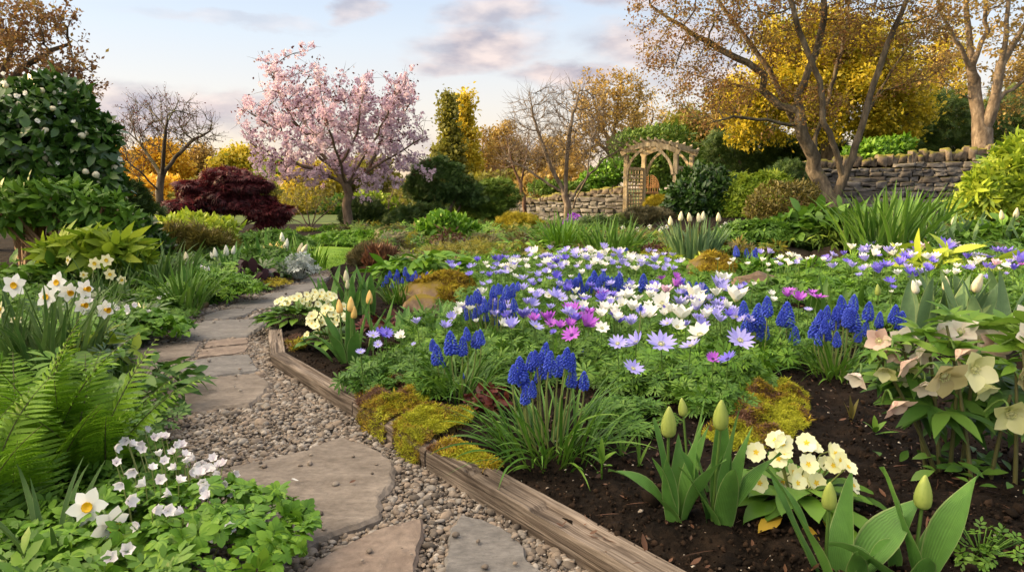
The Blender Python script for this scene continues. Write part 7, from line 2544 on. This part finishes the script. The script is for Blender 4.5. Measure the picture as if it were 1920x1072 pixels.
def hellebore(label, px, py, flowers, leaves, seed, D=None):
    root, p = newplant('hellebore', label, 'hellebore', px, py, 'hellebores at the right of the bed')
    r = np.random.default_rng(seed)
    for sx, hx, hy, dd in leaves['stems']:
        t = P(hx, hy, p[1] + dd) - p
        b = np.array(((P(sx, py, p[1])[0] - p[0]) * .8, r.normal(0, .05), -.02))
        bent_stem(root, bez(b, b * .5 + t * .5 + (0, 0, .06), t, 9), np.linspace(.0068, .0038, 9), 'stem_red')
    g = G()
    for hx, hy, dd, sz, ax in leaves['bracts']:
        t = P(hx, hy, p[1] + dd) - p
        k = 3
        a = r.random() * 6.28 + np.arange(k) * 2.1
        yd = np.c_[np.cos(a), np.sin(a), np.full(k, .5)] + ax
        scatter(g, HBRACT, np.repeat(t[None], k, 0) + r.normal(0, .012, (k, 3)), yd + r.normal(0, .2, (k, 3)), unit(np.array((0, 0, 1.0)) + .3 * rdir(k, r) - .4 * np.c_[np.cos(a), np.sin(a), 0 * a]), sz * .85 * r.uniform(.7, 1.15, k))
    part('bract_leaves', g, M['bract'], root)
    g = G()
    for _ in range(26):
        a = r.random() * 6.283
        scatter(g, leaf_t(1, .45, 5, .25, .3), np.array([(r.normal(0, .09), r.normal(0, .06), .015 + .03 * r.random())]), np.array([(math.cos(a), math.sin(a), r.uniform(.1, 1.1))]), np.array([(.1, -.4, .8)]), r.uniform(.035, .07))
    part('basal_leaves', g, M['leaf_hellebore'], root)
    g = G()
    for hx, hy, dd, sz, az in leaves['big']:
        t = P(hx, hy, p[1] + dd) - p
        scatter(g, HLEAF, t[None], np.array([(math.cos(az), math.sin(az), .08)]), np.array([(.1, -.35, 1.0)]), sz)
    part('foliage', g, M['leaf_hellebore'], root)
    for hx, hy, dd, kd, st, face, sz in flowers:
        t = P(hx, hy, p[1] + dd) - p
        f = unit(face)
        sz *= .80
        fl = put('flower', HELL[kd][st], root, t, f, None, sz, r)
        put('flower_centre', HELL_C, fl, (0, 0, .05), (0, 0, 1), None, .8, r)
        a = t - f * sz * .05
        c = a - f * sz * .25 + (0, 0, .04)
        bent_stem(root, bez(a, c, t + (r.normal(0, .02), .05, -.02), 6), .0035, 'stem')
    return root


hellebore('tall pink and green hellebore with nodding flowers over bare soil at the right', 1790, 890,
          [(1612, 700, -.05, 'blush', 0, (-.55, -.35, -.55), .105), (1672, 655, .0, 'pink', 0, (-.4, -.5, -.5), .10), (1690, 678, -.05, 'pink', 1, (.5, -.6, -.5), .115), (1732, 672, .05, 'blush', 1, (-.5, -.6, .1), .10),
           (1765, 700, -.12, 'brown', 1, (.05, -.9, -.3), .165), (1675, 752, -.10, 'pink', 1, (.3, -.6, -.55), .13), (1823, 690, -.1, 'green', 1, (.0, -.95, .0), .15), (1765, 622, .08, 'blush', 1, (.2, -.5, .4), .10),
           (1835, 640, .1, 'blush', 2, (-.1, -.55, .6), .13), (1880, 645, .05, 'blush', 2, (.2, -.5, .65), .14), (1700, 695, .05, 'green', 1, (-.3, -.7, -.3), .11), (1650, 640, .06, 'pink', 1, (-.4, -.4, .2), .11), (1718, 655, .02, 'blush', 0, (.4, -.6, -.3), .12), (1800, 625, .1, 'blush', 1, (-.2, -.5, .5), .13), (1745, 640, .06, 'pink', 1, (.1, -.6, .1), .12), (1690, 640, .08, 'blush', 1, (-.2, -.6, .3), .11), (1860, 655, .06, 'pink', 2, (.1, -.6, .5), .13), (1660, 690, -.02, 'green', 0, (-.3, -.6, -.4), .10), (1792, 655, -.05, 'pink', 0, (.3, -.6, -.4), .12), (1838, 720, -.04, 'green', 0, (.2, -.6, -.5), .12), (1735, 715, -.03, 'blush', 0, (-.2, -.6, -.5), .11)],
          dict(stems=[(1760, 1640, 660, .0), (1745, 1690, 640, .05), (1765, 1740, 640, .02), (1800, 1775, 610, .03), (1830, 1830, 640, 0), (1790, 1800, 660, -.04)],
               bracts=[(1640, 662, 0, .085, (-.3, 0, 0)), (1690, 640, .03, .10, (0, 0, .2)), (1730, 618, .05, .11, (0, 0, .3)), (1780, 600, .05, .12, (0, 0, .3)), (1790, 650, 0, .11, (0, -.2, .2)), (1720, 690, .02, .09, (0, 0, 0)),
                       (1835, 620, .08, .12, (.2, 0, .2)), (1850, 670, .04, .10, (.3, 0, .1)), (1760, 660, -.02, .10, (0, -.2, .2)), (1665, 690, .03, .09, (-.2, 0, 0)), (1880, 605, .1, .14, (.1, 0, .3)), (1700, 720, .05, .1, (-.2, 0, -.1)), (1650, 715, .04, .09, (-.4, 0, -.1))],
               big=[(1775, 770, -.02, .16, -1.2), (1745, 760, .0, .15, 3.3), (1800, 745, .04, .15, -.3), (1830, 720, .06, .14, .4), (1720, 730, .08, .14, 2.9), (1850, 760, .05, .14, -.4), (1690, 720, .1, .12, 2.6), (1880, 700, .08, .14, .2), (1770, 720, .1, .15, 1.4), (1760, 790, .1, .10, -.8), (1700, 690, .06, .13, 3.4), (1740, 700, .1, .14, -1.8), (1800, 690, .1, .15, -1.0), (1850, 700, .1, .15, -.6), (1720, 770, .08, .11, 3.6), (1810, 790, .08, .12, -.5), (1660, 700, .1, .11, 3.0), (1780, 680, .14, .15, -1.4)]), 1)
hellebore('hellebore with pale green flowers cut by the right edge of the bed', 1900, 905,
          [(1893, 770, -.06, 'green', 1, (-.2, -.85, -.35), .15), (1925, 640, .02, 'blush', 1, (.0, -.6, .5), .13), (1910, 705, .0, 'brown', 1, (.3, -.7, .0), .10), (1915, 600, .1, 'blush', 1, (0, -.6, .3), .11), (1955, 720, 0, 'pink', 1, (0, -.8, -.3), .13)],
          dict(stems=[(1850, 1895, 740, -.02), (1890, 1905, 700, .0), (1930, 1930, 650, 0), (1870, 1915, 620, .05)],
               bracts=[(1900, 650, .05, .13, (0, 0, .3)), (1925, 620, .05, .13, (0, 0, .3)), (1930, 690, 0, .12, (0, 0, .1)), (1890, 690, .04, .11, (-.2, 0, .2)), (1960, 660, 0, .13, (0, 0, .2))],
               big=[(1900, 730, .06, .16, -.8), (1870, 760, .08, .14, 3.0), (1940, 760, 0, .16, -.5), (1910, 800, .1, .12, 2.0)]), 2)


# ------------------------------------------------------------------ moss
TUFT = join([(rotz(rotx(leaf_t(1, .20, 2, .1, .5)[0], .55 + .3 * (k % 2)), k * 1.257), leaf_t(1, .20, 2, .1, .5)[1]) for k in range(5)])


def droop_over(p):
    """how far a cushion hangs down where it reaches out past the front of the timber"""
    d = np.full(len(p), 9.0)
    for i in range(len(EDGE) - 1):
        a, b = EDGE[i], EDGE[i + 1]
        t = np.clip(((p - a) @ (b - a)) / ((b - a) @ (b - a)), 0, 1)
        d = np.minimum(d, np.linalg.norm(p - a - t[:, None] * (b - a), axis=1))
    return np.where(inside(PATH, p[:, 0], p[:, 1]), np.minimum(.10, .012 + d * 3.0), 0)


def moss(label, polys, n, size, mats, seed, h=.05, name='moss_cushion', zoff=0.0, hang=None):
    """polys: outlines in the photograph on the bed; a low swelling covered in tufts"""
    r = np.random.default_rng(seed)
    pts = [np.array([on_ground(a, b, zoff)[:2] for a, b in pl]) for pl in polys]
    allp = np.concatenate(pts)
    c = allp.mean(0)
    root = thing(name, label, 'moss', (c[0], c[1], gh(c[0], c[1])))
    for j, (pl, mt) in enumerate(zip(pts, mats)):
        lo, hi = pl.min(0), pl.max(0)
        p = r.uniform(lo, hi, (n * 5, 2))
        p = p[inside(pl, p[:, 0], p[:, 1])][:n]
        d = np.full(len(p), 9.0)
        for i in range(len(pl)):
            a, b = pl[i], pl[(i + 1) % len(pl)]
            t = np.clip(((p - a) @ (b - a)) / ((b - a) @ (b - a)), 0, 1)
            d = np.minimum(d, np.linalg.norm(p - a - t[:, None] * (b - a), axis=1))
        bump = lambda q, d: h * sstep(0, .09, d) * (.2 + 2.6 * np.clip(fbm(q[:, 0] * 13 + seed, q[:, 1] * 13) - .22, 0, 1)) + .016 * fbm(q[:, 0] * 40, q[:, 1] * 40)
        z = gz(p[:, 0], p[:, 1]) + zoff + bump(p, d) - droop_over(p)
        g = G()
        up = unit(np.array((0, 0, 1.0)) + r.normal(0, .45, (len(p), 3)))
        tint = fbm(p[:, 0] * 9 + seed * 2, p[:, 1] * 9) + r.normal(0, .05, len(p))
        ms = [mt, 'moss_gold' if mt == 'moss_green' else 'moss_green', 'leaf_brown']
        w = np.where(tint < .40, 2, np.where(tint > .56, 1, 0)) if mt == 'moss_gold' else np.where(tint < .33, 2, np.where(tint < .43, 1, 0))
        yd = unit(np.cross(up, rdir(len(p), r)))
        sz = size * r.lognormal(0, .3, len(p))
        for q_ in range(3):
            k = w == q_
            scatter(g, TUFT, np.c_[p, z][k] - np.array(root.location), yd[k], up[k], sz[k], q_)
        part('tufts', g, [M[q_] for q_ in ms], root)
        # the felt beneath
        m = 26
        xs, ys = np.linspace(lo[0], hi[0], m), np.linspace(lo[1], hi[1], m)
        X, Y = np.meshgrid(xs, ys)
        q = np.c_[X.ravel(), Y.ravel()]
        ins = inside(pl, q[:, 0], q[:, 1])
        dd = np.full(len(q), 9.0)
        for i in range(len(pl)):
            a, b = pl[i], pl[(i + 1) % len(pl)]
            t = np.clip(((q - a) @ (b - a)) / ((b - a) @ (b - a)), 0, 1)
            dd = np.minimum(dd, np.linalg.norm(q - a - t[:, None] * (b - a), axis=1))
        zz = gz(q[:, 0], q[:, 1]) + zoff + np.where(ins, bump(q, dd) - .006, -.03) - droop_over(q)
        i, jj = np.meshgrid(np.arange(m - 1), np.arange(m - 1), indexing='ij')
        a = i * m + jj
        Q = np.stack((a, a + 1, a + m + 1, a + m), -1).reshape(-1, 4)
        Q = Q[ins[Q].sum(1) >= 2]
        g = G().add(np.c_[q, zz] - np.array(root.location), Q)
        part('felt', g, M['felt'], root)
    return root


M['felt'] = rockmat('moss_felt', [(.03, .02, .008), (.08, .055, .012), (.13, .11, .015)], 20, .95, .8, 80, .006)
moss('thick golden and russet moss spilling over the timber edging', [[(668, 742), (700, 722), (760, 708), (805, 712), (812, 740), (790, 765), (740, 780), (715, 800), (690, 795), (672, 772)],
                                                                       [(760, 705), (800, 700), (812, 722), (790, 735), (765, 725)]], 5000, .011, ['moss_gold', 'moss_green'], 1, .04, zoff=.02)
moss('bright yellow-green moss cushions hanging over the edging board', [[(735, 800), (770, 772), (830, 765), (880, 768), (885, 790), (850, 800), (820, 815), (790, 840), (765, 842), (750, 825)],
                                                                         [(800, 845), (840, 825), (880, 840), (940, 872), (930, 885), (880, 872), (830, 855)]], 4600, .0105, ['moss_green', 'moss_gold'], 2, .035, zoff=.02)
moss('big cushion of yellow-green moss on dark soil behind the foreground tulips', [[(1335, 790), (1365, 748), (1415, 722), (1475, 716), (1515, 745), (1520, 795), (1480, 830), (1410, 852), (1350, 845), (1315, 815)]], 9500, .011, ['moss_green'], 3, .045)
moss('small yellow moss tuft beside the end board of the edging', [[(535, 640), (560, 630), (580, 640), (570, 655), (545, 660)]], 500, .018, ['moss_gold'], 4, .03)
for (px, py, w), lb in (((850, 545, 60), 'golden moss on the crown of the broad boulder'),):
    pass


# ------------------------------------------------------------------ small plants on bare soil
def sprout(label, px, py, lv, seed, mat='leaf_mid', prof=True, name='seedling'):
    r = np.random.default_rng(seed)
    root, p = newplant(name, label, 'seedling', px, py)
    g = G()
    for az, l, w, t0, d0, z0 in lv:
        blades(g, [(0, 0, z0)], az, l, w, t0, d0, 7, .25, TP if prof else None, 0, .1)
    if max(v[5] for v in lv) > .02:
        tube(g, [(0, 0, 0), (0, 0, max(v[5] for v in lv))], .003, 6)
    part('foliage', g, M[mat], root)


sprout('leafy tulip seedling on bare soil right of the nearest grape hyacinths', 1128, 900, [(2.9, .06, .022, .9, .5, .05), (.2, .055, .02, .8, .5, .055), (1.6, .08, .018, .15, .1, .05), (3.6, .07, .02, .35, .2, .06), (5.4, .045, .018, 1.0, .4, .04), (4.2, .04, .015, 1.0, .4, .02)], 1)
sprout('spiky bulb shoots on bare soil left of the foreground tulips', 1165, 858, [(2.6, .10, .012, .35, .4, 0), (2.0, .12, .010, .15, .2, 0), (.4, .10, .012, .5, .5, 0), (.9, .09, .01, .3, .3, 0), (3.3, .08, .014, .7, .5, 0), (5.5, .07, .014, .8, .5, 0)], 2, 'leaf_strap', False)
sprout('thin grassy bulb shoots close beside the foreground tulips', 1198, 875, [(1.6, .13, .008, .05, .1, 0), (2.2, .10, .008, .15, .2, 0), (.5, .09, .01, .4, .4, 0), (4.7, .06, .016, .9, .5, 0)], 3, 'leaf_strap', False)
sprout('small leafy seedling on bare soil left of the hellebore stems', 1640, 815, [(2.8, .055, .022, .7, .5, .01), (.3, .06, .022, .8, .4, .01), (1.4, .05, .02, .3, .3, .02), (4.4, .05, .02, .7, .4, .01), (5.6, .08, .016, 1.1, .3, .0)], 4)
sprout('bronze young shoot on bare soil below the pink hellebore flower', 1595, 790, [(1.8, .10, .018, .1, .1, 0), (2.9, .08, .018, .3, .2, 0), (.4, .09, .018, .3, .2, 0), (1.0, .07, .015, .2, .2, 0)], 5, 'leaf_bronze')
herb('seedling_clump', 'small clover-leaved plant in the bottom corner of the bed', 'plant', 1840, 1040, .10, .06, 44, .034, ROUNDLET, 'leaf_mid', 31, ell=.9)
herb('heuchera', 'crinkled dark red heuchera between the moss and the nearest grape hyacinths', 'heuchera', 915, 770, .075, .09, 90, .042, OVAL, 'leaf_wine', 32, ell=1.2, up=.4)
herb('heuchera', 'dark red ruffled leaves behind the yellow-budded tulips', 'heuchera', 735, 618, .2, .07, 90, .06, OVAL, 'leaf_wine', 33, ell=.6)
herb('leafy_perennial', 'lobed green leaf mound on the soil behind the golden moss', 'perennial', 768, 702, .15, .12, 130, .062, ANLEAF, 'leaf_mid', 34, ell=.8)
herb('leafy_perennial', 'low rounded leaves under the long tan stone', 'perennial', 1490, 560, .5, .12, 330, .07, OVAL, 'leaf_mid', 35, ell=.5)
herb('leafy_perennial', 'light green leafy cover with white flowers in front of the stone ledge', 'perennial', 1480, 520, .55, .16, 330, .08, OVAL, 'leaf_bright', 36, ell=.5)
strap('grassy_clump', 'short green grassy tufts right of the orange-capped boulder', 'grass clump', 1395, 512, 150, .26, .016, 'leaf_strap', seed=40, R=.4, th=(.1, .9))
tulips('coarse green tulip leaves between the long tan stone and the grape hyacinths', 1570, 590, 20, [], 41, L=.26, W=.05, R=.22, mat='leaf_hellebore', th=(.05, .8))


# ------------------------------------------------------------------ ground cover nobody could count
def cover(label, poly, n, size, tm, mat, z0, z1, seed, zt=.5, name='ground_cover'):
    r = np.random.default_rng(seed)
    pl = np.array([on_ground(a, b, .05)[:2] for a, b in poly])
    lo, hi = pl.min(0), pl.max(0)
    p = r.uniform(lo, hi, (n * 6, 2))
    k = inside(pl, p[:, 0], p[:, 1]) & ~inside(PATH, p[:, 0], p[:, 1]) & ~inside(LAWN, p[:, 0], p[:, 1])
    p = p[k][:n]
    lump = fbm(p[:, 0] * 3.5 + seed, p[:, 1] * 3.5)
    z = gz(p[:, 0], p[:, 1]) + z0 + (z1 - z0) * r.random(len(p)) * (.35 + 1.2 * lump)
    g = G()
    mats = mat if isinstance(mat, tuple) else (mat,)
    patch = fbm(p[:, 0] * 1.3 + seed * 3, p[:, 1] * 1.3, 2) + r.normal(0, .05, len(p))
    cut = np.quantile(patch, np.linspace(0, 1, len(mats) + 1)[1:-1]) if len(mats) > 1 else []
    w = np.searchsorted(cut, patch)
    for j in range(len(mats)):
        k = w == j
        m_ = k.sum()
        scatter(g, tm, np.c_[p, z][k], unit(rdir(m_, r) * (1, 1, .45)), unit(rdir(m_, r) * .55 + (0, -.15, zt)), size * r.lognormal(0, .25, m_), j)
    return kind(part(name, g, [M[q] for q in mats]), 'stuff', label)


cover('ferny anemone leaves filling the flower bed between the flowers', [(690, 690), (760, 640), (860, 560), (860, 500), (1000, 490), (1110, 480), (1280, 500), (1330, 540), (1460, 560), (1560, 640), (1480, 685), (1410, 712), (1330, 735), (1200, 740), (1080, 720), (960, 700), (860, 700)],
      4600, .062, ANLEAF, ('leaf_muscari', 'leaf_mid', 'leaf_bright'), .02, .14, 1, .8)
cover('leafy cover under the blue anemones at the right of the bed', [(1480, 560), (1560, 500), (1620, 490), (1920, 480), (2500, 490), (2900, 640), (2300, 700), (1960, 600), (1700, 560), (1620, 590)], 5600, .07, ANLEAF, ('leaf_mid', 'leaf_strap', 'leaf_bright'), .02, .14, 2, .8)
cover('low mixed leaves filling the middle of the garden', [(720, 500), (800, 470), (960, 450), (1200, 440), (1330, 470), (1330, 500), (1110, 490), (860, 510), (820, 520)], 3800, .10, ANLEAF, ('leaf_bright', 'leaf_olive', 'leaf_heath', 'leaf_mid', 'leaf_lime'), .0, .16, 3, .8)
cover('low green leaves carpeting the far garden', [(540, 470), (640, 440), (960, 425), (1300, 425), (1460, 440), (1460, 462), (960, 470), (720, 470), (700, 452), (560, 462)], 5200, .14, ANLEAF, ('leaf_bright', 'leaf_mid', 'leaf_olive', 'leaf_heath', 'leaf_juniper', 'leaf_bronze'), .0, .2, 4, .8)
cover('low leaves and litter under the wall and right-hand shrubs', [(1340, 462), (1440, 430), (1960, 420), (2600, 420), (2700, 500), (1620, 500), (1600, 470)], 7000, .13, ANLEAF, ('leaf_mid', 'leaf_strap', 'leaf_bronze', 'leaf_dark'), .0, .22, 5, .8)
cover('mixed low leaves filling the left border', [(-60, 760), (-60, 540), (150, 500), (330, 470), (500, 470), (560, 500), (540, 530), (430, 560), (320, 610), (240, 650), (220, 700), (180, 740)], 4600, .10, ANLEAF, ('leaf_mid', 'leaf_bright', 'leaf_strap', 'leaf_dark'), .0, .16, 6, .8)
cover('small leaves along the near left edge of the path', [(-200, 1150), (-100, 760), (220, 730), (280, 790), (330, 900), (400, 1150)], 2200, .06, ROUNDLET, 'leaf_mid', .0, .10, 7, .8)


# ------------------------------------------------------------------ fallen petals and leaves on the flagstones
_pl = leaf_t(1, .62, 4, .25, -.2, 1.1)
_fp = G().add(*_pl).mesh('fallen_petal', M['petal_white'])
_fl = G().add(*leaf_t(1, .45, 4, .2, -.1)).mesh('fallen_leaf', M['leaf_brown'])
for me_, nm_, lb_, gr_, sz_, spots in (
        (_fp, 'fallen_petal', 'white petal fallen from the wood anemones onto the largest flagstone', 'white petals on the flagstones', .022, [(500, 962), (463, 946), (495, 983), (512, 1005), (538, 956), (452, 972), (560, 900), (480, 1010)]),
        (_fl, 'fallen_leaf', 'small dry brown leaf lying on the largest flagstone', 'dry leaves on the flagstones', .026, [(606, 978), (588, 940), (655, 905)])):
    for px, py in spots:
        p = at_z(px, py, .040)
        o = bpy.data.objects.new(nm_, me_)
        o.location = p
        o.rotation_euler = (rng.normal(0, .2), rng.normal(0, .2), rng.random() * 6.28)
        k = sz_ * rng.uniform(.7, 1.2)
        o.scale = (k, k, k)
        o['label'], o['category'], o['group'] = lb_, ('petal' if 'petal' in nm_ else 'leaf'), gr_
        C.objects.link(o)
